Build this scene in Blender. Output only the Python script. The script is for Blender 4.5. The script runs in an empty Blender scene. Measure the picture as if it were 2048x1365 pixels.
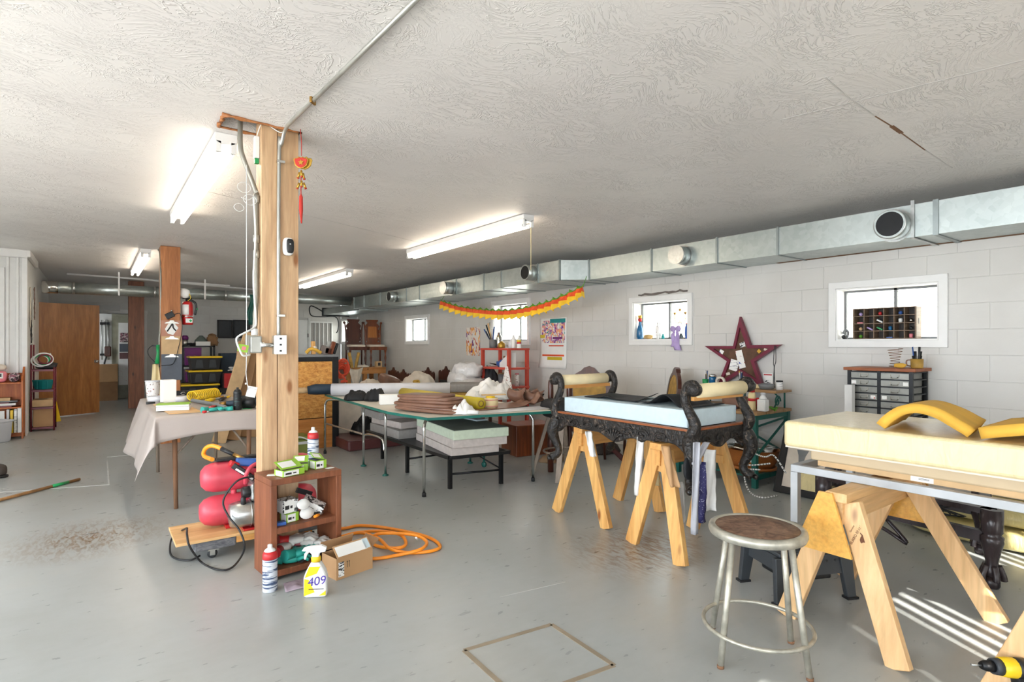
import bpy, math, random
from mathutils import Vector, Matrix, Euler, noise
random.seed(7)
R = math.radians
# ------------------------------------------------------------------ camera, world, sun, exposure
F, CX, HZ, H = 1120.0, 1024.0, 690.0, 1.30          # focal length in px, principal column, horizon row, eye height
TH = R(36.67)                                      # yaw of the view away from +Y (the long axis of the room)
SN, CS = math.sin(TH), math.cos(TH)
XR, YB, ZC, ZW = 5.5, 15.37, 2.60, 2.85            # right wall, back wall, ceiling at the posts, wall tops
def ceil(x): return ZC - .0283*(x-.9)              # the ceiling drops slightly towards the right wall
scene = bpy.context.scene
col = scene.collection
cd = bpy.data.cameras.new('camera'); cam = bpy.data.objects.new('camera', cd); col.objects.link(cam)
cam.location = (0, 0, H); cam.rotation_euler = (R(90), 0, -TH)
cd.sensor_width = 36; cd.lens = F / 2048 * 36; cd.shift_y = (HZ - 682.5) / 2048; cd.clip_start = .02
scene.camera = cam
wd = bpy.data.worlds.new('sky'); scene.world = wd; wd.use_nodes = True
bg = wd.node_tree.nodes['Background']; bg.inputs[0].default_value = (.86, .93, 1.0, 1); bg.inputs[1].default_value = 8.2
sd = bpy.data.lights.new('sun', 'SUN'); sun = bpy.data.objects.new('sun', sd); col.objects.link(sun)
sd.energy = 22; sd.angle = R(.6); sd.color = (1, .95, .87)
sun.rotation_euler = Vector((.463, .886, -.55)).to_track_quat('-Z', 'Y').to_euler()
scene.view_settings.view_transform = 'Standard'; scene.view_settings.look = 'None'
scene.view_settings.exposure = 0.5; scene.view_settings.gamma = 1; scene.view_settings.use_curve_mapping = False

# ------------------------------------------------------------------ placing: a photo pixel on a known plane of the room
def ray(px, py):
    a, b = (px - CX) / F, (HZ - py) / F
    return Vector((SN + a * CS, CS - a * SN, b))
def fl(px, py, z=0.0):
    r = ray(px, py); t = (z - H) / r.z
    return Vector((r.x * t, r.y * t, z))
def onX(px, py, X):
    r = ray(px, py); t = X / r.x
    return Vector((X, r.y * t, H + r.z * t))
def onY(px, py, Y):
    r = ray(px, py); t = Y / r.y
    return Vector((r.x * t, Y, H + r.z * t))
def onC(px, py, off=0.0):
    r = ray(px, py); t = (ZC + .0283*.9 - off - H) / (r.z + .0283*r.x)
    return r*t + Vector((0, 0, H))
def atd(px, py, d):
    r = ray(px, py)
    return Vector((r.x * d, r.y * d, H + r.z * d))

# ------------------------------------------------------------------ mesh helpers
BASE = {}
def key(o): return o.name
def thing(name, label, cat, loc=(0, 0, 0), rotz=0.0, group=None):
    o = bpy.data.objects.new(name, None); col.objects.link(o)
    o.empty_display_size = .05
    o.location = loc; o.rotation_euler = (0, 0, rotz)
    o['label'] = label; o['category'] = cat
    if group: o['group'] = group
    BASE[key(o)] = Matrix.Translation(Vector(loc)) @ Matrix.Rotation(rotz, 4, 'Z')
    return o
def frame(o, d, up=Vector((0, 0, 1))):
    d = Vector(d).normalized()
    if abs(d.dot(up)) > .98: up = Vector((0, 1, 0))
    x = d.cross(up).normalized(); y = x.cross(d).normalized()
    return x, y
class MB:
    def __init__(s): s.v = []; s.f = []; s.sm = []
    def add(s, vs, fs, smooth=False):
        k = len(s.v); s.v += [Vector(p) for p in vs]; s.f += [tuple(i + k for i in f) for f in fs]; s.sm += [smooth] * len(fs)
        return s
    def box(s, a, b, M=None):
        x0, y0, z0 = a; x1, y1, z1 = b
        vs = [Vector(p) for p in ((x0,y0,z0),(x1,y0,z0),(x1,y1,z0),(x0,y1,z0),(x0,y0,z1),(x1,y0,z1),(x1,y1,z1),(x0,y1,z1))]
        if M is not None: vs = [M @ p for p in vs]
        return s.add(vs, [(3,2,1,0),(4,5,6,7),(0,1,5,4),(1,2,6,5),(2,3,7,6),(3,0,4,7)])
    def cbox(s, c, sz, rot=(0, 0, 0)):
        M = Matrix.Translation(Vector(c)) @ Euler(rot).to_matrix().to_4x4()
        h = [q / 2 for q in sz]
        return s.box((-h[0], -h[1], -h[2]), (h[0], h[1], h[2]), M)
    def beam(s, p0, p1, w, h, up=(0, 0, 1), w1=None, h1=None):
        p0, p1 = Vector(p0), Vector(p1); x, y = frame(None, p1 - p0, Vector(up))
        w1 = w if w1 is None else w1; h1 = h if h1 is None else h1
        vs = []
        for p, ww, hh in ((p0, w, h), (p1, w1, h1)):
            for a, b in ((-1,-1),(1,-1),(1,1),(-1,1)): vs.append(p + x*a*ww/2 + y*b*hh/2)
        return s.add(vs, [(3,2,1,0),(4,5,6,7),(0,1,5,4),(1,2,6,5),(2,3,7,6),(3,0,4,7)])
    def tube(s, pts, r, n=10, closed=False):
        pts = [Vector(p) for p in pts]; m = len(pts); k = len(s.v); rs = r if isinstance(r, (list, tuple)) else [r] * m
        ref = None
        for i, p in enumerate(pts):
            if closed: d = pts[(i+1) % m] - pts[i-1]
            else: d = pts[min(i+1, m-1)] - pts[max(i-1, 0)]
            if d.length < 1e-9: d = Vector((0, 0, 1))
            d.normalize()
            if ref is None:
                ref = Vector((0, 0, 1)) if abs(d.z) < .9 else Vector((1, 0, 0))
            x = d.cross(ref)
            if x.length < 1e-4: x = d.cross(Vector((0, 1, 0)))
            x.normalize(); y = x.cross(d); ref = y
            for j in range(n):
                a = 2*math.pi*j/n; s.v.append(p + (x*math.cos(a) + y*math.sin(a)) * rs[i])
        for i in range(m if closed else m-1):
            for j in range(n):
                a, b = k+i*n+j, k+i*n+(j+1) % n; c, d = k+((i+1) % m)*n+(j+1) % n, k+((i+1) % m)*n+j
                s.f.append((a, b, c, d)); s.sm.append(True)
        if not closed:
            s.f.append(tuple(k+j for j in range(n))[::-1]); s.sm.append(False)
            s.f.append(tuple(k+(m-1)*n+j for j in range(n))); s.sm.append(False)
        return s
    def lathe(s, prof, n=20, o=(0, 0, 0), axis=(0, 0, 1), sx=1.0, sy=1.0):
        ax = Vector(axis).normalized(); x, y = frame(None, ax, Vector((0, 1, 0))) if abs(ax.y) < .9 else frame(None, ax, Vector((0, 0, 1)))
        o = Vector(o); k = len(s.v); m = len(prof)
        for r, z in prof:
            for j in range(n):
                a = 2*math.pi*j/n; s.v.append(o + ax*z + x*math.cos(a)*r*sx + y*math.sin(a)*r*sy)
        for i in range(m-1):
            for j in range(n):
                s.f.append((k+i*n+j, k+i*n+(j+1) % n, k+(i+1)*n+(j+1) % n, k+(i+1)*n+j)); s.sm.append(True)
        if prof[0] == prof[-1]: return s
        if prof[0][0] > 1e-4: s.f.append(tuple(k+j for j in range(n))[::-1]); s.sm.append(False)
        if prof[-1][0] > 1e-4: s.f.append(tuple(k+(m-1)*n+j for j in range(n))); s.sm.append(False)
        return s
    def ball(s, c, r, n=12, m=8, sc=(1, 1, 1)):
        pr = [(max(1e-5, math.sin(math.pi*i/m)), -math.cos(math.pi*i/m)) for i in range(m+1)]
        k = len(s.v); s.lathe(pr, n)
        for i in range(k, len(s.v)):
            p = s.v[i]; s.v[i] = Vector(c) + Vector((p.x*r*sc[0], p.y*r*sc[1], p.z*r*sc[2]))
        return s
    def prism(s, poly, t, M):
        """2-D outline in the local XY plane of M, extruded +-t/2 along local Z"""
        n = len(poly); vs = [M @ Vector((x, y, -t/2)) for x, y in poly] + [M @ Vector((x, y, t/2)) for x, y in poly]
        fs = [tuple(range(n))[::-1], tuple(range(n, 2*n))] + [(i, (i+1) % n, n+(i+1) % n, n+i) for i in range(n)]
        return s.add(vs, fs)
    def strip(s, poly, inner, t, M):
        """frame between an outline and an inner outline with as many corners"""
        n = len(poly)
        vs = [M @ Vector((x, y, z)) for z in (-t/2, t/2) for pl in (poly, inner) for x, y in pl]
        fs = []
        for i in range(n):
            j = (i+1) % n
            fs += [(2*n+i, 2*n+j, 3*n+j, 3*n+i), (i, n+i, n+j, j), (i, j, 2*n+j, 2*n+i), (n+i, 3*n+i, 3*n+j, n+j)]
        return s.add(vs, fs)
    def grid(s, fn, nu, nv, smooth=True):
        k = len(s.v)
        for i in range(nu+1):
            for j in range(nv+1): s.v.append(Vector(fn(i/nu, j/nv)))
        for i in range(nu):
            for j in range(nv):
                a = k+i*(nv+1)+j; s.f.append((a, a+nv+1, a+nv+2, a+1)); s.sm.append(smooth)
        return s
    def pillow(s, c, sz, rot=(0, 0, 0), p=.35, n=14, wob=0.0, seed=0):
        """rounded cushion / bag: superellipsoid"""
        M = Matrix.Translation(Vector(c)) @ Euler(rot).to_matrix().to_4x4()
        def sg(a, e): return math.copysign(abs(a) ** e, a)
        k = len(s.v); m = n
        for i in range(m+1):
            u = -math.pi/2 + math.pi*i/m
            for j in range(2*n):
                w = 2*math.pi*j/(2*n)
                q = Vector((sg(math.cos(u), p)*sg(math.cos(w), p)*sz[0]/2, sg(math.cos(u), p)*sg(math.sin(w), p)*sz[1]/2, sg(math.sin(u), p)*sz[2]/2))
                if wob:
                    nn = noise.noise(q*6/max(sz) + Vector((seed*3.1, seed, 0))); q *= 1 + wob*nn
                s.v.append(M @ q)
        for i in range(m):
            for j in range(2*n):
                s.f.append((k+i*2*n+j, k+i*2*n+(j+1) % (2*n), k+(i+1)*2*n+(j+1) % (2*n), k+(i+1)*2*n+j)); s.sm.append(True)
        return s
    def build(s, name, mat, parent=None, world=True, bevel=0.0, solid=0.0, sub=0, seg=2, smooth=None, label=None):
        vs = s.v
        M = BASE.get(key(parent)) if parent is not None else None
        if M is not None and world:
            Mi = M.inverted(); vs = [Mi @ p for p in vs]
        me = bpy.data.meshes.new(name); me.from_pydata([tuple(p) for p in vs], [], s.f)
        sm = s.sm if smooth is None else [smooth] * len(s.f)
        me.polygons.foreach_set('use_smooth', sm); me.validate(); me.update()
        me.materials.append(MT[mat] if isinstance(mat, str) else mat)
        o = bpy.data.objects.new(name, me); col.objects.link(o)
        if parent is not None:
            o.parent = parent
            if M is not None: BASE[key(o)] = M
        if solid:
            q = o.modifiers.new('thick', 'SOLIDIFY'); q.thickness = solid; q.offset = 0
        if bevel:
            q = o.modifiers.new('edge', 'BEVEL'); q.width = bevel; q.segments = seg; q.limit_method = 'ANGLE'; q.angle_limit = R(40)
        if sub:
            q = o.modifiers.new('round', 'SUBSURF'); q.levels = sub; q.render_levels = sub
        if label: o['label'] = label
        return o
def one(name, label, cat, mb, mat, group=None, **kw):
    """a thing that is one mesh: origin moved to its base"""
    lo = [min(p[i] for p in mb.v) for i in range(3)]; hi = [max(p[i] for p in mb.v) for i in range(3)]
    c = Vector(((lo[0]+hi[0])/2, (lo[1]+hi[1])/2, lo[2]))
    mb.v = [p - c for p in mb.v]
    o = mb.build(name, mat, None, **kw); o.location = c
    BASE[key(o)] = Matrix.Translation(c)
    o['label'] = label; o['category'] = cat
    if group: o['group'] = group
    return o
def part(name, mat, parent, mb, **kw): return mb.build(name, mat, parent, **kw)
def struct(name, mat, mb, parent=None, **kw):
    o = mb.build(name, mat, parent, **kw)
    if parent is None: o['kind'] = 'structure'
    BASE.setdefault(key(o), Matrix.Identity(4))
    return o
def dup(o, dloc, drot=0.0, label=None, group=None):
    """copy of a thing, its parts and their sub-parts"""
    def cp(a, par):
        c = a.copy(); col.objects.link(c); c.parent = par
        for ch in [q for q in bpy.data.objects if q.parent == a]: cp(ch, c)
        return c
    r = cp(o, None); r.location = dloc; r.rotation_euler = (0, 0, o.rotation_euler.z + drot)
    if label: r['label'] = label
    if group: r['group'] = group
    BASE[key(r)] = Matrix.Translation(Vector(dloc)) @ Matrix.Rotation(r.rotation_euler.z, 4, 'Z')
    return r
def arc(c, r, a0, a1, n, M=None):
    out = []
    for i in range(n+1):
        a = a0 + (a1-a0)*i/n; p = Vector((c[0]+r*math.cos(a), c[1]+r*math.sin(a), c[2] if len(c) > 2 else 0))
        out.append(M @ p if M is not None else p)
    return out
def spline(pts, k=6, closed=False):
    P = [Vector(p) for p in pts]; out = []; n = len(P)
    rng = range(n if closed else n-1)
    for i in rng:
        if closed: a, b, c, d = P[i-1], P[i], P[(i+1) % n], P[(i+2) % n]
        else: a, b, c, d = P[max(i-1, 0)], P[i], P[i+1], P[min(i+2, n-1)]
        for j in range(k):
            t = j/k
            out.append(.5*((2*b) + (c-a)*t + (2*a-5*b+4*c-d)*t*t + (3*b-a-3*c+d)*t**3))
    if not closed: out.append(P[-1])
    return out
def face(origin, xdir, ydir):
    """matrix with local X, Y along two directions and Z out of the plane"""
    x = Vector(xdir).normalized(); y = Vector(ydir); y = (y - x*y.dot(x)).normalized(); z = x.cross(y)
    M = Matrix((x, y, z)).transposed().to_4x4(); M.translation = Vector(origin); return M

# ------------------------------------------------------------------ materials
MT = {}
def lin(c): return tuple((q/12.92 if q <= .04045 else ((q+.055)/1.055)**2.4) for q in (v/255 for v in c)) + (1,)
def newmat(n):
    m = bpy.data.materials.new(n); m.use_nodes = True; MT[n] = m; nt = m.node_tree
    return m, nt, nt.nodes['Principled BSDF'], nt.links
def ramp(nt, fac, stops):
    r = nt.nodes.new('ShaderNodeValToRGB'); e = r.color_ramp.elements
    while len(e) < len(stops): e.new(.5)
    for q, (p, c) in zip(e, stops): q.position = p; q.color = c
    nt.links.new(fac, r.inputs[0]); return r.outputs[0]
def coords(nt, scale=(1, 1, 1), rot=(0, 0, 0), src='Object'):
    t = nt.nodes.new('ShaderNodeTexCoord'); m = nt.nodes.new('ShaderNodeMapping'); m.inputs['Scale'].default_value = scale; m.inputs['Rotation'].default_value = rot
    nt.links.new(t.outputs[src], m.inputs[0]); return m.outputs[0]
def tex(nt, kind, vec, **kw):
    t = nt.nodes.new('ShaderNodeTex' + kind); nt.links.new(vec, t.inputs['Vector'])
    for k, v in kw.items():
        k = k.replace('_', ' ')
        if k in t.inputs: t.inputs[k].default_value = v
        else: setattr(t, kw and k.replace(' ', '_'), v)
    return t
def bump(nt, h, b, strength, dist):
    q = nt.nodes.new('ShaderNodeBump'); q.inputs['Strength'].default_value = strength; q.inputs['Distance'].default_value = dist
    nt.links.new(h, q.inputs['Height']); nt.links.new(q.outputs[0], b.inputs['Normal'])
def mix(nt, fac, a, b, mode='MIX'):
    m = nt.nodes.new('ShaderNodeMixRGB'); m.blend_type = mode
    for i, q in ((0, fac), (1, a), (2, b)):
        if hasattr(q, 'links'): nt.links.new(q, m.inputs[i])
        else: m.inputs[i].default_value = q
    return m.outputs[0]
def plain(n, c, rough=.6, metal=0.0, var=.08, vs=8, bmp=0.0, bs=60, spec=.5, coat=0.0):
    m, nt, b, L = newmat(n); c = lin(c)
    b.inputs['Roughness'].default_value = rough; b.inputs['Metallic'].default_value = metal; b.inputs['Specular IOR Level'].default_value = spec
    b.inputs['Coat Weight'].default_value = coat
    v = coords(nt); t = tex(nt, 'Noise', v, Scale=vs, Detail=4.0)
    lo = tuple(q*(1-var*2) for q in c[:3]) + (1,); hi = tuple(min(1, q*(1+var)) for q in c[:3]) + (1,)
    L.new(ramp(nt, t.outputs[0], [(.3, lo), (.7, hi)]), b.inputs['Base Color'])
    if bmp:
        t2 = tex(nt, 'Noise', v, Scale=bs, Detail=3.0); bump(nt, t2.outputs[0], b, bmp, .003)
    return m
def wood(n, c1, c2, axis=2, scale=6, rough=.5, knots=True, stretch=12, c3=None, coat=0.0):
    m, nt, b, L = newmat(n); s = [scale]*3; s[axis] = scale/stretch
    v = coords(nt, tuple(s)); t = tex(nt, 'Noise', v, Scale=3.0, Detail=6.0, Roughness=.62, Distortion=.9)
    w = tex(nt, 'Noise', v, Scale=14.0, Detail=3.0)
    col_ = ramp(nt, t.outputs[0], [(.28, lin(c1)), (.5, lin([(a+b_)/2 for a, b_ in zip(c1, c2)])), (.68, lin(c2))])
    col_ = mix(nt, .22, col_, ramp(nt, w.outputs[0], [(.3, (.2, .16, .12, 1)), (.6, (1, 1, 1, 1))]), 'MULTIPLY')
    if knots:
        k = tex(nt, 'Voronoi', coords(nt, (5, 5, 5) if axis != 2 else (6, 6, 2.2)), Scale=1.0)
        col_ = mix(nt, ramp(nt, k.outputs['Distance'], [(.06, (1, 1, 1, 1)), (.13, (0, 0, 0, 1))]), col_, lin(c3 or [q*.55 for q in c1]))
    L.new(col_, b.inputs['Base Color']); b.inputs['Roughness'].default_value = rough; b.inputs['Coat Weight'].default_value = coat
    bump(nt, t.outputs[0], b, .15, .002)
    return m
def emit(n, c, s):
    m, nt, b, L = newmat(n); b.inputs['Base Color'].default_value = lin(c); b.inputs['Emission Color'].default_value = lin(c); b.inputs['Emission Strength'].default_value = s
    return m
# ceiling: stippled plaster with brush strokes
def mat_ceiling():
    m, nt, b, L = newmat('ceiling')
    v = coords(nt)
    big = tex(nt, 'Noise', v, Scale=.7, Detail=2.0)
    L.new(ramp(nt, big.outputs[0], [(.3, lin((222, 217, 215))), (.7, lin((231, 227, 224)))]), b.inputs['Base Color'])
    b.inputs['Roughness'].default_value = .55
    wob = tex(nt, 'Noise', v, Scale=2.2, Detail=1.0)
    vv = mix(nt, .55, v, wob.outputs['Color'], 'ADD')
    def stroke(sc, st, rot, lo):
        mp = nt.nodes.new('ShaderNodeMapping'); mp.inputs['Scale'].default_value = (sc*st, sc, sc); mp.inputs['Rotation'].default_value = (0, 0, rot); L.new(vv, mp.inputs[0])
        n = tex(nt, 'Noise', mp.outputs[0], Scale=1.0, Detail=2.0, Distortion=1.2)
        return ramp(nt, n.outputs[0], [(lo, (0, 0, 0, 1)), (lo+.05, (1, 1, 1, 1)), (lo+.10, (0, 0, 0, 1))])
    h = mix(nt, 1.0, stroke(26, .3, .5, .55), stroke(30, .26, 1.5, .57), 'LIGHTEN')
    h = mix(nt, 1.0, h, stroke(24, .3, 2.6, .57), 'LIGHTEN')
    pat = tex(nt, 'Noise', v, Scale=3.0, Detail=2.0)
    h = mix(nt, 1.0, h, ramp(nt, pat.outputs[0], [(.36, (.15, .15, .15, 1)), (.6, (1, 1, 1, 1))]), 'MULTIPLY')
    bump(nt, h, b, .6, .006)
mat_ceiling()
def mat_floor():
    m, nt, b, L = newmat('floor')
    v = coords(nt)
    a = tex(nt, 'Noise', v, Scale=.9, Detail=6.0, Roughness=.6)
    c = ramp(nt, a.outputs[0], [(.3, lin((154, 156, 152))), (.55, lin((166, 170, 169))), (.75, lin((172, 171, 164)))])
    s = tex(nt, 'Noise', coords(nt, (1, 2.6, 1), (0, 0, .3)), Scale=9.0, Detail=5.0)
    c = mix(nt, .12, c, ramp(nt, s.outputs[0], [(.35, lin((144, 145, 142))), (.65, lin((172, 175, 173)))]))
    d = tex(nt, 'Noise', v, Scale=26.0, Detail=4.0, Distortion=2.0); e = tex(nt, 'Noise', v, Scale=1.7, Detail=3.0)
    f = mix(nt, 1.0, ramp(nt, d.outputs[0], [(.73, (0, 0, 0, 1)), (.8, (1, 1, 1, 1))]), ramp(nt, e.outputs[0], [(.5, (0, 0, 0, 1)), (.68, (.8, .8, .8, 1))]), 'MULTIPLY')
    c = mix(nt, f, c, lin((112, 92, 70)))
    # three rusty scuffed spots where things used to stand
    for (x, y, rr) in SPOTS:
        g = nt.nodes.new('ShaderNodeVectorMath'); g.operation = 'DISTANCE'; L.new(v, g.inputs[0]); g.inputs[1].default_value = (x, y, 0)
        k = ramp(nt, g.outputs['Value'], [(0.0, (1, 1, 1, 1)), (rr, (0, 0, 0, 1))])
        t = tex(nt, 'Noise', coords(nt, (3, 1, 1), (0, 0, -.35)), Scale=12.0, Detail=5.0, Distortion=1.0)
        k = mix(nt, 1.0, k, ramp(nt, t.outputs[0], [(.42, (0, 0, 0, 1)), (.62, (1, 1, 1, 1))]), 'MULTIPLY')
        c = mix(nt, k, c, lin((124, 94, 62)))
    L.new(c, b.inputs['Base Color'])
    L.new(ramp(nt, s.outputs[0], [(.3, (.27, .27, .27, 1)), (.7, (.33, .33, .33, 1))]), b.inputs['Roughness'])
    b.inputs['Specular IOR Level'].default_value = .5
    bump(nt, a.outputs[0], b, .05, .01)
SPOTS = [tuple(fl(1265, 1105)[:2]) + (.5,), tuple(fl(180, 1075)[:2]) + (.55,), tuple(fl(1320, 1085)[:2]) + (.35,)]
mat_floor()
def mat_block():
    m, nt, b, L = newmat('block_paint')
    t = nt.nodes.new('ShaderNodeTexCoord'); g = nt.nodes.new('ShaderNodeNewGeometry')
    v = g.outputs['Position']
    a = tex(nt, 'Noise', v, Scale=1.5, Detail=4.0)
    L.new(ramp(nt, a.outputs[0], [(.3, lin((203, 200, 195))), (.7, lin((214, 212, 208)))]), b.inputs['Base Color'])
    b.inputs['Roughness'].default_value = .5
    n = tex(nt, 'Noise', v, Scale=38.0, Detail=6.0, Roughness=.65); bump(nt, n.outputs[0], b, .35, .004)
mat_block()
def mat_galv():
    m, nt, b, L = newmat('galvanized')
    v = coords(nt); a = tex(nt, 'Voronoi', v, Scale=26.0); n = tex(nt, 'Noise', v, Scale=1.6, Detail=3.0)
    c = mix(nt, .22, lin((170, 180, 178)), ramp(nt, a.outputs['Color'], [(0, (.45, .5, .5, 1)), (1, (.95, 1, 1, 1))]))
    c = mix(nt, .25, c, ramp(nt, n.outputs[0], [(.35, lin((150, 160, 160))), (.65, lin((222, 226, 222)))]))
    L.new(c, b.inputs['Base Color']); b.inputs['Metallic'].default_value = .85; b.inputs['Roughness'].default_value = .36
    bump(nt, n.outputs[0], b, .12, .02)
mat_galv()
def mat_glass():
    m, nt, b, L = newmat('glass'); nt.nodes.remove(b); o = nt.nodes['Material Output']
    tr = nt.nodes.new('ShaderNodeBsdfTransparent'); gl = nt.nodes.new('ShaderNodeBsdfGlossy'); gl.inputs['Roughness'].default_value = .03
    tr.inputs[0].default_value = (.95, .97, .96, 1); lw = nt.nodes.new('ShaderNodeLayerWeight'); lw.inputs[0].default_value = .5; fr = nt.nodes.new('ShaderNodeMath'); fr.operation = 'POWER'; fr.inputs[1].default_value = 5.0; L.new(lw.outputs['Facing'], fr.inputs[0])
    x = nt.nodes.new('ShaderNodeMixShader'); L.new(fr.outputs[0], x.inputs[0]); L.new(tr.outputs[0], x.inputs[1]); L.new(gl.outputs[0], x.inputs[2]); L.new(x.outputs[0], o.inputs[0])
mat_glass()
def mat_plastic_wrap(n, c):
    m, nt, b, L = newmat(n)
    v = coords(nt, (1, 1, 1)); t = tex(nt, 'Noise', coords(nt, (5, 5, 1.3)), Scale=3.0, Detail=5.0, Distortion=2.5)
    L.new(ramp(nt, t.outputs[0], [(.35, lin([q*.95 for q in c])), (.65, lin(c))]), b.inputs['Base Color'])
    b.inputs['Roughness'].default_value = .38; b.inputs['Coat Weight'].default_value = .6; b.inputs['Coat Roughness'].default_value = .15
    bump(nt, t.outputs[0], b, .5, .012)
def mat_osb(n, c1, c2, c3):
    m, nt, b, L = newmat(n)
    v = coords(nt, (1, 1, 1.6)); a = tex(nt, 'Voronoi', v, Scale=22.0); w = tex(nt, 'Noise', coords(nt, (1, 1, 3)), Scale=16.0, Detail=5.0, Distortion=2.0)
    c = mix(nt, .55, ramp(nt, a.outputs['Color'], [(.1, lin(c1)), (.5, lin(c2)), (.9, lin(c3))]), ramp(nt, w.outputs[0], [(.35, lin(c1)), (.6, lin(c3))]))
    L.new(c, b.inputs['Base Color']); b.inputs['Roughness'].default_value = .55
def mat_carved(n):
    m, nt, b, L = newmat(n)
    v = coords(nt); t = tex(nt, 'Noise', v, Scale=30.0, Detail=5.0, Distortion=1.5); w = tex(nt, 'Noise', v, Scale=75.0, Detail=4.0)
    c = ramp(nt, t.outputs[0], [(.3, lin((20, 17, 15))), (.58, lin((34, 29, 26))), (.66, lin((92, 78, 66))), (.76, lin((140, 124, 106)))])  # paler stops paint highlights onto the near-black wood
    c = mix(nt, ramp(nt, w.outputs[0], [(.55, (0, 0, 0, 1)), (.7, (.5, .5, .5, 1))]), c, lin((30, 26, 22)))
    L.new(c, b.inputs['Base Color']); b.inputs['Roughness'].default_value = .42
    bump(nt, t.outputs[0], b, .9, .012)
mat_carved('carved_black')
def mat_print(n, base, inks, scale=8, thr=.5, rough=.6, stretch=(1, 1, 1)):
    m, nt, b, L = newmat(n); c = lin(base)
    for i, ink in enumerate(inks):
        v = coords(nt, tuple(q*scale for q in stretch)); mp = nt.nodes.new('ShaderNodeMapping'); mp.inputs['Location'].default_value = (i*7.3, i*3.1, i*5.7); L.new(v, mp.inputs[0])
        t = tex(nt, 'Noise', mp.outputs[0], Scale=1.0, Detail=3.0, Distortion=.8)
        c = mix(nt, ramp(nt, t.outputs[0], [(thr, (0, 0, 0, 1)), (thr+.04, (1, 1, 1, 1))]), c, lin(ink))
    if hasattr(c, 'links'): L.new(c, b.inputs['Base Color'])
    b.inputs['Roughness'].default_value = rough

P = plain
P('white_paint', (226, 225, 222), .45, var=.02); P('trim_white', (232, 231, 229), .4, var=.02); P('grey_white', (205, 205, 203), .5, var=.03)
P('soffit', (188, 186, 182), .6); P('outside_white', (225, 222, 216), .8, var=.04, bmp=.4); P('concrete_out', (190, 186, 178), .9)
P('dark_metal', (52, 54, 56), .4, .6); P('black_metal', (32, 33, 35), .38, .5); P('steel', (190, 192, 190), .3, .9, vs=30); P('chrome', (215, 216, 214), .16, 1.0, var=.02)
P('flange_metal', (150, 158, 158), .4, .7); P('conduit', (186, 186, 180), .35, .7); P('conduit_dark', (150, 146, 136), .42, .6); P('brass', (176, 136, 74), .3, .9)
P('black_plastic', (28, 29, 31), .45, var=.05); P('charcoal_plastic', (54, 58, 62), .5, var=.05); P('white_plastic', (232, 232, 230), .35, var=.02); P('grey_plastic', (120, 122, 124), .5)
P('paper', (238, 237, 233), .7, var=.02); P('cardboard', (186, 146, 104), .8, var=.05, vs=5); P('cardboard_dark', (142, 106, 72), .8, var=.06); P('cardboard_light', (206, 172, 128), .8)
P('yellow_plastic', (236, 196, 28), .4, var=.04); P('orange_rubber', (250, 150, 36), .4, var=.04); P('black_rubber', (30, 31, 33), .55); P('red_paint', (196, 32, 36), .3, coat=.3); P('red_plastic', (198, 40, 44), .4)
P('rack_red', (112, 32, 46), .4); P('shelf_red', (196, 74, 56), .5, var=.08); P('tank_red', (206, 70, 86), .42, var=.12, vs=6); P('teal_rubber', (42, 160, 148), .5, var=.06, bmp=.4); P('teal_plastic', (20, 140, 142), .45); P('green_plastic', (30, 150, 84), .4)
P('purple_paint', (108, 22, 106), .4); P('navy', (34, 52, 68), .6, bmp=.3); P('blue_plastic', (50, 92, 164), .4); P('lime', (150, 196, 60), .5); P('olive', (122, 130, 62), .5); P('olive_light', (152, 150, 132), .6)
P('taupe_vinyl', (173, 162, 155), .45, var=.04, vs=3, bmp=.2, bs=200); P('vinyl_back', (226, 226, 228), .7); P('grey_vinyl', (206, 206, 210), .4, var=.03); P('brown_leather', (128, 92, 74), .42, var=.08, bmp=.25, bs=140)
P('maroon_vinyl', (92, 50, 48), .4); P('black_cloth', (17, 18, 21), .7, bmp=.6, bs=30); P('dark_cloth', (52, 52, 54), .8, bmp=.5); P('white_cloth', (232, 230, 226), .8, bmp=.6, bs=40); P('cream_cloth', (222, 210, 194), .85, bmp=.5, bs=30)
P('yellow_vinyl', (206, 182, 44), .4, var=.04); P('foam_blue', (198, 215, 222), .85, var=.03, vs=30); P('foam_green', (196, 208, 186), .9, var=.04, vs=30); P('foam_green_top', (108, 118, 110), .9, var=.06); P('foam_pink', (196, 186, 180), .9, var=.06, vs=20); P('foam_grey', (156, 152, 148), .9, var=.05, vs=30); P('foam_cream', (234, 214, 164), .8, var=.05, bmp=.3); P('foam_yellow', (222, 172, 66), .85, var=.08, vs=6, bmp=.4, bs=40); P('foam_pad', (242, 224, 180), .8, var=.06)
P('mauve', (168, 152, 164), .7); mat_plastic_wrap('wrapped_foam', (228, 211, 164)); mat_plastic_wrap('bag_plastic', (225, 222, 220)); mat_plastic_wrap('cushion_wrap', (206, 190, 130))
P('beige_paint', (198, 176, 142), .5, var=.03); P('table_frame_grey', (172, 174, 176), .4, .2); P('teal_edge', (24, 108, 96), .5); P('tabletop', (206, 198, 184), .6, var=.05, vs=3)
P('star_frame', (112, 26, 52), .4); P('star_board', (96, 66, 46), .7, var=.2, vs=14); P('green_paint', (20, 92, 82), .45, var=.1); P('lilac', (178, 156, 206), .6); P('blue_glass', (34, 104, 152), .15, var=.15); P('skin_wood', (150, 122, 92), .7)
P('gold', (190, 150, 60), .35, .6); P('gold_cloth', (180, 140, 60), .6, var=.2, vs=12); P('red_cord', (196, 52, 40), .7); P('garland_green', (90, 150, 40), .7); P('garland_red', (226, 84, 36), .7); P('garland_yellow', (244, 200, 44), .7)
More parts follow.
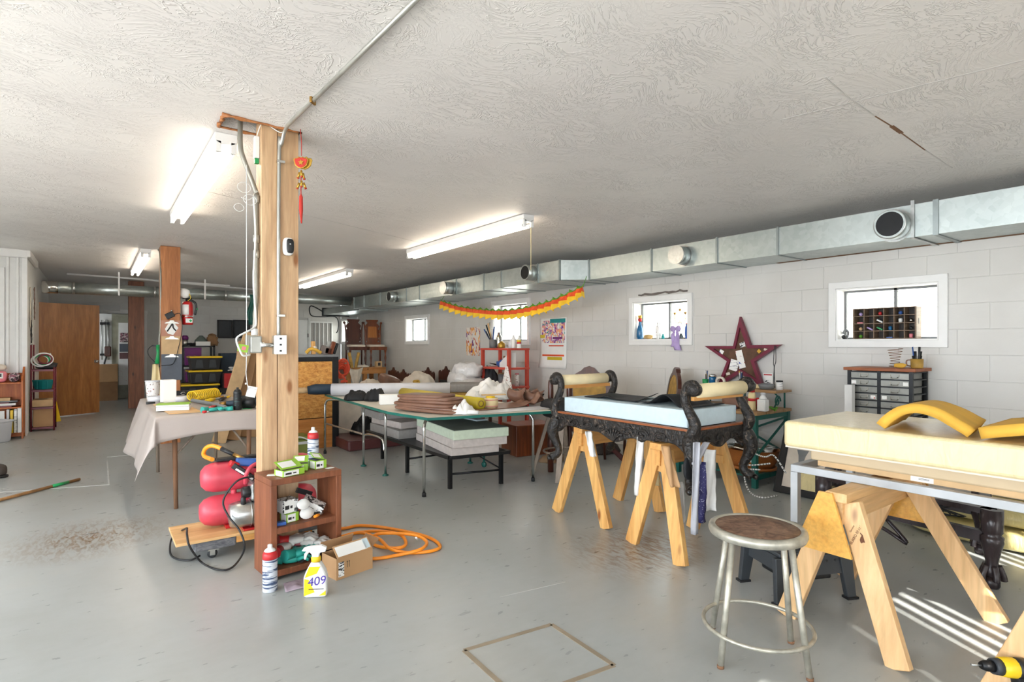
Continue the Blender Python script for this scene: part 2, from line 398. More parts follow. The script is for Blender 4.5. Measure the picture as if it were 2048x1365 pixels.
P('pink', (226, 130, 140), .5); P('rope_red', (222, 84, 54), .7, bmp=.5); P('grey_clipboard', (86, 92, 102), .5); P('rose_board', (190, 136, 112), .6); P('silver_cloth', (170, 170, 176), .5); P('drawer_metal', (138, 138, 132), .38, .55, var=.12, vs=9); P('shell', (206, 170, 110), .5)
P('dusty_tape', (70, 60, 54), .7); P('block_grey', (120, 110, 104), .8); P('stool_metal', (186, 182, 168), .38, .5, var=.15, vs=25); P('stain', (120, 92, 62), .8); P('plaster_line', (206, 202, 200), .6); P('rust', (128, 92, 66), .8); P('groove', (150, 136, 116), .8, var=.1); P('scratch', (196, 198, 196), .5)
wood('post_wood', (182, 142, 104), (218, 184, 144), 2, 5, c3=(140, 90, 50)); wood('post_orange', (158, 96, 52), (200, 134, 82), 2, 6, c3=(90, 46, 24)); wood('post_dark', (112, 66, 42), (158, 98, 66), 2, 7, c3=(50, 30, 22))
wood('pine', (206, 146, 78), (238, 190, 118), 2, 4, c3=(140, 78, 34)); wood('pine_fresh', (212, 166, 112), (234, 196, 146), 2, 4, c3=(110, 68, 52)); wood('pine_x', (206, 142, 74), (232, 178, 104), 0, 4); wood('ply_gold', (216, 154, 66), (238, 184, 92), 0, 4, knots=False, rough=.35)
wood('door_wood', (146, 90, 42), (186, 124, 66), 2, 3, .3, knots=False, stretch=7); wood('brown_shelf', (110, 62, 38), (146, 88, 58), 2, 5, knots=False); wood('orange_shelf', (172, 88, 34), (206, 118, 54), 2, 6, knots=False)
wood('walnut', (62, 30, 20), (96, 50, 34), 2, 6, .3, knots=False); wood('chair_brown', (96, 46, 24), (140, 74, 38), 2, 6, .3, knots=False); wood('cane', (170, 100, 44), (196, 126, 60), 2, 8, knots=False); wood('bench_wood', (176, 116, 62), (206, 146, 86), 0, 4)
wood('top_stain', (136, 72, 34), (172, 98, 50), 1, 5, knots=False); wood('desk_wood', (150, 112, 72), (188, 150, 106), 1, 4, knots=False); wood('board_ply', (206, 160, 104), (232, 192, 138), 0, 4, knots=False); wood('old_wood', (120, 106, 92), (158, 140, 122), 2, 5); wood('crate_wood', (104, 84, 66), (140, 116, 92), 0, 8, knots=False); wood('dark_claw', (46, 38, 40), (64, 54, 56), 2, 4, .25, knots=False); wood('wicker', (150, 82, 34), (196, 122, 58), 2, 30, knots=False, stretch=.25)
wood('stick', (136, 96, 54), (176, 130, 80), 0, 6, knots=False)
mat_osb('osb', (170, 104, 40), (206, 140, 62), (226, 170, 92)); mat_osb('stool_seat', (74, 48, 36), (104, 68, 48), (146, 116, 94)); mat_osb('carpet_grey', (70, 72, 78), (94, 96, 100), (120, 120, 122))
wood('ply_floor', (186, 116, 52), (218, 150, 80), 0, 5, knots=False)
mat_print('print_lime', (236, 238, 230), [(140, 190, 60), (90, 92, 88)], 15, .56); mat_print('print_black', (234, 234, 232), [(40, 40, 42), (60, 60, 60)], 34, .54, stretch=(1, 1, 2)); mat_print('cup_floral', (238, 234, 230), [(160, 84, 70), (90, 60, 50)], 40, .62)
mat_print('poster_small', (232, 226, 216), [(198, 90, 60), (120, 60, 120), (240, 170, 80)], 7, .56, stretch=(1, 2, 1)); mat_print('poster_flower', (232, 228, 222), [(30, 150, 150), (214, 130, 150), (120, 60, 150), (236, 170, 120)], 17, .54)
mat_print('tie_navy', (34, 32, 86), [(180, 180, 200)], 90, .62); mat_print('book_dots', (236, 236, 232), [(196, 60, 50), (60, 150, 110)], 40, .66); mat_print('sheet_print', (236, 235, 232), [(170, 170, 176)], 60, .55, stretch=(.2, .2, 1)); mat_print('sheet_colour', (238, 235, 230), [(200, 60, 50), (60, 80, 160)], 26, .62)
mat_print('can_blue', (196, 200, 208), [(60, 76, 106)], 26, .50, stretch=(.25, .25, 3)); mat_print('can_black', (24, 26, 28), [(90, 150, 140)], 34, .6, stretch=(.3, .3, 2.5)); mat_print('photo', (206, 186, 186), [(150, 96, 110), (60, 50, 52)], 20, .5)
emit('tube_glow', (255, 242, 222), 10.0)
P('ink_purple', (74, 50, 150), .5); P('ink_dark', (40, 38, 40), .6); P('ink_brown', (110, 66, 40), .7); P('ink_red', (200, 50, 56), .6)
# ------------------------------------------------------------------ room shell
XL, YF = -3.4, -2.0
# floor
floor = struct('floor', 'floor', MB().box((XL-.3, YF-.2, -.12), (XR+.3, 18.8, 0)))
# sawn square patch in the slab: four dirty grooves
pc = [fl(928, 1302), fl(1103, 1250), fl(1228, 1332)]; pc.append(pc[0] + pc[2] - pc[1])
for i in range(4):
    a, b = pc[i], pc[(i+1) % 4]
    part('patch_groove', 'groove', floor, MB().beam(a+Vector((0, 0, .0005)), b+Vector((0, 0, .0005)), .022, .003))
for a, b in ((fl(0, 985), fl(218, 970)), (fl(218, 970), fl(214, 922)), (fl(214, 915), fl(290, 908))):
    part('chalk_line', 'scratch', floor, MB().beam(a+Vector((0, 0, .0005)), b+Vector((0, 0, .0005)), .012, .002))
for a, b in ((fl(1000, 1195), fl(1130, 1165)),):
    part('scratch', 'scratch', floor, MB().beam(a+Vector((0, 0, .0003)), b+Vector((0, 0, .0003)), .003, .001))
# posts: where they stand
P1, P2, P3 = Vector((.897, 3.612, 0)), Vector((.80, 8.72, 0)), Vector((.68, 13.9, 0))
# ceiling with a ragged hole beside the near post
hx0, hx1, hy0, hy1 = P1.x-.31, P1.x+.115, P1.y-.10, P1.y+.10
cb = MB()
for a, b in (((XL-.3, YF-.2), (XR+.3, hy0)), ((XL-.3, hy1), (XR+.3, 18.8)), ((XL-.3, hy0), (hx0, hy1)), ((hx1, hy0), (XR+.3, hy1))):
    cb.box((a[0], a[1], ZC), (b[0], b[1], ZC+.1))
for p in cb.v: p.z += ceil(p.x) - ZC
ceiling = struct('ceiling', 'ceiling', cb)
cav = MB().box((hx0-.1, hy0-.1, ZC+.34), (hx1+.1, hy1+.1, ZC+.38))
for a, b in (((hx0-.12, hy0-.1), (hx0, hy1+.1)), ((hx1, hy0-.1), (hx1+.12, hy1+.1)), ((hx0, hy0-.12), (hx1, hy0)), ((hx0, hy1), (hx1, hy1+.12))):
    cav.box((a[0], a[1], ZC+.101), (b[0], b[1], ZC+.34))
part('joist_cavity', 'post_dark', ceiling, cav)
for a, b in (((hx0-.01, hy0), (hx1, hy0)), ((hx0, hy0), (hx0, hy1)), ((hx0, hy1), (hx1, hy1))):
    pts = [Vector((a[0]+(b[0]-a[0])*i/9 + random.uniform(-.008, .008), a[1]+(b[1]-a[1])*i/9 + random.uniform(-.008, .008), ZC-.002)) for i in range(10)]
    part('broken_edge', 'post_orange', ceiling, MB().tube(pts, [random.uniform(.006, .016) for _ in pts], 5))
# ceiling seams and the crack
def zc(px, py): return onC(px, py)
cr = [zc(1650, 155), zc(1700, 197), zc(1750, 232), zc(1783, 252), zc(1803, 266), zc(1850, 300), zc(1905, 336)]
for i in range(len(cr)-1):
    w = .022 if i == 3 else .006
    part('crack', 'rust' if i >= 2 and i < 5 else 'plaster_line', ceiling, MB().beam(cr[i]-Vector((0, 0, .001)), cr[i+1]-Vector((0, 0, .001)), w, .003))
for i, (sx, sy, tx, ty) in enumerate(((1560, 240, 2048, 120), (380, 375, 900, 500))):
    part('seam', 'plaster_line', ceiling, MB().beam(zc(sx, sy)-Vector((0, 0, .0005)), zc(tx, ty)-Vector((0, 0, .0005)), .008, .002))

# ---- block walls
def cut(rects, holes):
    out = []
    for r in rects:
        todo = [r]
        for h in holes:
            nx = []
            for (a0, a1, b0, b1) in todo:
                c0, c1, d0, d1 = max(a0, h[0]), min(a1, h[1]), max(b0, h[2]), min(b1, h[3])
                if c0 >= c1 or d0 >= d1: nx.append((a0, a1, b0, b1)); continue
                if a0 < c0: nx.append((a0, c0, b0, b1))
                if c1 < a1: nx.append((c1, a1, b0, b1))
                if b0 < d0: nx.append((c0, c1, b0, d0))
                if d1 < b1: nx.append((c0, c1, d1, b1))
            todo = nx
        out += todo
    return [q for q in out if q[1]-q[0] > .012 and q[3]-q[2] > .012]
def block_wall(name, u0, u1, holes, to3, near, lim=300, slab_t=.2):
    """to3(u, z, n): wall coordinates to world, n = distance out of the wall face into the room"""
    def bx(mb, r, n0, n1):
        p = [to3(r[0], r[2], n0), to3(r[1], r[3], n1)]
        lo = [min(p[0][i], p[1][i]) for i in range(3)]; hi = [max(p[0][i], p[1][i]) for i in range(3)]
        return mb.box(lo, hi)
    wall = MB()
    for r in cut([(u0, u1, 0, ZW)], holes): bx(wall, r, -slab_t, -.0035)
    w = struct(name, 'block_paint', wall)
    rects = []; g = .0012
    k = 0; z = 0.0
    while z < ZW - .01:
        z1 = min(z+.2032, ZW); u = u0 - (.2032 if k % 2 else 0)
        while u < u1:
            a, b = max(u, u0), min(u+.4064, u1)
            if b - a > .02: rects.append((a+g, b-g, z+g, z1-g))
            u += .4064
        z = z1; k += 1
    rects = cut(rects, holes)
    rects.sort(key=near)
    rest = MB(); share = {}
    for i, r in enumerate(rects):
        off = random.uniform(-.0018, .0018)
        if i < lim:
            sz = (round(r[1]-r[0], 3), round(r[3]-r[2], 3))
            c0 = to3((r[0]+r[1])/2, (r[2]+r[3])/2, off)
            if sz not in share:
                m2 = MB(); c = to3((r[0]+r[1])/2, (r[2]+r[3])/2, 0); bx(m2, r, -.03, 0); m2.v = [p - c for p in m2.v]
                o = m2.build('block', 'block_paint', None, bevel=.0025); o.parent = w; share[sz] = o
            else:
                o = share[sz].copy(); col.objects.link(o)
            o.location = c0
        else: bx(rest, r, -.03, off)
    if rest.v:
        o = part('block_courses', 'block_paint', w, rest); o['kind'] = 'stuff'
    return w
# windows of the right wall (outer casing in wall coordinates)
WIN = []
for (l, r_, top, bot) in ((1659, 1897, 567, 695), (1260, 1386, 597, 690.5), (984, 1061, 604, 690.5), (811, 859, 633, 689.5), (683, 716, 638, 689)):
    a, b = onX(l, top, XR), onX(r_, bot, XR); zb = onX(l, bot, XR).z
    WIN.append((b.y, a.y, zb, a.z))
CW = .062
holesR = [(y0+CW, y1-CW, z0+CW, z1-CW) for y0, y1, z0, z1 in WIN]
wall_right = block_wall('wall_right', YF-.2, YB, holesR, lambda u, z, n: Vector((XR-n, u, z)), lambda r: (r[0] < -.2)*50 + abs((r[0]+r[1])/2-2)*.6 + (r[2] < .75)*5 + (r[2] > 2.2)*4)
for i, (y0, y1, z0, z1) in enumerate(WIN):
    o = thing('window_%d' % (i+1), '', '', (XR, (y0+y1)/2, z0)); del o['label']; del o['category']; o['kind'] = 'structure'
    yc = (y0+y1)/2; big = i < 2
    def fr(pad0, pad1):
        return [(y0+pad0, z0+pad0), (y1-pad0, z0+pad0), (y1-pad0, z1-pad0), (y0+pad0, z1-pad0)], [(y0+pad1, z0+pad1), (y1-pad1, z0+pad1), (y1-pad1, z1-pad1), (y0+pad1, z1-pad1)]
    M = Matrix(((0, 0, 1, XR-.012), (1, 0, 0, 0), (0, 1, 0, 0), (0, 0, 0, 1)))
    q = fr(0, CW); part('casing', 'trim_white', o, MB().strip(q[0], q[1], .028, M), bevel=.004)
    M2 = Matrix(((0, 0, 1, XR+.09), (1, 0, 0, 0), (0, 1, 0, 0), (0, 0, 0, 1)))
    q = fr(CW-.001, CW+.012); part('reveal', 'trim_white', o, MB().strip(q[0], q[1], .2, M2))
    M3 = Matrix(((0, 0, 1, XR+.15), (1, 0, 0, 0), (0, 1, 0, 0), (0, 0, 0, 1)))
    q = fr(CW+.012, CW+.03); sash = part('sash', 'grey_plastic', o, MB().strip(q[0], q[1], .03, M3))
    m = y0 + (y1-y0)*(.46 if big else .42)
    part('mullion', 'grey_plastic', o, MB().box((XR+.135, m-.012, z0+CW), (XR+.165, m+.012, z1-CW)))
    for a, b in ((y0+CW+.03, m-.012), (m+.012, y1-CW-.03)):
        part('pane', 'glass', o, MB().box((XR+.148, a, z0+CW+.03), (XR+.152, b, z1-CW-.03)))
# crumbled mortar over the second window
a = onX(1277, 592, XR-.004); b = onX(1375, 581, XR-.004)
pts = [a.lerp(b, i/14)+Vector((0, 0, random.uniform(-.006, .012))) for i in range(15)]
part('mortar_crumb', 'block_grey', wall_right, MB().tube(pts, [random.uniform(.008, .016) for _ in pts], 5))
# white painted brick building outside
ob = struct('wall_outside', 'outside_white', MB().box((8.02, -6, -1), (8.2, 17, 5)))
bm_ = MB().box((0, 0, 0), (.02, .205, .062)).build('brick', 'outside_white', None, bevel=.004); bm_.parent = ob
k = 0; cnt = 0; first = True
for iz in range(16):
    for iy in range(18):
        o = bm_ if first else bm_.copy()
        if not first: col.objects.link(o)
        first = False
        o.location = (8.005, .9 + iy*.215 + (.1075 if iz % 2 else 0), 1.25 + iz*.072)
struct('ground_outside', 'concrete_out', MB().box((-14, -16, -.25), (22, 22, -.13)))

# ---- back wall with the doorway
DX0, DX1, DZ = -.74, .87, 2.0
wall_back = block_wall('wall_back', -.8, XR, [(DX0, DX1, -1, DZ)], lambda u, z, n: Vector((u, YB-n, z)), lambda r: -r[2])
tr = MB().box((DX0-.1, YB-.03, DZ), (DX1+.1, YB+.22, DZ+.09)); struct('trim_1', 'trim_white', tr, bevel=.004)
struct('trim_2', 'trim_white', MB().box((DX1, YB-.03, 0), (DX1+.09, YB+.22, DZ-.001)), bevel=.004)
struct('trim_3', 'trim_white', MB().box((DX0-.09, YB-.03, 0), (DX0, YB+.22, DZ-.001)), bevel=.004)
struct('trim_4', 'grey_white', MB().box((-.7, YB-.09, 2.06), (.45, YB-.02, 2.18)), bevel=.004)
# ---- back room
struct('wall_backroom', 'olive_light', MB().box((-2.6, 18.5, 0), (3.2, 18.7, ZW)))
struct('wall_backroom_left', 'soffit', MB().box((-2.7, YB+.2, 0), (-2.5, 18.5, ZW)))
struct('wall_backroom_right', 'soffit', MB().box((3.2, YB+.2, 0), (3.4, 18.5, ZW)))
# ---- left partition: white panelled corner with a window
PX, PY = -.79, 10.6
wl = struct('wall_left', 'white_paint', MB().box((XL-.2, PY, 0), (-1.95, PY+.12, ZW)).box((-1.95, PY, 0), (-1.02, PY+.12, .9)).box((-1.95, PY, 2.32), (-1.02, PY+.12, ZW)).box((-1.02, PY, 0), (PX, PY+.12, ZW)).box((PX-.12, PY+.12, 0), (PX, YB+.2, ZW)))
for x in (-1.005, -.90, -.83):
    part('batten', 'trim_white', wl, MB().box((x, PY-.022, 0), (x+.03, PY, ZW-.1)), bevel=.004)
part('crown', 'trim_white', wl, MB().box((XL, PY-.06, ZC-.06), (PX+.02, PY, ZC+.1)).box((PX, PY-.06, ZC-.05), (PX+.05, PY+1.3, ZC+.1)), bevel=.012)
part('corner_board', 'trim_white', wl, MB().box((PX-.05, PY-.028, 0), (PX+.012, PY, ZW-.1)), bevel=.004)
w6 = thing('window_6', '', '', (-1.5, PY, .9)); del w6['label']; del w6['category']; w6['kind'] = 'structure'
part('casing', 'trim_white', w6, MB().box((-1.09, PY-.03, .83), (-1.02, PY, 2.39)).box((-1.95, PY-.03, .83), (-1.09, PY, .9)).box((-1.95, PY-.03, 2.32), (-1.09, PY, 2.39)), bevel=.004)
part('rail', 'trim_white', w6, MB().box((-1.95, PY+.03, 1.5), (-1.05, PY+.08, 1.56)).box((-1.06, PY+.03, .9), (-1.02, PY+.08, 2.32)))
part('pane', 'glass', w6, MB().box((-1.95, PY+.05, .9), (-1.06, PY+.056, 1.5))); part('pane', 'glass', w6, MB().box((-1.95, PY+.05, 1.56), (-1.06, PY+.056, 2.32)))
struct('wall_closet', 'grey_white', MB().box((XL-.2, 12.4, 0), (PX-.12, 12.5, ZW)))
# ---- side and front of the room (behind the camera): shop windows, one with vertical blinds
ws = MB(); W3 = (-1.4, 5.2, .3, 2.2)
for r in cut([(YF, PY, 0, ZW)], [W3]): ws.box((XL-.2, r[0], r[2]), (XL, r[1], r[3]))
struct('wall_side', 'white_paint', ws)
w9 = thing('window_9', '', '', (XL, 1.9, .3)); del w9['label']; del w9['category']; w9['kind'] = 'structure'  # unseen side windows, added to let in more daylight
for y in (-1.37, .8, 3.0, 5.17): part('mullion', 'trim_white', w9, MB().box((XL-.14, y-.03, .3), (XL-.08, y+.03, 2.2)))
pl = bpy.data.lights.new('daylight_portal', 'AREA'); pl.shape = 'RECTANGLE'; pl.size = 1.9; pl.size_y = 6.6; pl.cycles.is_portal = True
po = bpy.data.objects.new('daylight_portal', pl); col.objects.link(po); po.location = (XL-.21, 1.9, 1.25); po.rotation_euler = (0, R(-90), 0)
wf = MB()
W1, W2 = (-2.6, .45, .25, 2.1), (1.0, 4.7, .25, 2.1)
for r in cut([(XL-.2, XR+.2, 0, ZW)], [W1, W2]): wf.box((r[0], YF-.2, r[2]), (r[1], YF, r[3]))
struct('wall_front', 'white_paint', wf)
for n, w in ((7, W1), (8, W2)):
    o = thing('window_%d' % n, '', '', ((w[0]+w[1])/2, YF, w[2])); del o['label']; del o['category']; o['kind'] = 'structure'
    q = ([(w[0], w[2]), (w[1], w[2]), (w[1], w[3]), (w[0], w[3])], [(w[0]+.06, w[2]+.06), (w[1]-.06, w[2]+.06), (w[1]-.06, w[3]-.06), (w[0]+.06, w[3]-.06)])
    M = Matrix(((1, 0, 0, 0), (0, 0, -1, YF-.12), (0, 1, 0, 0), (0, 0, 0, 1)))
    part('window_frame', 'trim_white', o, MB().strip(q[0], q[1], .06, M))
    for x in (w[0]+(w[1]-w[0])/3, w[0]+(w[1]-w[0])*2/3): part('mullion', 'trim_white', o, MB().box((x-.025, YF-.15, w[2]+.06), (x+.025, YF-.09, w[3]-.06)))
    pl = bpy.data.lights.new('daylight_portal', 'AREA'); pl.shape = 'RECTANGLE'; pl.size = w[1]-w[0]; pl.size_y = w[3]-w[2]; pl.cycles.is_portal = True
    po = bpy.data.objects.new('daylight_portal', pl); col.objects.link(po); po.location = ((w[0]+w[1])/2, YF-.21, (w[2]+w[3])/2); po.rotation_euler = (R(90), 0, 0)
struct('added_awning', 'soffit', MB().box((XL-1.5, YF-3.4, 2.3), (.0, YF-.2, 2.38)))           # unseen awning, added to keep sun out of the left shop window
blind = thing('window_blind', 'white vertical blinds hanging in the shop window', 'blind', ((W2[0]+W2[1])/2, YF+.06, W2[2]))
part('head_rail', 'white_plastic', blind, MB().box((W2[0]-.05, YF+.03, W2[3]), (W2[1]+.05, YF+.09, W2[3]+.05)))
x = W2[0] - .04; k = 0
while x < W2[1] + .05:
    part('slat', 'white_plastic', blind, MB().cbox((x, YF+.06, (W2[2]+W2[3])/2), (.096, .0015, W2[3]-W2[2]+.1), (0, 0, R(24 if 1.62 < x < 3.3 else 3))))
    x += .088 + random.uniform(0, .012)
# ------------------------------------------------------------------ posts
def post(name, label, loc, w, d, mat, split=None, sidepaint=False):
    t = thing(name, label, 'post', loc)
    x, y = loc[0], loc[1]
    if split is None:
        part('timber', mat, t, MB().box((x-w/2, y-d/2, 0), (x+w/2, y+d/2, ZC-.001)), bevel=.004)
    else:
        part('timber', mat, t, MB().box((x-w/2, y-d/2, 0), (x-w/2+split, y+d/2, ZC+.05)), bevel=.004)
        part('timber', mat, t, MB().box((x-w/2+split+.003, y-d/2+.004, 0), (x+w/2, y+d/2, ZC+.05)), bevel=.004)
    return t
post1 = post('wooden_post', 'pale rough timber post behind the brown cube shelf', P1, .215, .135, 'post_wood', split=.09)
pf = P1.y - .0675; pl_ = P1.x - .1075                                # front and left faces of the near post
post2 = post('wooden_post', 'orange-brown post hung with three clipboards', P2, .225, .2, 'post_orange')
post3 = post('wooden_post', 'dark nail-pocked post standing before the back doorway', P3, .27, .2, 'post_dark')
# conduits
def F1(px, py, off=.012): return onY(px, py, pf - off)
cz = ZC - .014
c0 = F1(557, 690); c1 = F1(560, 285)
q = onY(562, 268, pf-.012)
run = [c0, Vector((c0.x, c0.y, 2.0)), Vector((c0.x+.005, c0.y, 2.52)), Vector((c0.x+.012, c0.y-.008, ZC-.10)), Vector((c0.x+.02, c0.y-.05, ZC-.035)), Vector((c0.x+.022, c0.y-.12, cz))]
e = onC(832, 0, .014); dirv = (e - run[-1]); run += [run[-1] + dirv*.5, run[-1] + dirv*1.6]
t = thing('conduit_run', 'bright steel conduit strapped up the pale post and along the ceiling', 'conduit', run[0])
part('pipe', 'conduit', t, MB().tube(spline(run[:6], 5) + run[6:], .0105, 10))
for py in (325, 632): 
    p = F1(558, py, .003); part('strap', 'chrome', t, MB().box((p.x-.018, p.y-.028, p.z-.008), (p.x+.03, p.y, p.z+.008)), bevel=.002)
m = run[5].lerp(run[6], .55); part('strap', 'brass', t, MB().cbox(m, (.05, .014, .03), (0, 0, .8)), bevel=.003)
# grey conduit on the left side of the post, from the hole to the junction box
xg = pl_ - .018
g = [Vector((xg-.085, pf+.06, ZC+.05)), Vector((xg-.085, pf+.055, ZC-.12)), Vector((xg-.07, pf+.05, ZC-.2)), Vector((xg-.005, pf+.045, ZC-.38)), Vector((xg, pf+.045, ZC-.45)), Vector((xg, pf+.045, 1.62)), Vector((xg-.004, pf+.04, 1.5)), Vector((xg-.012, pf+.03, 1.38))]
t = thing('conduit_run', 'dull grey conduit dropping from the ceiling hole to the junction box', 'conduit', g[-1])
part('pipe', 'conduit_dark', t, MB().tube(spline(g, 5), .014, 10))
for z in (ZC-.43, 1.93, 1.84): part('coupling', 'conduit', t, MB().lathe([(.019, -.022), (.019, .022)], 12, (xg, pf+.045, z)))
part('connector', 'white_plastic', t, MB().lathe([(.02, -.02), (.02, .02)], 12, (xg-.012, pf+.03, 1.375)))
# junction box, outlet box and the nipple between them
jb = thing('junction_box', 'grey square junction box on the side of the pale post', 'electrical box', (xg-.02, pf-.0, 1.24))
part('body', 'conduit', jb, MB().box((xg-.05, pf-.03, 1.25), (xg+.016, pf+.06, 1.352)), bevel=.008)
part('cover', 'conduit_dark', jb, MB().box((xg-.058, pf-.034, 1.246), (xg-.05, pf+.064, 1.356)), bevel=.002)
part('nipple', 'chrome', jb, MB().tube([(xg+.01, pf-.032, 1.30), (xg+.04, pf-.036, 1.298), (c0.x-.035, pf-.03, 1.296)], [.017, .014, .012], 10))
ob_ = thing('outlet_box', 'white switch plate box under the steel conduit', 'outlet', (c0.x, pf, 1.24))
part('body', 'conduit', ob_, MB().box((c0.x-.034, pf-.045, 1.245), (c0.x+.036, pf-.0005, 1.355)), bevel=.004)
part('plate', 'white_plastic', ob_, MB().box((c0.x-.03, pf-.05, 1.243), (c0.x+.038, pf-.045, 1.357)), bevel=.002)
for dz in (.036, 0, -.036): part('screw', 'dark_metal', ob_, MB().box((c0.x-.003, pf-.052, 1.3+dz-.005), (c0.x+.009, pf-.05, 1.3+dz+.005)))
# white cable looping out of the box with a lime tag
cb_ = [F1(507, 395, -.02), F1(511, 470, -.02), F1(507, 560, -.02), F1(512, 640, -.01), F1(508, 655, .0), F1(496, 663, .03), F1(477, 673, .05), F1(473, 683, .05), F1(482, 706, .05), F1(488, 712, .04), F1(500, 710, .02)]
t = thing('cable', 'white cable looping from the junction box up the post', 'cable', cb_[-1])
part('sheath', 'white_plastic', t, MB().tube(spline(cb_, 5), .0055, 8))
p = F1(486, 697, .05); part('tag', 'lime', t, MB().cbox(p, (.055, .003, .042), (0, R(12), 0)), label='lime green paper tag'); part('tag_picture', 'pink', t, MB().cbox(p-Vector((-.004, .003, 0)), (.022, .002, .02), (0, R(12), 0)))
# pull string with a paper tag
sp = [F1(493, 330, .02), F1(493, 700, .02), F1(492, 745, .02), F1(496, 775, .02)]
t = thing('pull_string', 'thin white string with a dangling paper tag beside the post', 'string', sp[-1])
part('string', 'white_plastic', t, MB().tube(spline(sp, 5), .0022, 6))
part('knot', 'white_plastic', t, MB().ball(F1(492, 768, .02), .006, 8, 6))
p = F1(503, 784, .022); part('tag', 'sheet_print', t, MB().cbox(p, (.052, .002, .062), (0, R(14), 0)))
# loops of wire by the top of the post
lp = MB()
for (cx, cy, r_, n) in ((488, 375, .03, 1), (478, 415, .022, 2), (500, 400, .03, 1)):
    for k in range(n):
        c = F1(cx, cy, -.01-.012*k); lp.tube([c + Vector((math.cos(a)*r_*1.2, .004*math.sin(3*a), math.sin(a)*r_)) for a in [2*math.pi*i/20 for i in range(20)]], .0016, 5, True)
lp.tube(spline([F1(482, 395, -.01), F1(497, 400, -.01), F1(507, 393, -.02)], 5), .0016, 5)
one('wire_loops', 'loose loops of thin white wire beside the pale post', 'wire', lp, 'white_plastic')
t = thing('doorbell_chime', 'small white box with green terminal high on the post side', 'box', F1(517, 318, -.04))
a = F1(519, 318, -.05); part('case', 'white_plastic', t, MB().box((pl_-.03, a.y-.015, a.z), (pl_-.001, a.y+.03, a.z+.13)), bevel=.004)
part('terminal', 'green_plastic', t, MB().box((pl_-.026, a.y-.005, a.z-.03), (pl_-.004, a.y+.02, a.z-.001)))
part('lead', 'white_plastic', t, MB().tube(spline([(pl_-.015, a.y, a.z+.13), (pl_+.01, a.y-.05, a.z+.2), (pl_+.1, pf-.03, ZC-.03), (pl_+.13, pf-.06, ZC-.002)], 5), .003, 6))
# security camera
p = F1(574, 495, 0)
t = thing('security_camera', 'white oval security camera with black face on the post', 'camera', p)
part('shell', 'white_plastic', t, MB().pillow((p.x, p.y-.026, p.z), (.062, .05, .108), p=.6, n=10))
part('face', 'black_plastic', t, MB().pillow((p.x+.006, p.y-.042, p.z+.002), (.046, .03, .088), p=.6, n=10))
part('sensor', 'chrome', t, MB().ball((p.x+.004, p.y-.058, p.z+.012), .005, 8, 6))
# lucky charm hanging from the ceiling by the post
o = onC(603, 258) ; dq = o.x*SN + o.y*CS
def C(px, py, k=0): return atd(px, py, dq + k)
t = thing('hanging_charm', 'red and gold good luck charm with tassel hanging beside the post', 'ornament', C(603, 447))
part('cord', 'red_cord', t, MB().tube([C(601, 259), C(603, 285), C(603, 312)], .0022, 6))
def fan(px, py, s, k, mat, nm):
    ctr = C(px, py, k); X = Vector((CS, -SN, 0)); Z = Vector((0, 0, 1)); M = face(ctr, X, Z)
    pl = [(-.045, .012), (-.04, .022), (-.022, .024), (-.012, .032), (0, .026), (.012, .032), (.022, .024), (.04, .022), (.045, .012), (.036, -.02), (.018, -.036), (0, -.042), (-.018, -.036), (-.036, -.02)]
    part(nm, mat, t, MB().prism([(x*s, y*s) for x, y in pl], .012, M), bevel=.003)
fan(609, 325, 1.06, .016, 'gold', 'back_plaque'); fan(602, 324, 1.0, 0, 'gold', 'plaque'); fan(602, 324, .86, -.004, 'red_cord', 'plaque_inlay')
part('star', 'gold', t, MB().prism([((.018 if i % 2 == 0 else .008)*math.sin(i*math.pi/5), (.018 if i % 2 == 0 else .008)*math.cos(i*math.pi/5)) for i in range(10)], .004, face(C(602, 325, -.013), Vector((CS, -SN, 0)), (0, 0, 1))))
for (px, py, a) in ((598, 350, -.3), (607, 352, .25), (603, 347, .1), (597, 371, -.35), (609, 371, .35), (603, 367, 0)):
    c = C(px, py, random.uniform(-.01, .01)); dx = Vector((CS, -SN, 0))*math.sin(a) - Vector((0, 0, math.cos(a)))
    b = part('bead', 'gold', t, MB().tube([c-dx*.016, c+dx*.018], .007, 8)); part('bead_ring', 'red_cord', b, MB().tube([c+dx*.0182, c+dx*.023], .008, 8))
part('tassel', 'red_cord', t, MB().tube([C(602, 340), C(602, 388), C(602, 394), C(602, 420), C(603, 447)], [.003, .003, .011, .012, .004], 8))

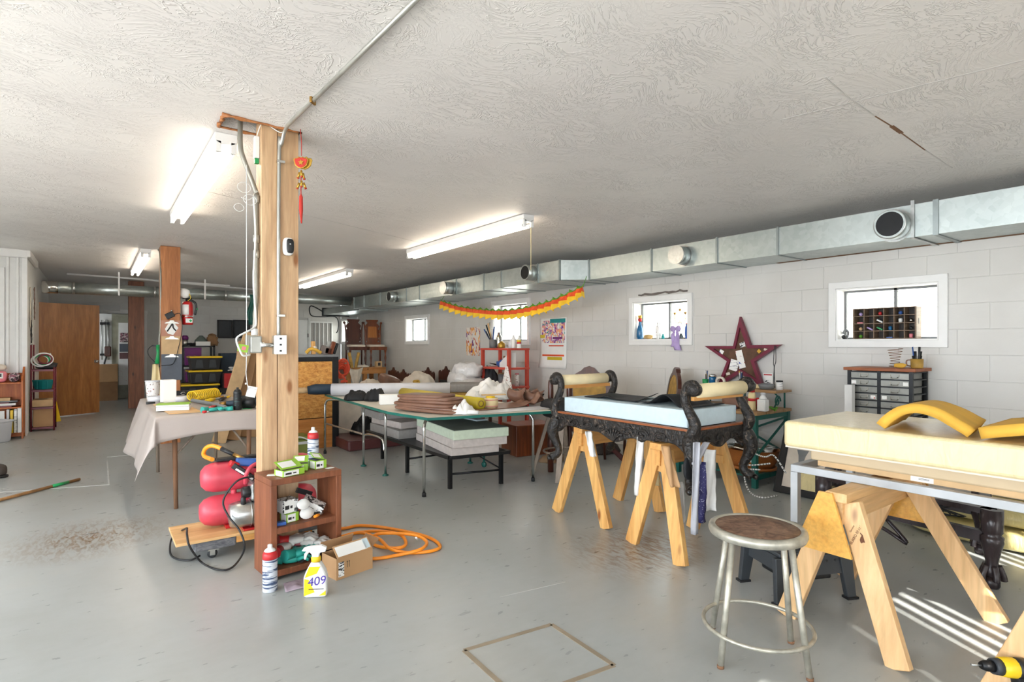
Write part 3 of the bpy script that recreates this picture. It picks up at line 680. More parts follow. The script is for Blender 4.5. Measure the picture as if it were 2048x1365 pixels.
# ------------------------------------------------------------------ fluorescent fixtures
def fixture(label, x, y0, y1, cord=False):
    ZC = ceil(x)
    t = thing('fluorescent_light', label, 'light', (x, (y0+y1)/2, ZC-.12))
    part('housing', 'trim_white', t, MB().add([Vector(p) for p in sum([[(x-.062, y, ZC-.002), (x-.062, y, ZC-.05), (x-.03, y, ZC-.068), (x+.03, y, ZC-.068), (x+.062, y, ZC-.05), (x+.062, y, ZC-.002)] for y in (y0, y1)], [])], [(0, 1, 7, 6), (1, 2, 8, 7), (2, 3, 9, 8), (3, 4, 10, 9), (4, 5, 11, 10), (5, 0, 6, 11), (5, 4, 3, 2, 1, 0), (6, 7, 8, 9, 10, 11)]))
    for s in (-1, 1):
        for y in (y0+.012, y1-.012):
            part('lamp_holder', 'white_plastic', t, MB().box((x+s*.042-.016, y-.012, ZC-.118), (x+s*.042+.016, y+.012, ZC-.05)), bevel=.003)
        tb = part('tube', 'tube_glow', t, MB().tube([(x+s*.042, y0+.045, ZC-.098), (x+s*.042, y1-.045, ZC-.098)], .0165, 12))
        for y, dy in ((y0+.026, .018), (y1-.044, .018)): part('tube_cap', 'chrome', tb, MB().tube([(x+s*.042, y, ZC-.098), (x+s*.042, y+dy, ZC-.098)], .0165, 12))
    if cord:
        a = Vector((x+.04, y0+.02, ZC-.1)); part('pull_cord', 'foam_cream', t, MB().tube([a, a-Vector((0, 0, .42))], .003, 6))
    return t
fixture('lit twin tube fixture beside the pale post', .65, 3.83, 6.4)
fixture('lit twin tube fixture with a hanging pull cord above the work table', 3.29, 4.15, 6.62, True)
fixture('lit twin tube fixture over the back of the shop near the square duct', 3.3, 8.82, 11.45)
fixture('small lit twin tube fixture ahead of the clipboard post', .555, 9.1, 11.7)

# ------------------------------------------------------------------ square duct along the right wall
ZT, ZBt, XD1, XD2 = 2.362, 2.116, 4.965, 4.67
def dY(px, X): return onX(px, 500, X).y
t = thing('square_duct', 'galvanized square duct running along the block wall under the ceiling', 'duct', (5.2, 4, ZBt))
cuts1 = [-1.9] + [dY(px, XD1) for px in (1872, 1556, 1434, 1303, 1178)]
ya = dY(1178, XD1); yb = dY(1119, XD2)
cuts2 = [dY(px, XD2) for px in (1119, 1076, 1003, 968, 913, 839, 813, 760, 728, 708)]
for a, b in zip(cuts1[:-1], cuts1[1:]): part('duct_section', 'galvanized', t, MB().box((XD1, a+.001, ZBt), (XR-.012, b-.001, ZT)))
part('duct_section', 'galvanized', t, MB().add([(XD1, ya, ZBt), (XR-.012, ya, ZBt), (XR-.012, ya, ZT), (XD1, ya, ZT), (XD2, yb, ZBt), (XR-.012, yb, ZBt), (XR-.012, yb, ZT), (XD2, yb, ZT)], [(3, 2, 1, 0), (4, 5, 6, 7), (0, 1, 5, 4), (1, 2, 6, 5), (2, 3, 7, 6), (3, 0, 4, 7)]))
for a, b in zip(cuts2[:-1], cuts2[1:]): part('duct_section', 'galvanized', t, MB().box((XD2, a+.001, ZBt), (XR-.012, b-.001, ZT)))
yend = cuts2[-1]
part('duct_section', 'galvanized', t, MB().box((XD2+.12, yend, ZBt-.03), (XR-.012, 14.7, ZBt+.12)))
part('end_frame', 'dark_metal', t, MB().box((XD2+.10, 14.7, ZBt-.06), (XR-.012, 14.76, ZBt+.15)))
for i, y in enumerate(cuts1[1:]): 
    w = .034 if i == 0 else .02
    part('flange', 'flange_metal', t, MB().box((XD1-.012, y-w/2, ZBt-.008), (XR-.013, y+w/2, ZT+.008)))
for y in cuts2: part('flange', 'flange_metal', t, MB().box((XD2-.012, y-.011, ZBt-.008), (XR-.013, y+.011, ZT+.008)))
y = dY(1826, XD1); part('hanger_strap', 'steel', t, MB().box((XD1-.012, y-.012, ZBt-.01), (XD1-.006, y+.012, ZT+.03)).box((XD1-.012, y-.012, ZBt-.012), (XR-.013, y+.012, ZBt-.006)))
part('rust_streak', 'rust', t, MB().box((XR-.06, .9, ZBt-.003), (XR-.013, 2.9, ZBt-.0005)))
def collar(px, py, X, rad, ln, capped, mat='galvanized'):
    c = onX(px, py, X); 
    k = part('collar', mat, t, MB().lathe([(rad, 0), (rad, ln)], 28, c, (-1, 0, 0)))
    if capped: part('end_cap', 'steel', k, MB().lathe([(rad+.003, ln-.02), (rad+.003, ln+.004)], 28, c, (-1, 0, 0)))
    else:
        part('rolled_rim', 'steel', k, MB().tube([c+Vector((-ln, math.cos(a)*rad, math.sin(a)*rad)) for a in [2*math.pi*j/28 for j in range(28)]], .004, 6, True))
        part('mouth_shade', 'black_metal', k, MB().lathe([(rad-.002, ln+.0005), (rad-.012, ln+.0006)], 28, c, (-1, 0, 0))) if False else None
        part('mouth_shade', 'black_metal', k, MB().lathe([(rad*.86, ln*.98), (rad*.86, ln+.0015)], 28, c, (-1, 0, 0)))  # black disc paints the shaded inside of an open collar
    part('saddle', 'steel', k, MB().lathe([(rad+.018, 0), (rad+.018, .006)], 28, c, (-1, 0, 0)))
collar(1790, 452, XD1, .108, .11, False); collar(1366, 512, XD1, .095, .12, True); collar(1066, 547, XD2, .1, .14, False); collar(903, 577, XD2, .1, .16, True); collar(792, 594, XD2, .098, .15, False)
# the black cord hanging at its end
c = onY(625, 632, 14.9)
one('drooping_cable', 'black cable drooping below the end of the square duct', 'cable', MB().tube(spline([Vector((4.86, 14.70, 2.12)), onY(622, 612, 14.79), onY(622, 631, 14.79), onY(645, 634, 14.85), onY(670, 634, 15.0), onY(677, 645, 15.1), onY(676, 660, 15.1), onY(673, 666, 15.1)], 5), .014, 8), 'black_rubber')
# round duct across the shop
YD, ZD, RD = 12.46, 2.29, .1
t = thing('round_duct', 'shiny round spiral duct crossing the shop to the square duct', 'duct', (1.9, YD, ZD-RD))
xs = [PX+.06, -.3, .9, 2.1, 3.3, XD2]
for a, b in zip(xs[:-1], xs[1:]): part('pipe_section', 'galvanized', t, MB().lathe([(RD, a+.002), (RD, b-.002)], 28, (0, YD, ZD), (1, 0, 0)))
for a in xs[1:-1]: part('joint', 'steel', t, MB().lathe([(RD+.005, a-.02), (RD+.005, a+.02)], 28, (0, YD, ZD), (1, 0, 0)))
part('foil_wrap', 'chrome', t, MB().lathe([(RD+.006, xs[0]), (RD+.008, xs[0]+.1), (RD+.005, xs[0]+.22)], 20, (0, YD, ZD), (1, 0, 0)))
for px in (238, 410):
    x = onY(px, 580, YD-RD).x
    part('hanger_strap', 'trim_white', t, MB().box((x-.014, YD-RD-.006, ZD-.1), (x+.014, YD-RD-.003, ceil(x)-.001)))
one('ceiling_batten', 'long white batten on the ceiling behind the round duct', 'batten', MB().beam(onC(134, 548, .02), onC(460, 572, .02), .04, .03), 'trim_white')
one('ceiling_pipe', 'thin white pipe on the ceiling reaching towards the square duct', 'pipe', MB().tube([onC(300, 561, .04), onC(460, 575, .04), onC(695, 597, .04)], .02, 8), 'trim_white')
# ================================================================== left side and back of the shop
def panel(name, mat, parent, a, b, th, z0, z1, **kw):
    a, b = Vector((a[0], a[1], 0)), Vector((b[0], b[1], 0)); d = (b-a).normalized(); n = Vector((-d.y, d.x, 0))
    M = Matrix((d, n, Vector((0, 0, 1)))).transposed().to_4x4(); M.translation = a
    return part(name, mat, parent, MB().box((0, -th/2, z0), ((b-a).length, th/2, z1), M), **kw)
def item_box(name, label, cat, c, sz, rot, mat, group=None, bevel=.003):
    """upright box standing on the point c"""
    M = Matrix.Translation(Vector(c)) @ Matrix.Rotation(rot, 4, 'Z')
    return one(name, label, cat, MB().box((-sz[0]/2, -sz[1]/2, 0), (sz[0]/2, sz[1]/2, sz[2]), M), mat, group, bevel=bevel)
def can(label, c, r, h, body, cap, name='spray_can', top='white_plastic'):
    t = thing(name, label, 'spray can', c); c = Vector(c)
    part('body', body, t, MB().lathe([(r*.94, 0), (r, .004), (r, h*.70), (r*.98, h*.715)], 20, c), smooth=None)
    part('shoulder', cap, t, MB().lathe([(r*.99, h*.70), (r*1.02, h*.71), (r*1.0, h*.80), (r*.8, h*.86)], 20, c))
    part('nozzle', top, t, MB().lathe([(r*.8, h*.862), (r*.62, h*.90), (r*.34, h*.915), (r*.32, h*.99), (r*.2, h)], 16, c))
    return t
# brown flush door standing open
d1 = thing('door_1', '', '', (-.39, 13.07, 0)); del d1['label']; del d1['category']; d1['kind'] = 'structure'
A, B = Vector((-.83, 12.85, 0)), Vector((.06, 13.30, 0)); dd = (B-A).normalized(); nn = Vector((dd.y, -dd.x, 0))
panel('leaf', 'door_wood', d1, A, B, .036, .012, 2.05, bevel=.002)
k = B - dd*.065 + nn*.018 + Vector((0, 0, .985))
hd = part('door_handle', 'chrome', d1, MB().lathe([(.03, 0), (.03, .006), (.012, .008), (.011, .03), (.026, .042), (.028, .056), (.018, .066), (.001, .068)], 18, k, nn))
# ---- clutter hanging on the side of the partition
for i, (px, py0, py1, w, m) in enumerate(((61, 575, 655, .05, 'cream_cloth'), (66, 600, 700, .06, 'white_cloth'), (69, 575, 640, .03, 'brown_leather'), (63, 640, 700, .04, 'dark_cloth'))):
    X = PX + .014; a, b = onX(px, py0, X), onX(px, py1, X)
    lab = ('cream rag hung on the side of the white partition', 'crumpled white rag hung on the side of the white partition', 'brown leather strap hung on the side of the white partition', 'dark sash hung on the side of the white partition')[i]
    def fn(u, v, a=a, b=b, w=w, i=i):
        q = a.lerp(b, v); return q + Vector((.012*noise.noise(Vector((u*4, v*7, i*5.))), (u-.5)*w*2*(1-.3*math.sin(v*5+i)), 0))
    one(('hanging_rag', 'hanging_rag', 'leather_strap', 'hanging_rag')[i], lab, ('rag', 'rag', 'strap', 'rag')[i], MB().grid(fn, 4, 14), m, solid=.006)

# ---- orange-brown bookcase in front of the partition
by0, by1, bx1, bx0 = 10.28, 10.56, -.80, -1.75
t = thing('bookcase', 'orange-brown wooden bookcase with scalloped sides against the white partition', 'bookcase', ((bx0+bx1)/2, by1, 0))
def scal(x):
    M = face((x, by0, 0), (0, 1, 0), (0, 0, 1)); w = by1-by0
    pl = [(0, 0), (.05, 0), (.07, .05), (w/2, .075), (w-.07, .05), (w-.05, 0), (w, 0), (w, .98), (w-.04, .99), (w-.09, .95), (w-.14, .9), (.03, .86), (0, .8)]
    return MB().prism(pl, .02, M)
part('side_panel', 'orange_shelf', t, scal(bx1-.01)); part('side_panel', 'orange_shelf', t, scal(bx0+.01))
part('back_panel', 'orange_shelf', t, MB().box((bx0+.02, by1-.012, .08), (bx1-.02, by1-.002, .9)))
for z in (.09, .44, .78): part('shelf', 'orange_shelf', t, MB().box((bx0+.02, by0+.005, z-.02), (bx1-.02, by1-.012, z)), bevel=.002)
part('plinth', 'orange_shelf', t, MB().box((bx0+.02, by0+.02, .03), (bx1-.02, by0+.035, .07)))
def hat(label, c, r, m):
    t = thing('round_tin', label, 'tin', c); part('body', m, t, MB().lathe([(r*.96, 0), (r, .01), (r, .03), (r*.9, .04), (.001, .042)], 20, Vector(c) + Vector((0, 0, r)), (.1, -1, 0)))
one('yarn_ball', 'ball of variegated yarn on the bookcase top shelf', 'yarn', MB().pillow((-.9, 10.40, .78+.066), (.13, .13, .13), p=.9, wob=.12), 'photo')
t = thing('picture_tin', 'mauve cushion with a framed white label on the bookcase', 'cushion', (-1.06, 10.40, .78))
part('cushion', 'pink', t, MB().pillow((-1.06, 10.40, .86), (.17, .13, .16), p=.6)); part('label_card', 'paper', t, MB().cbox((-1.05, 10.335, .875), (.075, .004, .075))); part('emblem', 'black_plastic', t, MB().cbox((-1.045, 10.331, .88), (.035, .004, .045)))
one('folded_cap', 'pale peach cap resting above the bookcase cushion', 'cap', MB().pillow((-1.07, 10.44, .985), (.17, .15, .09), p=.8), 'cream_cloth')
for i, (x0, x1, z, h, m, lab) in enumerate(((-1.7, -.92, .44, .022, 'rack_red', 'flat maroon book at the bottom of the bookcase pile'), (-1.65, -.88, .462, .03, 'paper', 'flat white binder in the bookcase pile'), (-1.7, -.95, .492, .015, 'rack_red', 'thin maroon folder on the white binder'), (-1.72, -.86, .507, .02, 'grey_plastic', 'dark grey folder across the bookcase pile'), (-1.6, -.94, .527, .04, 'cardboard_light', 'tan cardboard sleeve on top of the bookcase pile'))):
    one('book', lab, 'book', MB().box((x0, by0+.02+.01*i, z), (x1, by1-.03, z+h)), m, 'books lying on the bookcase', bevel=.003)
for i, (x, w, h, m, lab) in enumerate(((-.835, .04, .335, 'paper', 'thick white binder at the end of the bottom bookcase row'), (-.878, .03, .32, 'sheet_print', 'grey printed folder in the bottom bookcase row'), (-.915, .028, .31, 'yellow_plastic', 'yellow folder in the bottom bookcase row'), (-.955, .03, .32, 'grey_vinyl', 'pale grey folder in the bottom bookcase row'))):
    one('folder', lab, 'folder', MB().box((x-w/2, by0-.06+.02*(i % 2), .092), (x+w/2, by1-.05, .092+h)), m, 'folders in the bottom of the bookcase', bevel=.003)
one('spotted_folder', 'white folder with red and green spots leaning out of the bookcase', 'folder', MB().box((-1.12, by0-.085, .15), (-.985, by0-.07, .40)), 'book_dots', bevel=.002)
t = thing('storage_bin', 'pale grey plastic bin on the floor before the bookcase', 'bin', (-1.12, 10.08, 0))
part('tub', 'grey_vinyl', t, MB().lathe([(.19, 0), (.215, .02), (.235, .27), (.25, .275), (.25, .3), (.23, .3), (.215, .05), (.001, .05)], 4, (-1.12, 10.03, 0)), bevel=.02)
# ---- burgundy rack beside the partition
rx0, rx1, ry0, ry1 = -.765, -.50, 10.98, 11.42
t = thing('metal_rack', 'burgundy metal rack standing between the bookcase and the brown door', 'rack', ((rx0+rx1)/2, (ry0+ry1)/2, 0))
for x, y, h in ((rx0, ry0, 1.3), (rx1, ry0, .96), (rx0, ry1, 1.3), (rx1, ry1, .96)): part('post', 'rack_red', t, MB().tube([(x, y, 0), (x, y, h)], .011, 8))
for z in (.06, .36, .62, .93): part('shelf', 'rack_red', t, MB().box((rx0, ry0, z-.012), (rx1, ry1, z)).box((rx0, ry0-.006, z-.03), (rx1, ry0+.006, z)))
part('cap', 'chrome', t, MB().ball((rx0, ry0, 1.31), .018, 8, 6))
item_box('cardboard_carton', 'large tan carton on the lowest shelf of the burgundy rack', 'box', (-.63, 11.2, .061), (.23, .38, .27), 0, 'cardboard')
item_box('cardboard_tray', 'shallow cardboard tray under the teal basket', 'box', (-.635, 11.2, .365), (.24, .40, .1), 0, 'cardboard_light')
t = thing('plastic_basket', 'teal plastic basket on the burgundy rack', 'basket', (-.64, 11.2, .62)); 
part('wall', 'teal_plastic', t, MB().lathe([(.12, 0), (.15, .12), (.158, .125), (.158, .14), (.145, .14), (.115, .01), (.001, .01)], 4, (-.64, 11.18, .621), sx=.85), bevel=.01)
for i in range(3): part('rib', 'teal_plastic', t, MB().beam((-.70+i*.06, 11.067, .63), (-.70+i*.06, 11.05, .755), .008, .006))
for i, (m, dz, r_) in enumerate((('white_plastic', 0, .1), ('green_plastic', .02, .09), ('white_plastic', .05, .11), ('rack_red', .06, .08))):
    c = Vector((-.66+.02*i, 10.95-.012*i, 1.06+dz*.4)); pts = [c + Vector((math.cos(a)*r_, .02*math.sin(2*a), math.sin(a)*r_*.85)) for a in [2*math.pi*k/24 for k in range(24)]]
    one('hose_coil', ('inner white hose coil', 'green hose coil', 'outer white hose coil', 'maroon hose coil')[i] + ' slung on the burgundy rack', 'hose', MB().tube(pts, .011, 8, True), m)
one('dark_tool_pile', 'dark heap of hand tools on top of the burgundy rack', 'tools', MB().pillow((-.60, 11.2, .975), (.24, .36, .09), p=.7, wob=.4, seed=2), 'dark_cloth')
t = thing('grease_gun', 'white and dark pump bottle standing on the burgundy rack', 'bottle', (-.55, 11.1, 1.0)); part('body', 'dark_metal', t, MB().lathe([(.02, 0), (.02, .07), (.012, .08)], 12, (-.55, 11.08, .99))); part('tip', 'white_plastic', t, MB().lathe([(.012, .08), (.012, .17), (.008, .18)], 10, (-.55, 11.08, .99)))
one('yellow_folder', 'bright yellow sheet behind the burgundy rack leg', 'sheet', MB().prism([(0, 0), (.1, 0), (.0, .32)], .006, face((-.485, 11.30, .09), (.5, .85, 0), (0, 0, 1))), 'yellow_plastic')

# ---- seen through the doorway
def Q(px, py, Y): return onY(px, py, Y)
a, b = Q(201, 782, 16.0), Q(226, 761, 16.0)
item_box('cardboard_box', 'dark brown carton under another in the back room', 'box', ((a.x+b.x)/2, 16.2, 0.0), (.42, .4, .44), 0, 'cardboard_dark'); item_box('cardboard_box', 'tan carton stacked on the dark carton in the back room', 'box', ((a.x+b.x)/2, 16.2, .44), (.42, .4, .40), 0, 'cardboard')
for i, px in enumerate((203, 209, 216)):
    p = Q(px, 640, 16.45); m = ('steel', 'white_plastic', 'steel')[i]
    t = thing('pipe_clamp', ('first bar clamp hanging nearest the brown door', 'white middle bar clamp hanging in the back room', 'third bar clamp hanging beside the wooden saw')[i], 'clamp', (p.x, 16.45, 1.0))
    part('bar', m, t, MB().tube([(p.x, 16.45, p.z), (p.x+.01, 16.45, p.z-.95)], .014, 8)); part('jaw', 'dark_metal', t, MB().box((p.x-.03, 16.42, p.z-.12), (p.x+.03, 16.48, p.z-.06))); part('jaw', 'dark_metal', t, MB().box((p.x-.03, 16.42, p.z-.85), (p.x+.03, 16.48, p.z-.8)))
p = Q(215, 705, 16.4); t = thing('wooden_saw', 'brown wooden saw hanging in the back room', 'saw', (p.x, 16.4, p.z-.2)); part('handle', 'walnut', t, MB().box((p.x-.06, 16.36, p.z-.1), (p.x+.07, 16.40, p.z+.14)), bevel=.02); part('cord', 'black_rubber', t, MB().tube(spline([(p.x-.02, 16.38, p.z-.1), (p.x-.06, 16.37, p.z-.3), (p.x+.04, 16.37, p.z-.42)], 5), .02, 6))
struct('trim_6', 'grey_white', MB().box((-.75, 16.5, 0), (.32, 16.6, ZW))); struct('trim_7', 'olive_light', MB().box((.33, 16.48, 0), (1.4, 16.6, 2.0)))
d2 = thing('door_2', '', '', (.8, 16.45, 0)); del d2['label']; del d2['category']; d2['kind'] = 'structure'
a, b = Q(233, 640, 16.4), Q(299, 640, 16.4); part('leaf', 'olive_light', d2, MB().box((a.x, 16.42, .01), (b.x, 16.46, 1.98)))
a, b = Q(237, 646, 16.4), Q(262, 770, 16.4); part('pane_board', 'paper', d2, MB().box((a.x, 16.405, b.z), (b.x+.3, 16.42, a.z)))
for (x0, x1, y0, y1, m, lab) in ((240, 262, 666, 685, 'photo', 'blue and pink picture taped high on the back door'), (239, 257, 688, 704, 'grey_clipboard', 'grey-blue picture taped on the back door'), (239, 259, 706, 718, 'maroon_vinyl', 'maroon card taped on the back door'), (237, 260, 736, 762, 'book_dots', 'multicoloured drawing taped low on the back door')):
    a, b = Q(x0, y0, 16.4), Q(x1, y1, 16.4); one('taped_picture', lab, 'picture', MB().box((a.x, 16.395, b.z), (b.x, 16.404, a.z)), m)

# ---- clipboard post and its fittings
y2 = P2.y - .1
def G(px, py, o=.006): return onY(px, py, y2 - o)
for i, (py0, py1, m, lab) in enumerate(((641, 674, 'rose_board', 'rose clipboard with a picture at the top of the post'), (673, 710, 'cardboard_light', 'tan clipboard in the middle of the post'), (709, 760, 'grey_clipboard', 'slate grey clipboard at the bottom of the post'))):
    o = .006 + .008*i; a, b = G(322.5, py0, o), G(364, py1, o)
    t = thing('clipboard', lab, 'clipboard', ((a.x+b.x)/2, y2, b.z)); part('board', m, t, MB().box((a.x, y2-o-.003, b.z), (b.x, y2-o+.002, a.z)), bevel=.001)
    cx = (a.x+b.x)/2; part('clip', 'chrome', t, MB().prism([(-.085, 0), (.085, 0), (.06, .018), (.03, .024), (.02, .042), (-.02, .042), (-.03, .024), (-.06, .018)], .014, face((cx, y2-o-.01, a.z-.04), (1, 0, 0), (0, 0, 1))))
    if i == 0:
        c = G(343, 659, o+.006); pic = part('picture', 'paper', t, MB().prism([(-.075, .0), (-.03, .085), (.03, .085), (.08, .02), (.02, -.075), (-.04, -.06)], .003, face(c, (1, 0, 0), (0, 0, 1))))
        part('drawing', 'dark_cloth', pic, MB().tube(spline([c+Vector((-.05, -.003, -.03)), c+Vector((-.02, -.003, .02)), c+Vector((.01, -.003, .07)), c+Vector((.02, -.003, .02)), c+Vector((.05, -.003, -.02))], 5), .009, 5))
p = G(339.5, 631, .018); t = thing('black_device', 'small black charger hanging tilted on the clipboard post', 'charger', p); part('case', 'black_plastic', t, MB().cbox(p, (.1, .02, .075), (0, R(-28), 0)), bevel=.006); part('screen', 'dark_metal', t, MB().cbox(p-Vector((0, .011, 0)), (.07, .002, .05), (0, R(-28), 0)))
part('lead', 'black_rubber', t, MB().tube(spline([p+Vector((.05, 0, .01)), G(361, 629, .03), G(364, 660, .03), G(356, 700, .04), G(347, 727, .045), G(332, 731, .04), G(322, 731, .03)], 5), .0045, 6)); part('hook', 'chrome', t, MB().ball(p+Vector((.02, 0, .06)), .012, 8, 6))
# grey cord down the left of the post
one('grey_cable', 'grey cable running down the left edge of the clipboard post', 'cable', MB().tube(spline([onC(316, 500, .0), onY(321, 520, y2+.03), onY(321, 650, y2+.03), onY(319, 680, y2+.02), onY(320, 735, y2+.03)], 5), .011, 6), 'conduit_dark')
# fire extinguisher and dust mask
p = onY(373, 645, P2.y); ex = p.x + .012; ez = onY(373, 650, P2.y).z; ey = P2.y
h = onY(373, 603, P2.y).z - ez; r_ = .068
t = thing('fire_extinguisher', 'red fire extinguisher mounted on the clipboard post', 'extinguisher', (ex, ey, ez))
part('cylinder', 'red_paint', t, MB().lathe([(r_*.9, 0), (r_, .012), (r_, h*.85), (r_*.8, h*.96), (r_*.35, h)], 22, (ex, ey, ez)))
part('label_band', 'paper', t, MB().lathe([(r_+.0012, h*.42), (r_+.0012, h*.85)], 22, (ex-.006, ey, ez))); part('strap', 'chrome', t, MB().lathe([(r_+.004, h*.33), (r_+.004, h*.38)], 22, (ex, ey, ez)))
lb = part('sign_card', 'white_plastic', t, MB().box((ex-.03, ey-r_-.006, ez+h*.08), (ex+.05, ey-r_-.003, ez+h*.26))); part('green_diamond', 'green_plastic', lb, MB().prism([(-.02, 0), (0, .02), (.02, 0), (0, -.02)], .002, face((ex+.028, ey-r_-.008, ez+h*.17), (1, 0, 0), (0, 0, 1))))
part('valve', 'black_metal', t, MB().lathe([(.024, h), (.024, h+.03), (.012, h+.04)], 12, (ex, ey, ez)).box((ex-.06, ey-.012, ez+h+.03), (ex+.05, ey+.012, ez+h+.045)))
part('hose', 'black_rubber', t, MB().tube(spline([(ex+.02, ey-.02, ez+h+.02), (ex+.085, ey-.03, ez+h*.95), (ex+.10, ey-.03, ez+h*.7), (ex+.085, ey-.02, ez+h*.42)], 6), .014, 8)); part('hose_tip', 'green_plastic', t, MB().ball((ex+.105, ey-.03, ez+h*.68), .016, 8, 6))
p = onY(369, 587, P2.y-.03); t = thing('dust_mask', 'white cup dust mask hung over the fire extinguisher', 'mask', p); part('cup', 'white_cloth', t, MB().pillow(p, (.13, .07, .13), (0, R(20), 0), p=.8, n=10)); part('strap', 'yellow_plastic', t, MB().tube(spline([p+Vector((.05, -.02, .0)), p+Vector((.07, -.02, -.06)), p+Vector((.04, -.01, -.1))], 5), .005, 6))
# yellow cloth with green clip hanging left of the post
t = thing('yellow_duster', 'yellow cloth hung from a green clip beside the clipboard post', 'cloth', onY(313, 790, y2))
def fn(u, v):
    a = onY(311, 729, y2-.02).lerp(onY(313, 792, y2-.02), v); w = .03 + .035*v; return a + Vector(((u-.5)*w*2, .02*math.sin(u*9+v*3), 0))
part('cloth', 'foam_cream', t, MB().grid(fn, 8, 10), solid=.006)
a = onY(314, 728, y2-.02); part('clip', 'green_plastic', t, MB().tube([a, onY(316, 708, y2-.02), onY(315, 690, y2-.02)], [.03, .016, .022], 8)); part('plug', 'black_plastic', t, MB().cbox(onY(308, 692, y2-.02), (.05, .03, .02))); part('lead', 'black_rubber', t, MB().tube(spline([onY(304, 692, y2-.02), onY(296, 700, y2-.03), onY(298, 712, y2-.03), onY(312, 727, y2-.03)], 5), .005, 6))

# ---- metal shelf, purple tool boxes and totes against the back wall
sx0, sx1, sy = onY(365, 700, 13.6).x, onY(428, 700, 13.6).x, 13.6
zt = onY(400, 692, sy).z
t = thing('storage_shelf', 'dark metal shelving holding purple tool boxes behind the totes', 'shelf', ((sx0+sx1)/2, sy+.2, 0))
for x in (sx0, sx1):
    for y in (sy, sy+.4): part('upright', 'dark_metal', t, MB().box((x-.02, y-.02, 0), (x+.02, y+.02, zt)))
for z in (.12, .5, .86, zt): part('shelf', 'dark_metal', t, MB().box((sx0-.02, sy-.02, z-.03), (sx1+.02, sy+.42, z)))
def toolbox(label, x0, x1, z0, z1):
    t = thing('tool_box', label, 'tool box', ((x0+x1)/2, sy+.16, z0)); part('body', 'purple_paint', t, MB().box((x0, sy+.0, z0), (x1, sy+.34, z1)), bevel=.006)
    for f in (.25, .6): part('latch', 'chrome', t, MB().box((x0+(x1-x0)*f-.02, sy-.012, z0+(z1-z0)*.4), (x0+(x1-x0)*f+.02, sy, z0+(z1-z0)*.55)))
    return t
a, b = onY(369, 693, sy), onY(403, 708, sy)
toolbox('purple tool box on the upper level of the dark shelving', a.x, b.x, .862, zt-.04); toolbox('purple tool box on the lower level of the dark shelving', a.x+.02, b.x+.03, .505, .78)
c = onY(402, 690, sy+.2); t = thing('water_jug', 'grey-green glass jug on top of the dark shelving', 'jug', (c.x, sy+.2, zt)); part('body', 'foam_green_top', t, MB().lathe([(.12, 0), (.13, .03), (.12, .12), (.05, .2), (.03, .22)], 16, (c.x, sy+.2, zt+.0)))
c = onY(406, 690, sy+.03); item_box('white_carton', 'low white carton in front of the jug on the shelving', 'box', (c.x, sy+.04, zt), (.28, .08, .09), 0, 'paper')
c = onY(424, 690, sy+.2); one('brown_sack', 'crumpled brown paper sack at the end of the shelving top', 'sack', MB().pillow((c.x, sy+.15, zt+.12), (.2, .2, .24), p=.6, wob=.5, seed=5), 'cardboard_dark')
c = onY(370, 680, sy+.1); t = thing('thermos', 'grey flask with a purple lid on the dark shelving', 'flask', (c.x, sy+.1, zt)); part('body', 'steel', t, MB().lathe([(.06, 0), (.06, .13)], 14, (c.x, sy+.1, zt))); part('lid', 'purple_paint', t, MB().lathe([(.065, .13), (.065, .19), (.04, .22)], 14, (c.x, sy+.1, zt)))
c = onY(385, 690, sy+.05); one('black_glove', 'black work glove lying on the dark shelving', 'glove', MB().pillow((c.x, sy+.06, zt+.03), (.2, .14, .06), p=.8, wob=.4, seed=3), 'black_cloth')
for i, (px, z) in enumerate(((372, .14), (374, .16))):
    pass
c = onY(372, 745, sy-.2)
# black totes with yellow lids
ty = 12.7
for i, (py0, py1, px0, px1) in enumerate(((713, 740, 379, 445), (741, 767.5, 377, 445), (768.5, 797, 361, 440))):
    a, b = onY(px0, py0, ty), onY(px1, py1, ty); a.z, b.z = onY(410, py0, ty).z, onY(410, py1, ty).z
    t = thing('storage_tote', ('top black tote with yellow lid in the stack', 'middle black tote with yellow lid in the stack', 'bottom black tote with yellow lid in the stack')[i], 'tote', ((a.x+b.x)/2, ty+.25, b.z))
    w = b.x-a.x; zt_, zb = a.z-.001, b.z+.001
    part('tub', 'black_plastic', t, MB().add([(a.x+.05, ty+.03, zb), (b.x-.05, ty+.03, zb), (b.x-.05, ty+.45, zb), (a.x+.05, ty+.45, zb), (a.x+.02, ty+.01, zt_-.035), (b.x-.02, ty+.01, zt_-.035), (b.x-.02, ty+.48, zt_-.035), (a.x+.02, ty+.48, zt_-.035)], [(3, 2, 1, 0), (4, 5, 6, 7), (0, 1, 5, 4), (1, 2, 6, 5), (2, 3, 7, 6), (3, 0, 4, 7)]), bevel=.01)
    part('lid', 'yellow_plastic', t, MB().box((a.x-.0, ty-.01, zt_-.035), (b.x, ty+.5, zt_)), bevel=.008)
    for f in (.3, .7): part('rib_panel', 'charcoal_plastic', t, MB().prism([(-.07, -.09), (-.05, .07), (.05, .07), (.07, -.09)], .012, face((a.x+w*f, ty+.014, (zt_+zb)/2-.01), (1, 0, 0), (0, 0, 1))))
zb0 = onY(410, 797, ty).z
if zb0 > .03: item_box('wooden_pallet', 'low dark platform under the stack of totes', 'platform', ((onY(361, 790, ty).x+onY(440, 790, ty).x)/2, ty+.25, 0), (.72, .5, zb0-.002), 0, 'dark_metal')
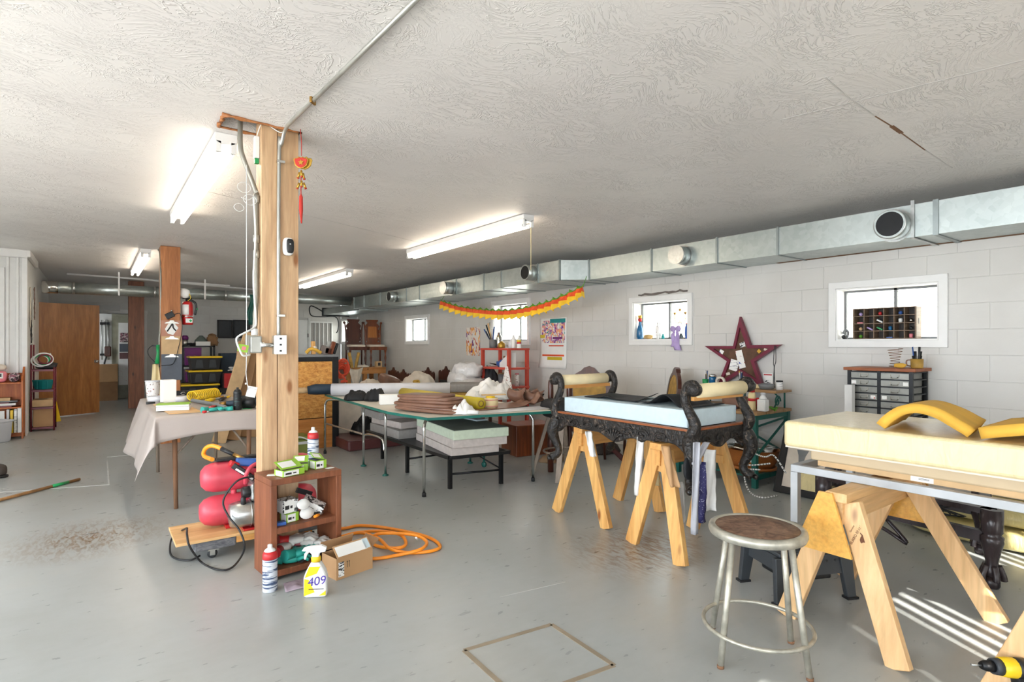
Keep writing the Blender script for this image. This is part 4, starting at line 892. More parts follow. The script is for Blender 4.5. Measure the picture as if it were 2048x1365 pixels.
# dark clutter right of the totes
c = onY(462, 712, 13.2); item_box('teal_bin', 'dark teal storage bin behind the totes', 'bin', (c.x, 13.45, .0), (.36, .34, c.z+.05), 0, 'navy')
c = onY(458, 745, 12.9); item_box('red_case', 'red plastic case stacked right of the totes', 'case', (c.x+.02, 13.0, .40), (.22, .2, .30), 0, 'red_plastic'); item_box('dark_crate', 'black crate under the red case', 'crate', (c.x+.02, 13.0, 0), (.4, .28, .40), 0, 'black_plastic')
c = onY(470, 725, 12.9); one('white_tangle', 'tangle of white cord on the bins behind the totes', 'cord', MB().tube(spline([c+Vector((random.uniform(-.15, .15), random.uniform(-.06, .06), random.uniform(-.02, .05)-.16)) for _ in range(14)], 5), .012, 6), 'white_plastic')
# black boards on the back wall
for (x0, x1, lab) in ((434, 465, 'left dark slate board on the back wall'), (466, 500, 'right dark slate board on the back wall, torn at its top')):
    a, b = onY(x0, 640, YB), onY(x1, 677, YB); t = thing('slate_board', lab, 'board', ((a.x+b.x)/2, YB-.02, b.z)); part('slate', 'charcoal_plastic', t, MB().box((a.x, YB-.02, b.z), (b.x, YB-.006, a.z))); 
    part('frame', 'black_plastic', t, MB().strip([(a.x, b.z), (b.x, b.z), (b.x, a.z), (a.x, a.z)], [(a.x+.035, b.z+.035), (b.x-.035, b.z+.035), (b.x-.035, a.z-.035), (a.x+.035, a.z-.035)], .03, Matrix(((1, 0, 0, 0), (0, 0, -1, YB-.025), (0, 1, 0, 0), (0, 0, 0, 1)))))
# flattened cartons leaning behind the pale post
for i, (x0, y0, x1, y1, w, m, lab) in enumerate(((500, 668, 462, 800, .1, 'cardboard_light', 'long narrow carton leaning furthest out behind the pale post'), (508, 668, 480, 800, .12, 'cardboard', 'second long carton leaning behind the pale post'), (516, 690, 505, 800, .34, 'cardboard', 'wide flattened carton leaning behind the pale post'))):
    Yq = 8.4 + .15*i; a, b = onY(x0, y0, Yq+.3), onY(x1, y1, Yq); b2 = a + (b-a)*((a.z-.002)/(a.z-b.z))
    one('leaning_carton', lab, 'carton', MB().beam(b2, a, w*1.6, .07, up=(0, 1, 0)), m, bevel=.003)
one('green_net', 'green netting hanging behind the junction box', 'net', MB().grid(lambda u, v: onY(506, 590, 12.34).lerp(onY(499, 650, 12.34), v)+Vector(((u-.5)*.12*(1-.3*v)+.02*math.sin(v*8), .02*math.sin(u*8+v*5), 0)), 6, 12), 'green_paint', solid=.004)
# ================================================================== covered table and what lies on it
TX0, TX1, TY0, TY1, TZ = .375, 1.17, 5.09, 6.88, .745
t = thing('folding_table', 'folding table with rusty tube legs under a taupe vinyl cover', 'table', ((TX0+TX1)/2, (TY0+TY1)/2, 0))
part('tabletop', 'board_ply', t, MB().box((TX0+.005, TY0+.005, TZ-.03), (TX1-.005, TY1-.005, TZ-.004)))
for x in (TX0+.14, TX1-.13):
    for y in (TY0+.06, TY1-.14):
        part('leg', 'rust' if y < 6 else 'old_wood', t, MB().tube([(x, y, 0), (x-.012*(1 if x < .8 else -1), y, TZ-.03)], [.016, .019], 10))
part('brace', 'old_wood', t, MB().tube([(TX0+.135, TY0+.06, .42), (TX0+.42, TY0+.2, TZ-.04)], .009, 8)); part('brace', 'old_wood', t, MB().tube([(TX1-.13, TY0+.06, .42), (TX1-.3, TY0+.3, TZ-.04)], .009, 8))
def cover(u, v):
    s = TX0-.44 + u*(TX1-TX0+.46); q = TY0-.235 + v*(TY1-TY0+.25)
    es, et = max(0, TX0-s), max(0, TY0-q); ex_ = max(0, s-TX1)
    e = math.hypot(es, et); x, y = max(s, TX0), max(q, TY0); z = TZ
    if ex_ > 0: x, z = TX1+ex_*.1, TZ-ex_
    if e > 1e-6:
        d = Vector((-es, -et))/e; h = e*(.30 if es > .02 else .10); w = 1.0 if es > .0 else .93
        x += d.x*h; y += d.y*h; z = TZ - e*.93*w
        x += .014*math.sin(q*9)*min(1, es*4); 
        if es > 0 and et == 0: x += .03*math.sin((q-TY0)*4.2)*es*2
        if et > 0 and es == 0: z += .055*math.sin(min(1, (s-TX0)/.75)*math.pi*.75)*et/.235
    return (x, y, z)
cv = one('vinyl_cover', 'taupe vinyl sheet with white backing draped over the folding table', 'cover', MB().grid(cover, 46, 64), 'taupe_vinyl')
cv.data.materials.append(MT['vinyl_back']); q = cv.modifiers.new('thick', 'SOLIDIFY'); q.thickness = .003; q.offset = 1; q.material_offset = 1; q.use_flip_normals = False
TT = TZ + .004
def D(px, py, z=TT): return fl(px, min(py, 831 - (px-312)*.068), z)      # keep to the near edge of the table
# brown board, books and white carton
a, b, c = D(338, 833), D(404, 829), D(310, 810)
M = face(a, b-a, c-a); w = (b-a).length
one('brown_board', 'tan board lying at the corner of the covered table', 'board', MB().box((0, 0, 0), (w, (c-a).length, .006), M), 'board_ply')
p = D(345, 822, TT+.008); t = thing('book_stack', 'white book with a lime green cover on the tan board', 'book', p)
Mb = Matrix.Translation(p) @ Matrix.Rotation(R(-12), 4, 'Z'); 
part('lower_book', 'paper', t, MB().box((-.115, 0, 0), (.12, .19, .03), Mb), bevel=.003); part('upper_book', 'grey_vinyl', t, MB().box((-.118, .004, .031), (.118, .185, .047), Mb), bevel=.003); part('cover', 'lime', t, MB().box((-.119, .003, .048), (.119, .187, .052), Mb))
p = D(337, 805, TT); item_box('white_carton', 'tall plain white carton standing on the covered table', 'box', (p.x, p.y+.02, TT), (.115, .10, .215), R(8), 'paper')
p = D(298, 799, TT); t = thing('floral_cup', 'white cup with a floral pattern on the far corner of the table', 'cup', (p.x+.03, p.y-.05, TT)); part('cup', 'cup_floral', t, MB().lathe([(.05, 0), (.052, .005), (.066, .18), (.068, .182), (.064, .182), (.05, .01), (.001, .01)], 20, (p.x+.03, p.y-.05, TT))); part('lid_rim', 'grey_vinyl', t, MB().lathe([(.07, .18), (.07, .19), (.06, .192)], 20, (p.x+.03, p.y-.05, TT)))
for i, (px, py, r_, lab) in enumerate(((313, 803, .075, 'roll of white tape left of the white carton'), (361, 803, .08, 'roll of clear tape right of the white carton'))):
    p = D(px, py); one('tape_roll', lab, 'tape', MB().lathe([(r_*.6, 0), (r_, 0), (r_, .05), (r_*.6, .05), (r_*.6, 0)], 22, p), 'grey_vinyl', smooth=None)
p = D(300, 809); t = thing('black_knife', 'black handled knife at the edge of the covered table', 'knife', p); part('handle', 'black_plastic', t, MB().tube([p+Vector((-.03, 0, .012)), p+Vector((.04, .01, .012))], [.012, .009], 8)); part('blade', 'steel', t, MB().cbox(p+Vector((.075, .015, .01)), (.07, .016, .003), (0, 0, .14)))
# yellow coil hose
a, b = D(383, 793, TT+.055), D(432, 786, TT+.055); ax = (b-a); L_ = ax.length; ax.normalize(); up = Vector((0, 0, 1)); sd_ = ax.cross(up)
pts = []
for i in range(14*16+1):
    th = i/16*2*math.pi; s_ = i/(14*16); pts.append(a + ax*L_*s_ + (up*math.sin(th)*.9 + sd_*math.cos(th))*.052)
t = thing('air_hose', 'yellow coiled air hose on the covered table', 'hose', D(405, 796)); part('coil', 'yellow_plastic', t, MB().tube(pts, .0062, 6)); part('fitting', 'brass', t, MB().tube([b+Vector((.02, -.02, -.04)), b+Vector((.07, -.03, -.045))], .011, 8)); part('tail', 'grey_plastic', t, MB().tube(spline([a+Vector((.0, -.05, -.035)), D(412, 806, TT+.02), D(440, 812, TT+.02), D(452, 816, TT+.018)], 6), .017, 8))
# tools
def tool(name, label, cat, p0, p1, r_, hm, tm, split=.55):
    t = thing(name, label, cat, p0); m = p0.lerp(p1, split)
    part('handle', hm, t, MB().tube([p0, p0.lerp(m, .5), m], [r_*.8, r_, r_*.7], 8)); part('head', tm, t, MB().tube([m, p0.lerp(p1, .8), p1], [r_*.5, r_*.7, r_*.4], 8)); return t
tool('bar_clamp', 'yellow handled quick clamp on the covered table', 'clamp', D(412, 802, TT+.02), D(443, 797, TT+.02), .018, 'yellow_plastic', 'steel'); tool('bar_clamp', 'yellow and black quick clamp by the leaning cartons', 'clamp', D(440, 800, TT+.02), D(460, 793, TT+.02), .018, 'black_plastic', 'yellow_plastic')
tool('screwdriver', 'red handled screwdriver on the covered table', 'screwdriver', D(420, 816, TT+.015), D(437, 811, TT+.015), .014, 'red_plastic', 'brass'); tool('pliers', 'red handled pliers at the front table edge', 'pliers', D(405, 829, TT+.013), D(419, 826, TT+.012), .012, 'red_plastic', 'steel')
p = D(365, 795, TT); t = thing('black_pouch', 'black tool pouch behind the white carton', 'pouch', p); part('body', 'black_cloth', t, MB().pillow(p+Vector((0, 0, .035)), (.2, .12, .07), (0, 0, -.4), p=.6, wob=.15)); part('loop', 'chrome', t, MB().tube([p+Vector((math.cos(a)*.022, -.07, .045+math.sin(a)*.012)) for a in [k*math.pi/6 for k in range(12)]], .003, 6, True))
def glove(label, c, rot, m, s=1.0, flat=1.0, cuff=None):
    """limp glove: palm, cuff and five fingers"""
    t = thing('work_glove', label, 'glove', c, rot); mb = MB()
    mb.pillow((0, 0, .02*s*flat), (.10*s, .085*s, .038*s*flat), p=.7, n=8)
    for i, (y, l, a) in enumerate(((.034, .07, .25), (.012, .085, .08), (-.012, .08, -.06), (-.033, .062, -.22))):
        p0 = Vector((.04*s, y*s, .02*s*flat)); p1 = p0 + Vector((math.cos(a)*l*.55*s, math.sin(a)*l*.55*s, .012*s)); p2 = p0 + Vector((math.cos(a*1.5)*l*s, math.sin(a*1.5)*l*s, -.004*s))
        mb.tube([p0, p1, p2], [.012*s, .0115*s, .008*s], 8)
    mb.tube([Vector((-.02*s, .035*s, .02*s)), Vector((.01*s, .068*s, .024*s)), Vector((.035*s, .078*s, .016*s))], [.014*s, .012*s, .008*s], 8)
    mb.build('hand', m, t, world=False)
    MB().tube([(-.04*s, 0, .02*s*flat), (-.075*s, .005, .021*s*flat), (-.1*s, 0, .024*s*flat)], [.036*s*.8, .034*s*.8, .04*s*.8], 10).build('cuff', cuff or m, t, world=False)
    return t
glove('teal rubber glove crumpled on the covered table', D(425, 826), .2, 'teal_rubber', .8); glove('second teal glove lying against the black can on the table', D(447, 823), 2.8, 'teal_rubber', .7)
p = D(475, 828); can('black spray can with a teal stripe on the covered table', (p.x, p.y+.0, TT), .032, .19, 'can_black', 'black_plastic', top='black_plastic')
p = D(500, 822); t = thing('reel', 'dark round reel lying behind the black can', 'reel', (p.x, p.y+.06, TT)); part('drum', 'black_plastic', t, MB().lathe([(.045, -.055), (.055, -.05), (.055, .05), (.045, .055)], 20, (p.x, p.y+.06, TT+.056), (.8, -.4, 0))); part('hub', 'charcoal_plastic', t, MB().lathe([(.03, .055), (.028, .066), (.001, .067)], 16, (p.x, p.y+.06, TT+.056), (.8, -.4, 0)))
p = D(455, 817); t = thing('flashlight', 'navy flashlight with coppery end on the covered table', 'flashlight', p); part('barrel', 'navy', t, MB().tube([p+Vector((0, .05, .035)), p+Vector((.1, .02, .035))], [.025, .033], 10)); part('end', 'brass', t, MB().tube([p+Vector((-.05, .065, .03)), p+Vector((0, .05, .035))], [.018, .022], 10))
for (px, py, sx, m, lab) in ((437, 830, .12, 'paper', 'white paper slip at the front table edge'), (488, 829, .12, 'green_plastic', 'green card under the dark reel')):
    p = D(px, py); item_box('card', lab, 'card', (p.x, p.y+.02, TT), (sx, .05, .003), -.1, m, bevel=0)

# ================================================================== compressor on its dolly
ZB_ = .14
t = thing('dolly', 'wooden moving dolly with carpeted end and swivel casters', 'dolly', (.8, 3.96, 0))
part('plywood', 'board_ply', t, MB().box((.375, 3.77, ZB_-.018), (1.28, 4.16, ZB_)), bevel=.003)
part('carpet_end', 'carpet_grey', t, MB().box((.47, 3.785, .062), (.70, 4.14, ZB_-.018)), bevel=.01); part('carpet_end', 'carpet_grey', t, MB().box((1.06, 3.785, .062), (1.26, 4.14, ZB_-.018)), bevel=.01)
part('rail', 'pine_x', t, MB().box((.70, 3.785, .08), (1.06, 3.83, ZB_-.018))); part('rail', 'pine_x', t, MB().box((.70, 4.10, .08), (1.06, 4.14, ZB_-.018)))
for x, y in ((.575, 3.835), (.575, 4.09), (1.2, 3.835), (1.2, 4.09)):
    c = part('caster', 'chrome', t, MB().box((x-.03, y-.025, .05), (x+.03, y+.025, .061)).box((x-.016, y-.018, .02), (x+.012, y-.014, .055)).box((x-.016, y+.014, .02), (x+.012, y+.018, .055)))
    part('wheel', 'black_rubber', c, MB().lathe([(.018, -.011), (.027, -.009), (.027, .009), (.018, .011)], 18, (x, y, .0275), (.4, 1, 0)))
cy = 3.98
t = thing('air_compressor', 'red twin tank air compressor standing on the wooden dolly', 'compressor', (.85, cy, ZB_))
def tank(z, x0, x1, y):
    r_ = .095; return MB().lathe([(.001, x0), (.05, x0+.006), (.078, x0+.03), (.092, x0+.07), (r_, x0+.1), (r_, x1-.1), (.092, x1-.07), (.078, x1-.03), (.05, x1-.006), (.001, x1)], 26, (0, y, z), (1, 0, 0))
p = atd(428, 1025, 3.62); zl = .246; zu = .452
part('lower_tank', 'tank_red', t, tank(zl, .52, 1.24, cy)); part('upper_tank', 'tank_red', t, tank(zu, .53, 1.24, cy+.03))
part('weld_post', 'tank_red', t, MB().tube([(.72, cy, zl+.08), (.72, cy+.01, zu-.08)], .018, 10)); part('foot', 'red_paint', t, MB().beam((.66, cy-.03, ZB_+.012), (1.2, cy-.03, ZB_+.012), .1, .02)); part('cradle', 'red_paint', t, MB().box((.74, cy-.20, ZB_+.002), (1.15, cy-.05, ZB_+.014)))
part('guard_plate', 'dark_metal', t, MB().box((.62, cy-.0, zu+.1), (1.0, cy+.07, zu+.116)), bevel=.004)
part('carry_handle', 'tank_red', t, MB().tube(spline([(.77, cy-.10, zu-.04), (.77, cy-.13, zu+.03), (.82, cy-.12, zu+.08), (.95, cy-.1, zu+.09)], 5), .013, 8))
my = cy-.155
mo = part('motor', 'steel', t, MB().lathe([(.03, .66), (.07, .67), (.08, .71), (.08, 1.0), (.07, 1.03)], 22, (0, my, ZB_+.1), (1, 0, 0)))
for i in range(9): part('fin', 'steel', mo, MB().lathe([(.084, .78+i*.022), (.084, .787+i*.022)], 22, (0, my, ZB_+.1), (1, 0, 0)))
pu = part('pump_head', 'steel', t, MB().box((.78, my-.05, ZB_+.18), (1.0, my+.06, ZB_+.29)), bevel=.015)
for i in range(7): part('cooling_fin', 'steel', pu, MB().box((.79+i*.03, my-.062, ZB_+.235), (.80+i*.03, my+.066, ZB_+.297)))
part('air_filter', 'black_plastic', t, MB().lathe([(.03, 0), (.036, .01), (.036, .05), (.028, .06)], 16, (.735, my-.01, ZB_+.235), (1, 0, 0))); part('crankcase', 'black_metal', t, MB().box((.79, my-.045, ZB_+.15), (1.0, my+.05, ZB_+.2)), bevel=.02); part('drain', 'black_plastic', t, MB().lathe([(.016, 0), (.016, .05), (.01, .06)], 12, (.74, my-.03, ZB_+.155)))
# power cord looping to the floor
def E_(px, py, d): return atd(px, py, d)
cd_ = [(.8, my-.02, ZB_+.33), (.70, my-.05, ZB_+.32), E_(447, 1000, 3.42), E_(455, 1030, 3.40), E_(478, 1060, 3.36), E_(489, 1090, 3.34), fl(484, 1115, .02)+Vector((0, 0, .012)), fl(465, 1135, .012), fl(440, 1141, .012), fl(405, 1127, .012), E_(380, 1095, 3.2), E_(374, 1070, 3.22), E_(374, 1061, 3.3), E_(371, 1058, 3.42), fl(352, 1080, .02)+Vector((-.02, 0, .02)), fl(340, 1105, .012), fl(352, 1118, .012), fl(380, 1121, .012), fl(400, 1112, .02)]
one('power_cord', 'black power cord looping round the compressor dolly', 'cord', MB().tube(spline(cd_, 7), .0058, 8), 'black_rubber')
# orange hose rising over the tank to the nail gun
hz = [(.60, cy+.03, zu+.115), E_(408, 912, 3.72), E_(411, 898, 3.72), E_(425, 892, 3.70), E_(443, 898, 3.68)]
t = thing('orange_hose_end', 'orange air hose curving up over the red tank to its fitting', 'hose', hz[0]); part('hose', 'orange_rubber', t, MB().tube(spline(hz, 7), .0135, 10)); part('grip', 'black_rubber', t, MB().tube([E_(443, 898, 3.68), E_(468, 910, 3.66)], [.015, .012], 10)); part('coupler', 'brass', t, MB().tube([E_(468, 910, 3.66), E_(488, 919, 3.64)], [.014, .012], 8)); part('plug', 'chrome', t, MB().tube([E_(488, 919, 3.64), E_(500, 925, 3.63)], [.011, .009], 8))
g = E_(486, 930, 3.62)
t = thing('nail_gun', 'blue and red nail gun with black magazine lying on the compressor', 'nail gun', g); part('body', 'blue_plastic', t, MB().cbox(g+Vector((.02, 0, .015)), (.13, .05, .05), (0, R(8), R(-10))), bevel=.012); part('grip', 'black_plastic', t, MB().cbox(g+Vector((.085, 0, -.005)), (.07, .048, .06), (0, R(20), 0)), bevel=.012); part('nose', 'red_plastic', t, MB().cbox(g+Vector((-.055, -.01, .012)), (.06, .045, .035), (0, R(25), 0)), bevel=.008)
mg = part('magazine', 'black_plastic', t, MB().beam(g+Vector((-.065, -.03, .01)), g+Vector((.055, -.05, -.09)), .03, .035), bevel=.004); part('stripe', 'white_plastic', mg, MB().beam(g+Vector((-.052, -.051, -.012)), g+Vector((.045, -.067, -.088)), .004, .012))

# ================================================================== brown cube shelf
SR = R(6); SC = Vector((.960, 3.394, 0))
t = thing('cube_shelf', 'brown painted two compartment wooden shelf in front of the pale post', 'shelf', SC, SR)
w, d, h, th = .41, .268, .558, .034
MB().box((-w/2, -d/2, 0), (-w/2+th, d/2, h-th)).build('side_panel', 'brown_shelf', t, world=False, bevel=.003); MB().box((w/2-th, -d/2, 0), (w/2, d/2, h-th)).build('side_panel', 'brown_shelf', t, world=False, bevel=.003)
MB().box((-w/2, -d/2, h-th), (w/2, d/2, h)).build('top_board', 'brown_shelf', t, world=False, bevel=.003); MB().box((-w/2+th, -d/2, .255), (w/2-th, d/2, .289)).build('middle_board', 'brown_shelf', t, world=False, bevel=.003); MB().box((-w/2+th, -d/2, .02), (w/2-th, d/2, .055)).build('bottom_board', 'brown_shelf', t, world=False, bevel=.003)
SM = Matrix.Translation(SC) @ Matrix.Rotation(SR, 4, 'Z')
def S(x, y, z): return SM @ Vector((x, y, z))
def screwbox(label, c, sz, rot, flap=True, mat='print_lime', tilt=0):
    t = thing('screw_box', label, 'box', c, rot)
    lime = mat == 'print_lime'
    MB().box((-sz[0]/2, -sz[1]/2, 0), (sz[0]/2, sz[1]/2, sz[2])).build('carton', 'lime' if lime else mat, t, world=False, bevel=.002)
    f = MB().box((-sz[0]/2+.004, -sz[1]/2-.001, .003), (sz[0]*.22, -sz[1]/2-.0003, sz[2]-.004)).build('front_label', 'paper', t, world=False)
    MB().box((-sz[0]*.4, -sz[1]/2-.0016, sz[2]*.3), (-sz[0]*.12, -sz[1]/2-.0011, sz[2]*.6)).build('print', 'ink_dark', f, world=False); MB().box((-sz[0]*.05, -sz[1]/2-.0016, sz[2]*.35), (sz[0]*.1, -sz[1]/2-.0011, sz[2]*.55)).build('print', 'ink_dark', f, world=False)
    MB().box((-sz[0]/2-.001, -sz[1]*.4, .004), (-sz[0]/2-.0003, sz[1]*.3, sz[2]*.9)).build('side_label', 'paper', t, world=False)
    if flap:
        q = MB().cbox((0, sz[1]*.12, sz[2]+.022), (sz[0], sz[1]*.9, .003), (R(24), R(tilt), 0)).build('lid_flap', 'lime', t, world=False); MB().cbox((-sz[0]*.08, sz[1]*.10, sz[2]+.0238), (sz[0]*.66, sz[1]*.6, .002), (R(24), R(tilt), 0)).build('lid_label', 'paper', q, world=False)
        MB().cbox((0, 0, sz[2]+.001), (sz[0]*.9, sz[1]*.85, .002)).build('screws', 'dark_metal', t, world=False)
    return t
zt = h + .001
screwbox('open lime and white screw box at the near corner of the brown shelf', S(-.075, -.06, zt), (.135, .09, .035), SR+.2); screwbox('middle lime and white screw box on the brown shelf', S(.02, .015, zt), (.085, .075, .04), SR-.45); screwbox('lime and white screw box beside the can on the brown shelf', S(.115, -.005, zt), (.075, .07, .05), SR+.15, tilt=15)
item_box('price_tag', 'white printed tag lying on the brown shelf', 'tag', S(.165, -.06, zt), (.045, .03, .002), .4, 'sheet_print', bevel=0); item_box('price_tag', 'white card poking out behind the open screw box', 'card', S(-.155, -.01, zt), (.05, .04, .002), -.4, 'paper', bevel=0)
pc_ = S(.125, .085, zt); can('blue and white spray can with red shoulder standing on the brown shelf', pc_, .033, .235, 'can_blue', 'red_plastic')
zm = .290
screwbox('lime and white screw box on the middle board under a black print box', S(-.07, -.045, zm), (.075, .07, .05), SR+.2, False); screwbox('black printed screw box stacked in the shelf', S(-.078, -.03, zm+.051), (.09, .085, .075), SR+.15, False, 'print_black')
o = screwbox('tipped black and white screw box leaning in the shelf', S(.07, .0, zm+.028), (.13, .08, .06), SR-.5, False, 'print_black'); o.rotation_euler = (R(10), R(32), SR-.5)
for i, (x, z, r_) in enumerate(((-.005, zm+.09, .038), (.015, zm+.035, .042))):
    p = S(x, -.085, z); one('box_flap', ('white torn box flap hanging in the shelf', 'white round tag hanging by the orange pliers')[i], 'card', MB().lathe([(.001, -.001), (r_, -.001), (r_, .001), (.001, .001)], 18, p, (.1, -1, .25), sx=1, sy=.8), 'paper')
p0, p1 = S(.05, -.11, zm+.012), S(.12, -.07, zm+.012); tool('pliers', 'orange handled pliers on the middle board of the shelf', 'pliers', p0, p1, .01, 'orange_rubber', 'steel')
item_box('blue_blister', 'small blue blister pack in the left of the shelf', 'package', S(-.135, -.09, zm), (.05, .04, .018), 0, 'blue_plastic')
one('plastic_strap', 'black strap end hanging at the back of the shelf', 'strap', MB().beam(S(.03, .1, zm+.13), S(.12, .1, zm+.09), .02, .03), 'black_rubber')
zb = .056
for i, (x, y, r_, m, cf, lab, dz) in enumerate(((-.07, -.06, -.4, 'teal_rubber', None, 'teal glove hanging over the bottom board of the shelf', 0), (-.02, -.075, .2, 'teal_rubber', None, 'second teal glove in the bottom of the shelf', .03), (-.09, .0, .8, 'white_cloth', 'red_plastic', 'white and red work glove at the left of the shelf bottom', .05), (.0, .03, -.3, 'white_cloth', 'red_plastic', 'white work glove with red cuff on the glove heap', .07), (.06, -.01, -.7, 'white_cloth', 'pink', 'white work glove with pink cuff on the glove heap', .05), (-.10, .05, 1.6, 'red_plastic', 'white_cloth', 'red rubber glove with white cuff at the back of the heap', .02), (.06, -.06, .4, 'black_cloth', None, 'black glove at the right of the shelf bottom', .0))):
    glove(lab, S(x, y, zb+dz), SR+r_, m, 1.0, 1.1, cf)
# around its foot
p = fl(540, 1182); can('blue and grey spray can with red shoulder on the floor by the shelf', p, .037, .245, 'can_blue', 'red_plastic')
p = fl(632, 1192); BR = R(-30)
t = thing('spray_bottle', 'white and yellow trigger bottle marked 409 on the floor', 'bottle', p, BR)
prof = [(-.056, 0), (.056, 0), (.058, .02), (.058, .10), (.05, .13), (.03, .165), (.022, .18), (-.022, .18), (-.03, .165), (-.048, .13), (-.058, .10), (-.058, .02)]
MB().prism(prof, .058, face((0, 0, 0), (1, 0, 0), (0, 0, 1))).build('body', 'white_plastic', t, world=False, bevel=.014, seg=3)
MB().prism([(-.054, .012), (.0, .03), (-.03, .095), (-.052, .1)], .0592, face((0, 0, 0), (1, 0, 0), (0, 0, 1))).build('yellow_panel', 'yellow_plastic', t, world=False); MB().prism([(-.05, .105), (.01, .125), (.028, .16), (-.028, .16)], .0592, face((0, 0, 0), (1, 0, 0), (0, 0, 1))).build('yellow_panel', 'yellow_plastic', t, world=False); MB().prism([(.02, .012), (.054, .012), (.054, .035)], .0592, face((0, 0, 0), (1, 0, 0), (0, 0, 1))).build('yellow_panel', 'yellow_plastic', t, world=False)
MB().lathe([(.024, .18), (.025, .2), (.02, .205)], 14).build('collar', 'yellow_plastic', t, world=False)
MB().prism([(-.018, .2), (.016, .2), (.02, .225), (.05, .228), (.055, .25), (.03, .262), (-.03, .258), (-.06, .25), (-.07, .236), (-.035, .232), (-.02, .22)], .03, face((0, 0, 0), (1, 0, 0), (0, 0, 1))).build('trigger_head', 'white_plastic', t, world=False, bevel=.006)
MB().tube([(-.035, 0, .235), (-.052, 0, .215), (-.055, 0, .19)], [.007, .008, .005], 8).build('trigger', 'white_plastic', t, world=False)
def text(s, size, M, mat, parent, name='lettering', ext=.0006, shear=0):
    cu = bpy.data.curves.new(name, 'FONT'); cu.body = s; cu.size = size; cu.extrude = ext; cu.align_x = 'CENTER'; cu.align_y = 'CENTER'; cu.shear = shear
    tmp = bpy.data.objects.new('tmp_text', cu); col.objects.link(tmp)
    dg = bpy.context.evaluated_depsgraph_get(); me = bpy.data.meshes.new_from_object(tmp.evaluated_get(dg)); bpy.data.objects.remove(tmp); bpy.data.curves.remove(cu)
    me.transform(M); me.materials.clear(); me.materials.append(MT[mat]); o = bpy.data.objects.new(name, me); col.objects.link(o); o.parent = parent
    if parent is not None and key(parent) in BASE: BASE[key(o)] = BASE[key(parent)]
    return o
text('409', .062, face((.008, -.0312, .085), (1, 0, .12), (0, 0, 1)), 'ink_purple', t, shear=.2); MB().box((-.03, -.0305, .044), (.045, -.0295, .048)).build('label_bar', 'ink_dark', t, world=False)
# grey-mauve rag under the bottle
p = fl(592, 1172); one('mauve_rag', 'flat mauve rag on the floor behind the 409 bottle', 'rag', MB().grid(lambda u, v: p + Vector(((u-.5)*.14+.02*v, (v-.5)*.12, .004+.022*max(0, noise.noise(Vector((u*3, v*3, 1.7)))+.3)*math.sin(u*3.1)*math.sin(v*3.1))), 12, 12), 'mauve', solid=.003)
# cardboard box with a label
p = fl(706, 1150); t = thing('cardboard_box', 'open cardboard box with white shipping label beside the brown shelf', 'box', (p.x-.005, p.y+.07, 0), R(12))
bw, bd, bh = .235, .15, .118
for nm, a, b in (('front', (-bw/2, -bd/2, 0), (bw/2, -bd/2+.004, bh)), ('back', (-bw/2, bd/2-.004, 0), (bw/2, bd/2, bh)), ('side', (-bw/2, -bd/2+.004, 0), (-bw/2+.004, bd/2-.004, bh)), ('side', (bw/2-.004, -bd/2+.004, 0), (bw/2, bd/2-.004, bh)), ('base', (-bw/2+.004, -bd/2+.004, 0), (bw/2-.004, bd/2-.004, .004))): MB().box(a, b).build(nm, 'cardboard', t, world=False)
fl_ = MB().cbox((0, -bd/2+.025, bh+.028), (bw*.96, .003, .075), (R(-45), 0, 0)).build('flap', 'cardboard', t, world=False); MB().cbox((-.01, -bd/2+.022, bh+.029), (bw*.8, .002, .06), (R(-45), 0, 0)).build('shipping_label', 'paper', fl_, world=False); MB().cbox((.088, -bd/2+.024, bh+.031), (.035, .002, .06), (R(-45), 0, 0)).build('blue_band', 'foam_blue', fl_, world=False)
MB().cbox((.14, 0, bh+.02), (.07, bd*.9, .003), (0, R(-35), 0)).build('flap', 'cardboard_dark', t, world=False); MB().cbox((-.02, bd/2+.01, bh+.03), (bw*.9, .003, .065), (R(20), 0, 0)).build('flap', 'cardboard', t, world=False)
MB().box((-.105, -bd/2-.001, .015), (-.07, -bd/2, .095)).build('barcode_print', 'print_black', t, world=False)
for x in (-.05, -.037): MB().prism([(-.004, 0), (-.0012, 0), (-.0012, -.03), (.0012, -.03), (.0012, 0), (.004, 0), (0, .008)], .001, face((x, -bd/2-.0008, .085), (1, 0, 0), (0, 0, 1))).build('arrow_print', 'ink_dark', t, world=False)
# orange hose coiled on the floor
def O_(px, py, z=.012): return fl(px, py, z)
hp = [O_(600, 1062), O_(683, 1058), O_(720, 1052), O_(775, 1057), O_(850, 1073), O_(880, 1092), O_(862, 1103), O_(815, 1106), O_(780, 1098, .03), O_(757, 1078, .03), O_(720, 1066, .03), O_(683, 1074, .012), O_(715, 1066, .012), O_(760, 1063, .033), O_(800, 1070, .033), O_(812, 1088, .033), O_(795, 1097, .033), O_(755, 1093, .012), O_(741, 1081, .012), O_(760, 1068, .05), O_(825, 1070, .05), O_(853, 1084, .033), O_(840, 1100, .033), O_(790, 1112, .012), O_(745, 1118, .012), O_(690, 1112, .012)]
t = thing('air_hose', 'orange air hose lying in loops on the floor behind the cardboard box', 'hose', O_(790, 1090, 0)); part('hose', 'orange_rubber', t, MB().tube(spline(hp, 6), .0105, 10)); part('tie', 'white_plastic', t, MB().tube([O_(832, 1076, .065), O_(836, 1080, .02)], .006, 6))
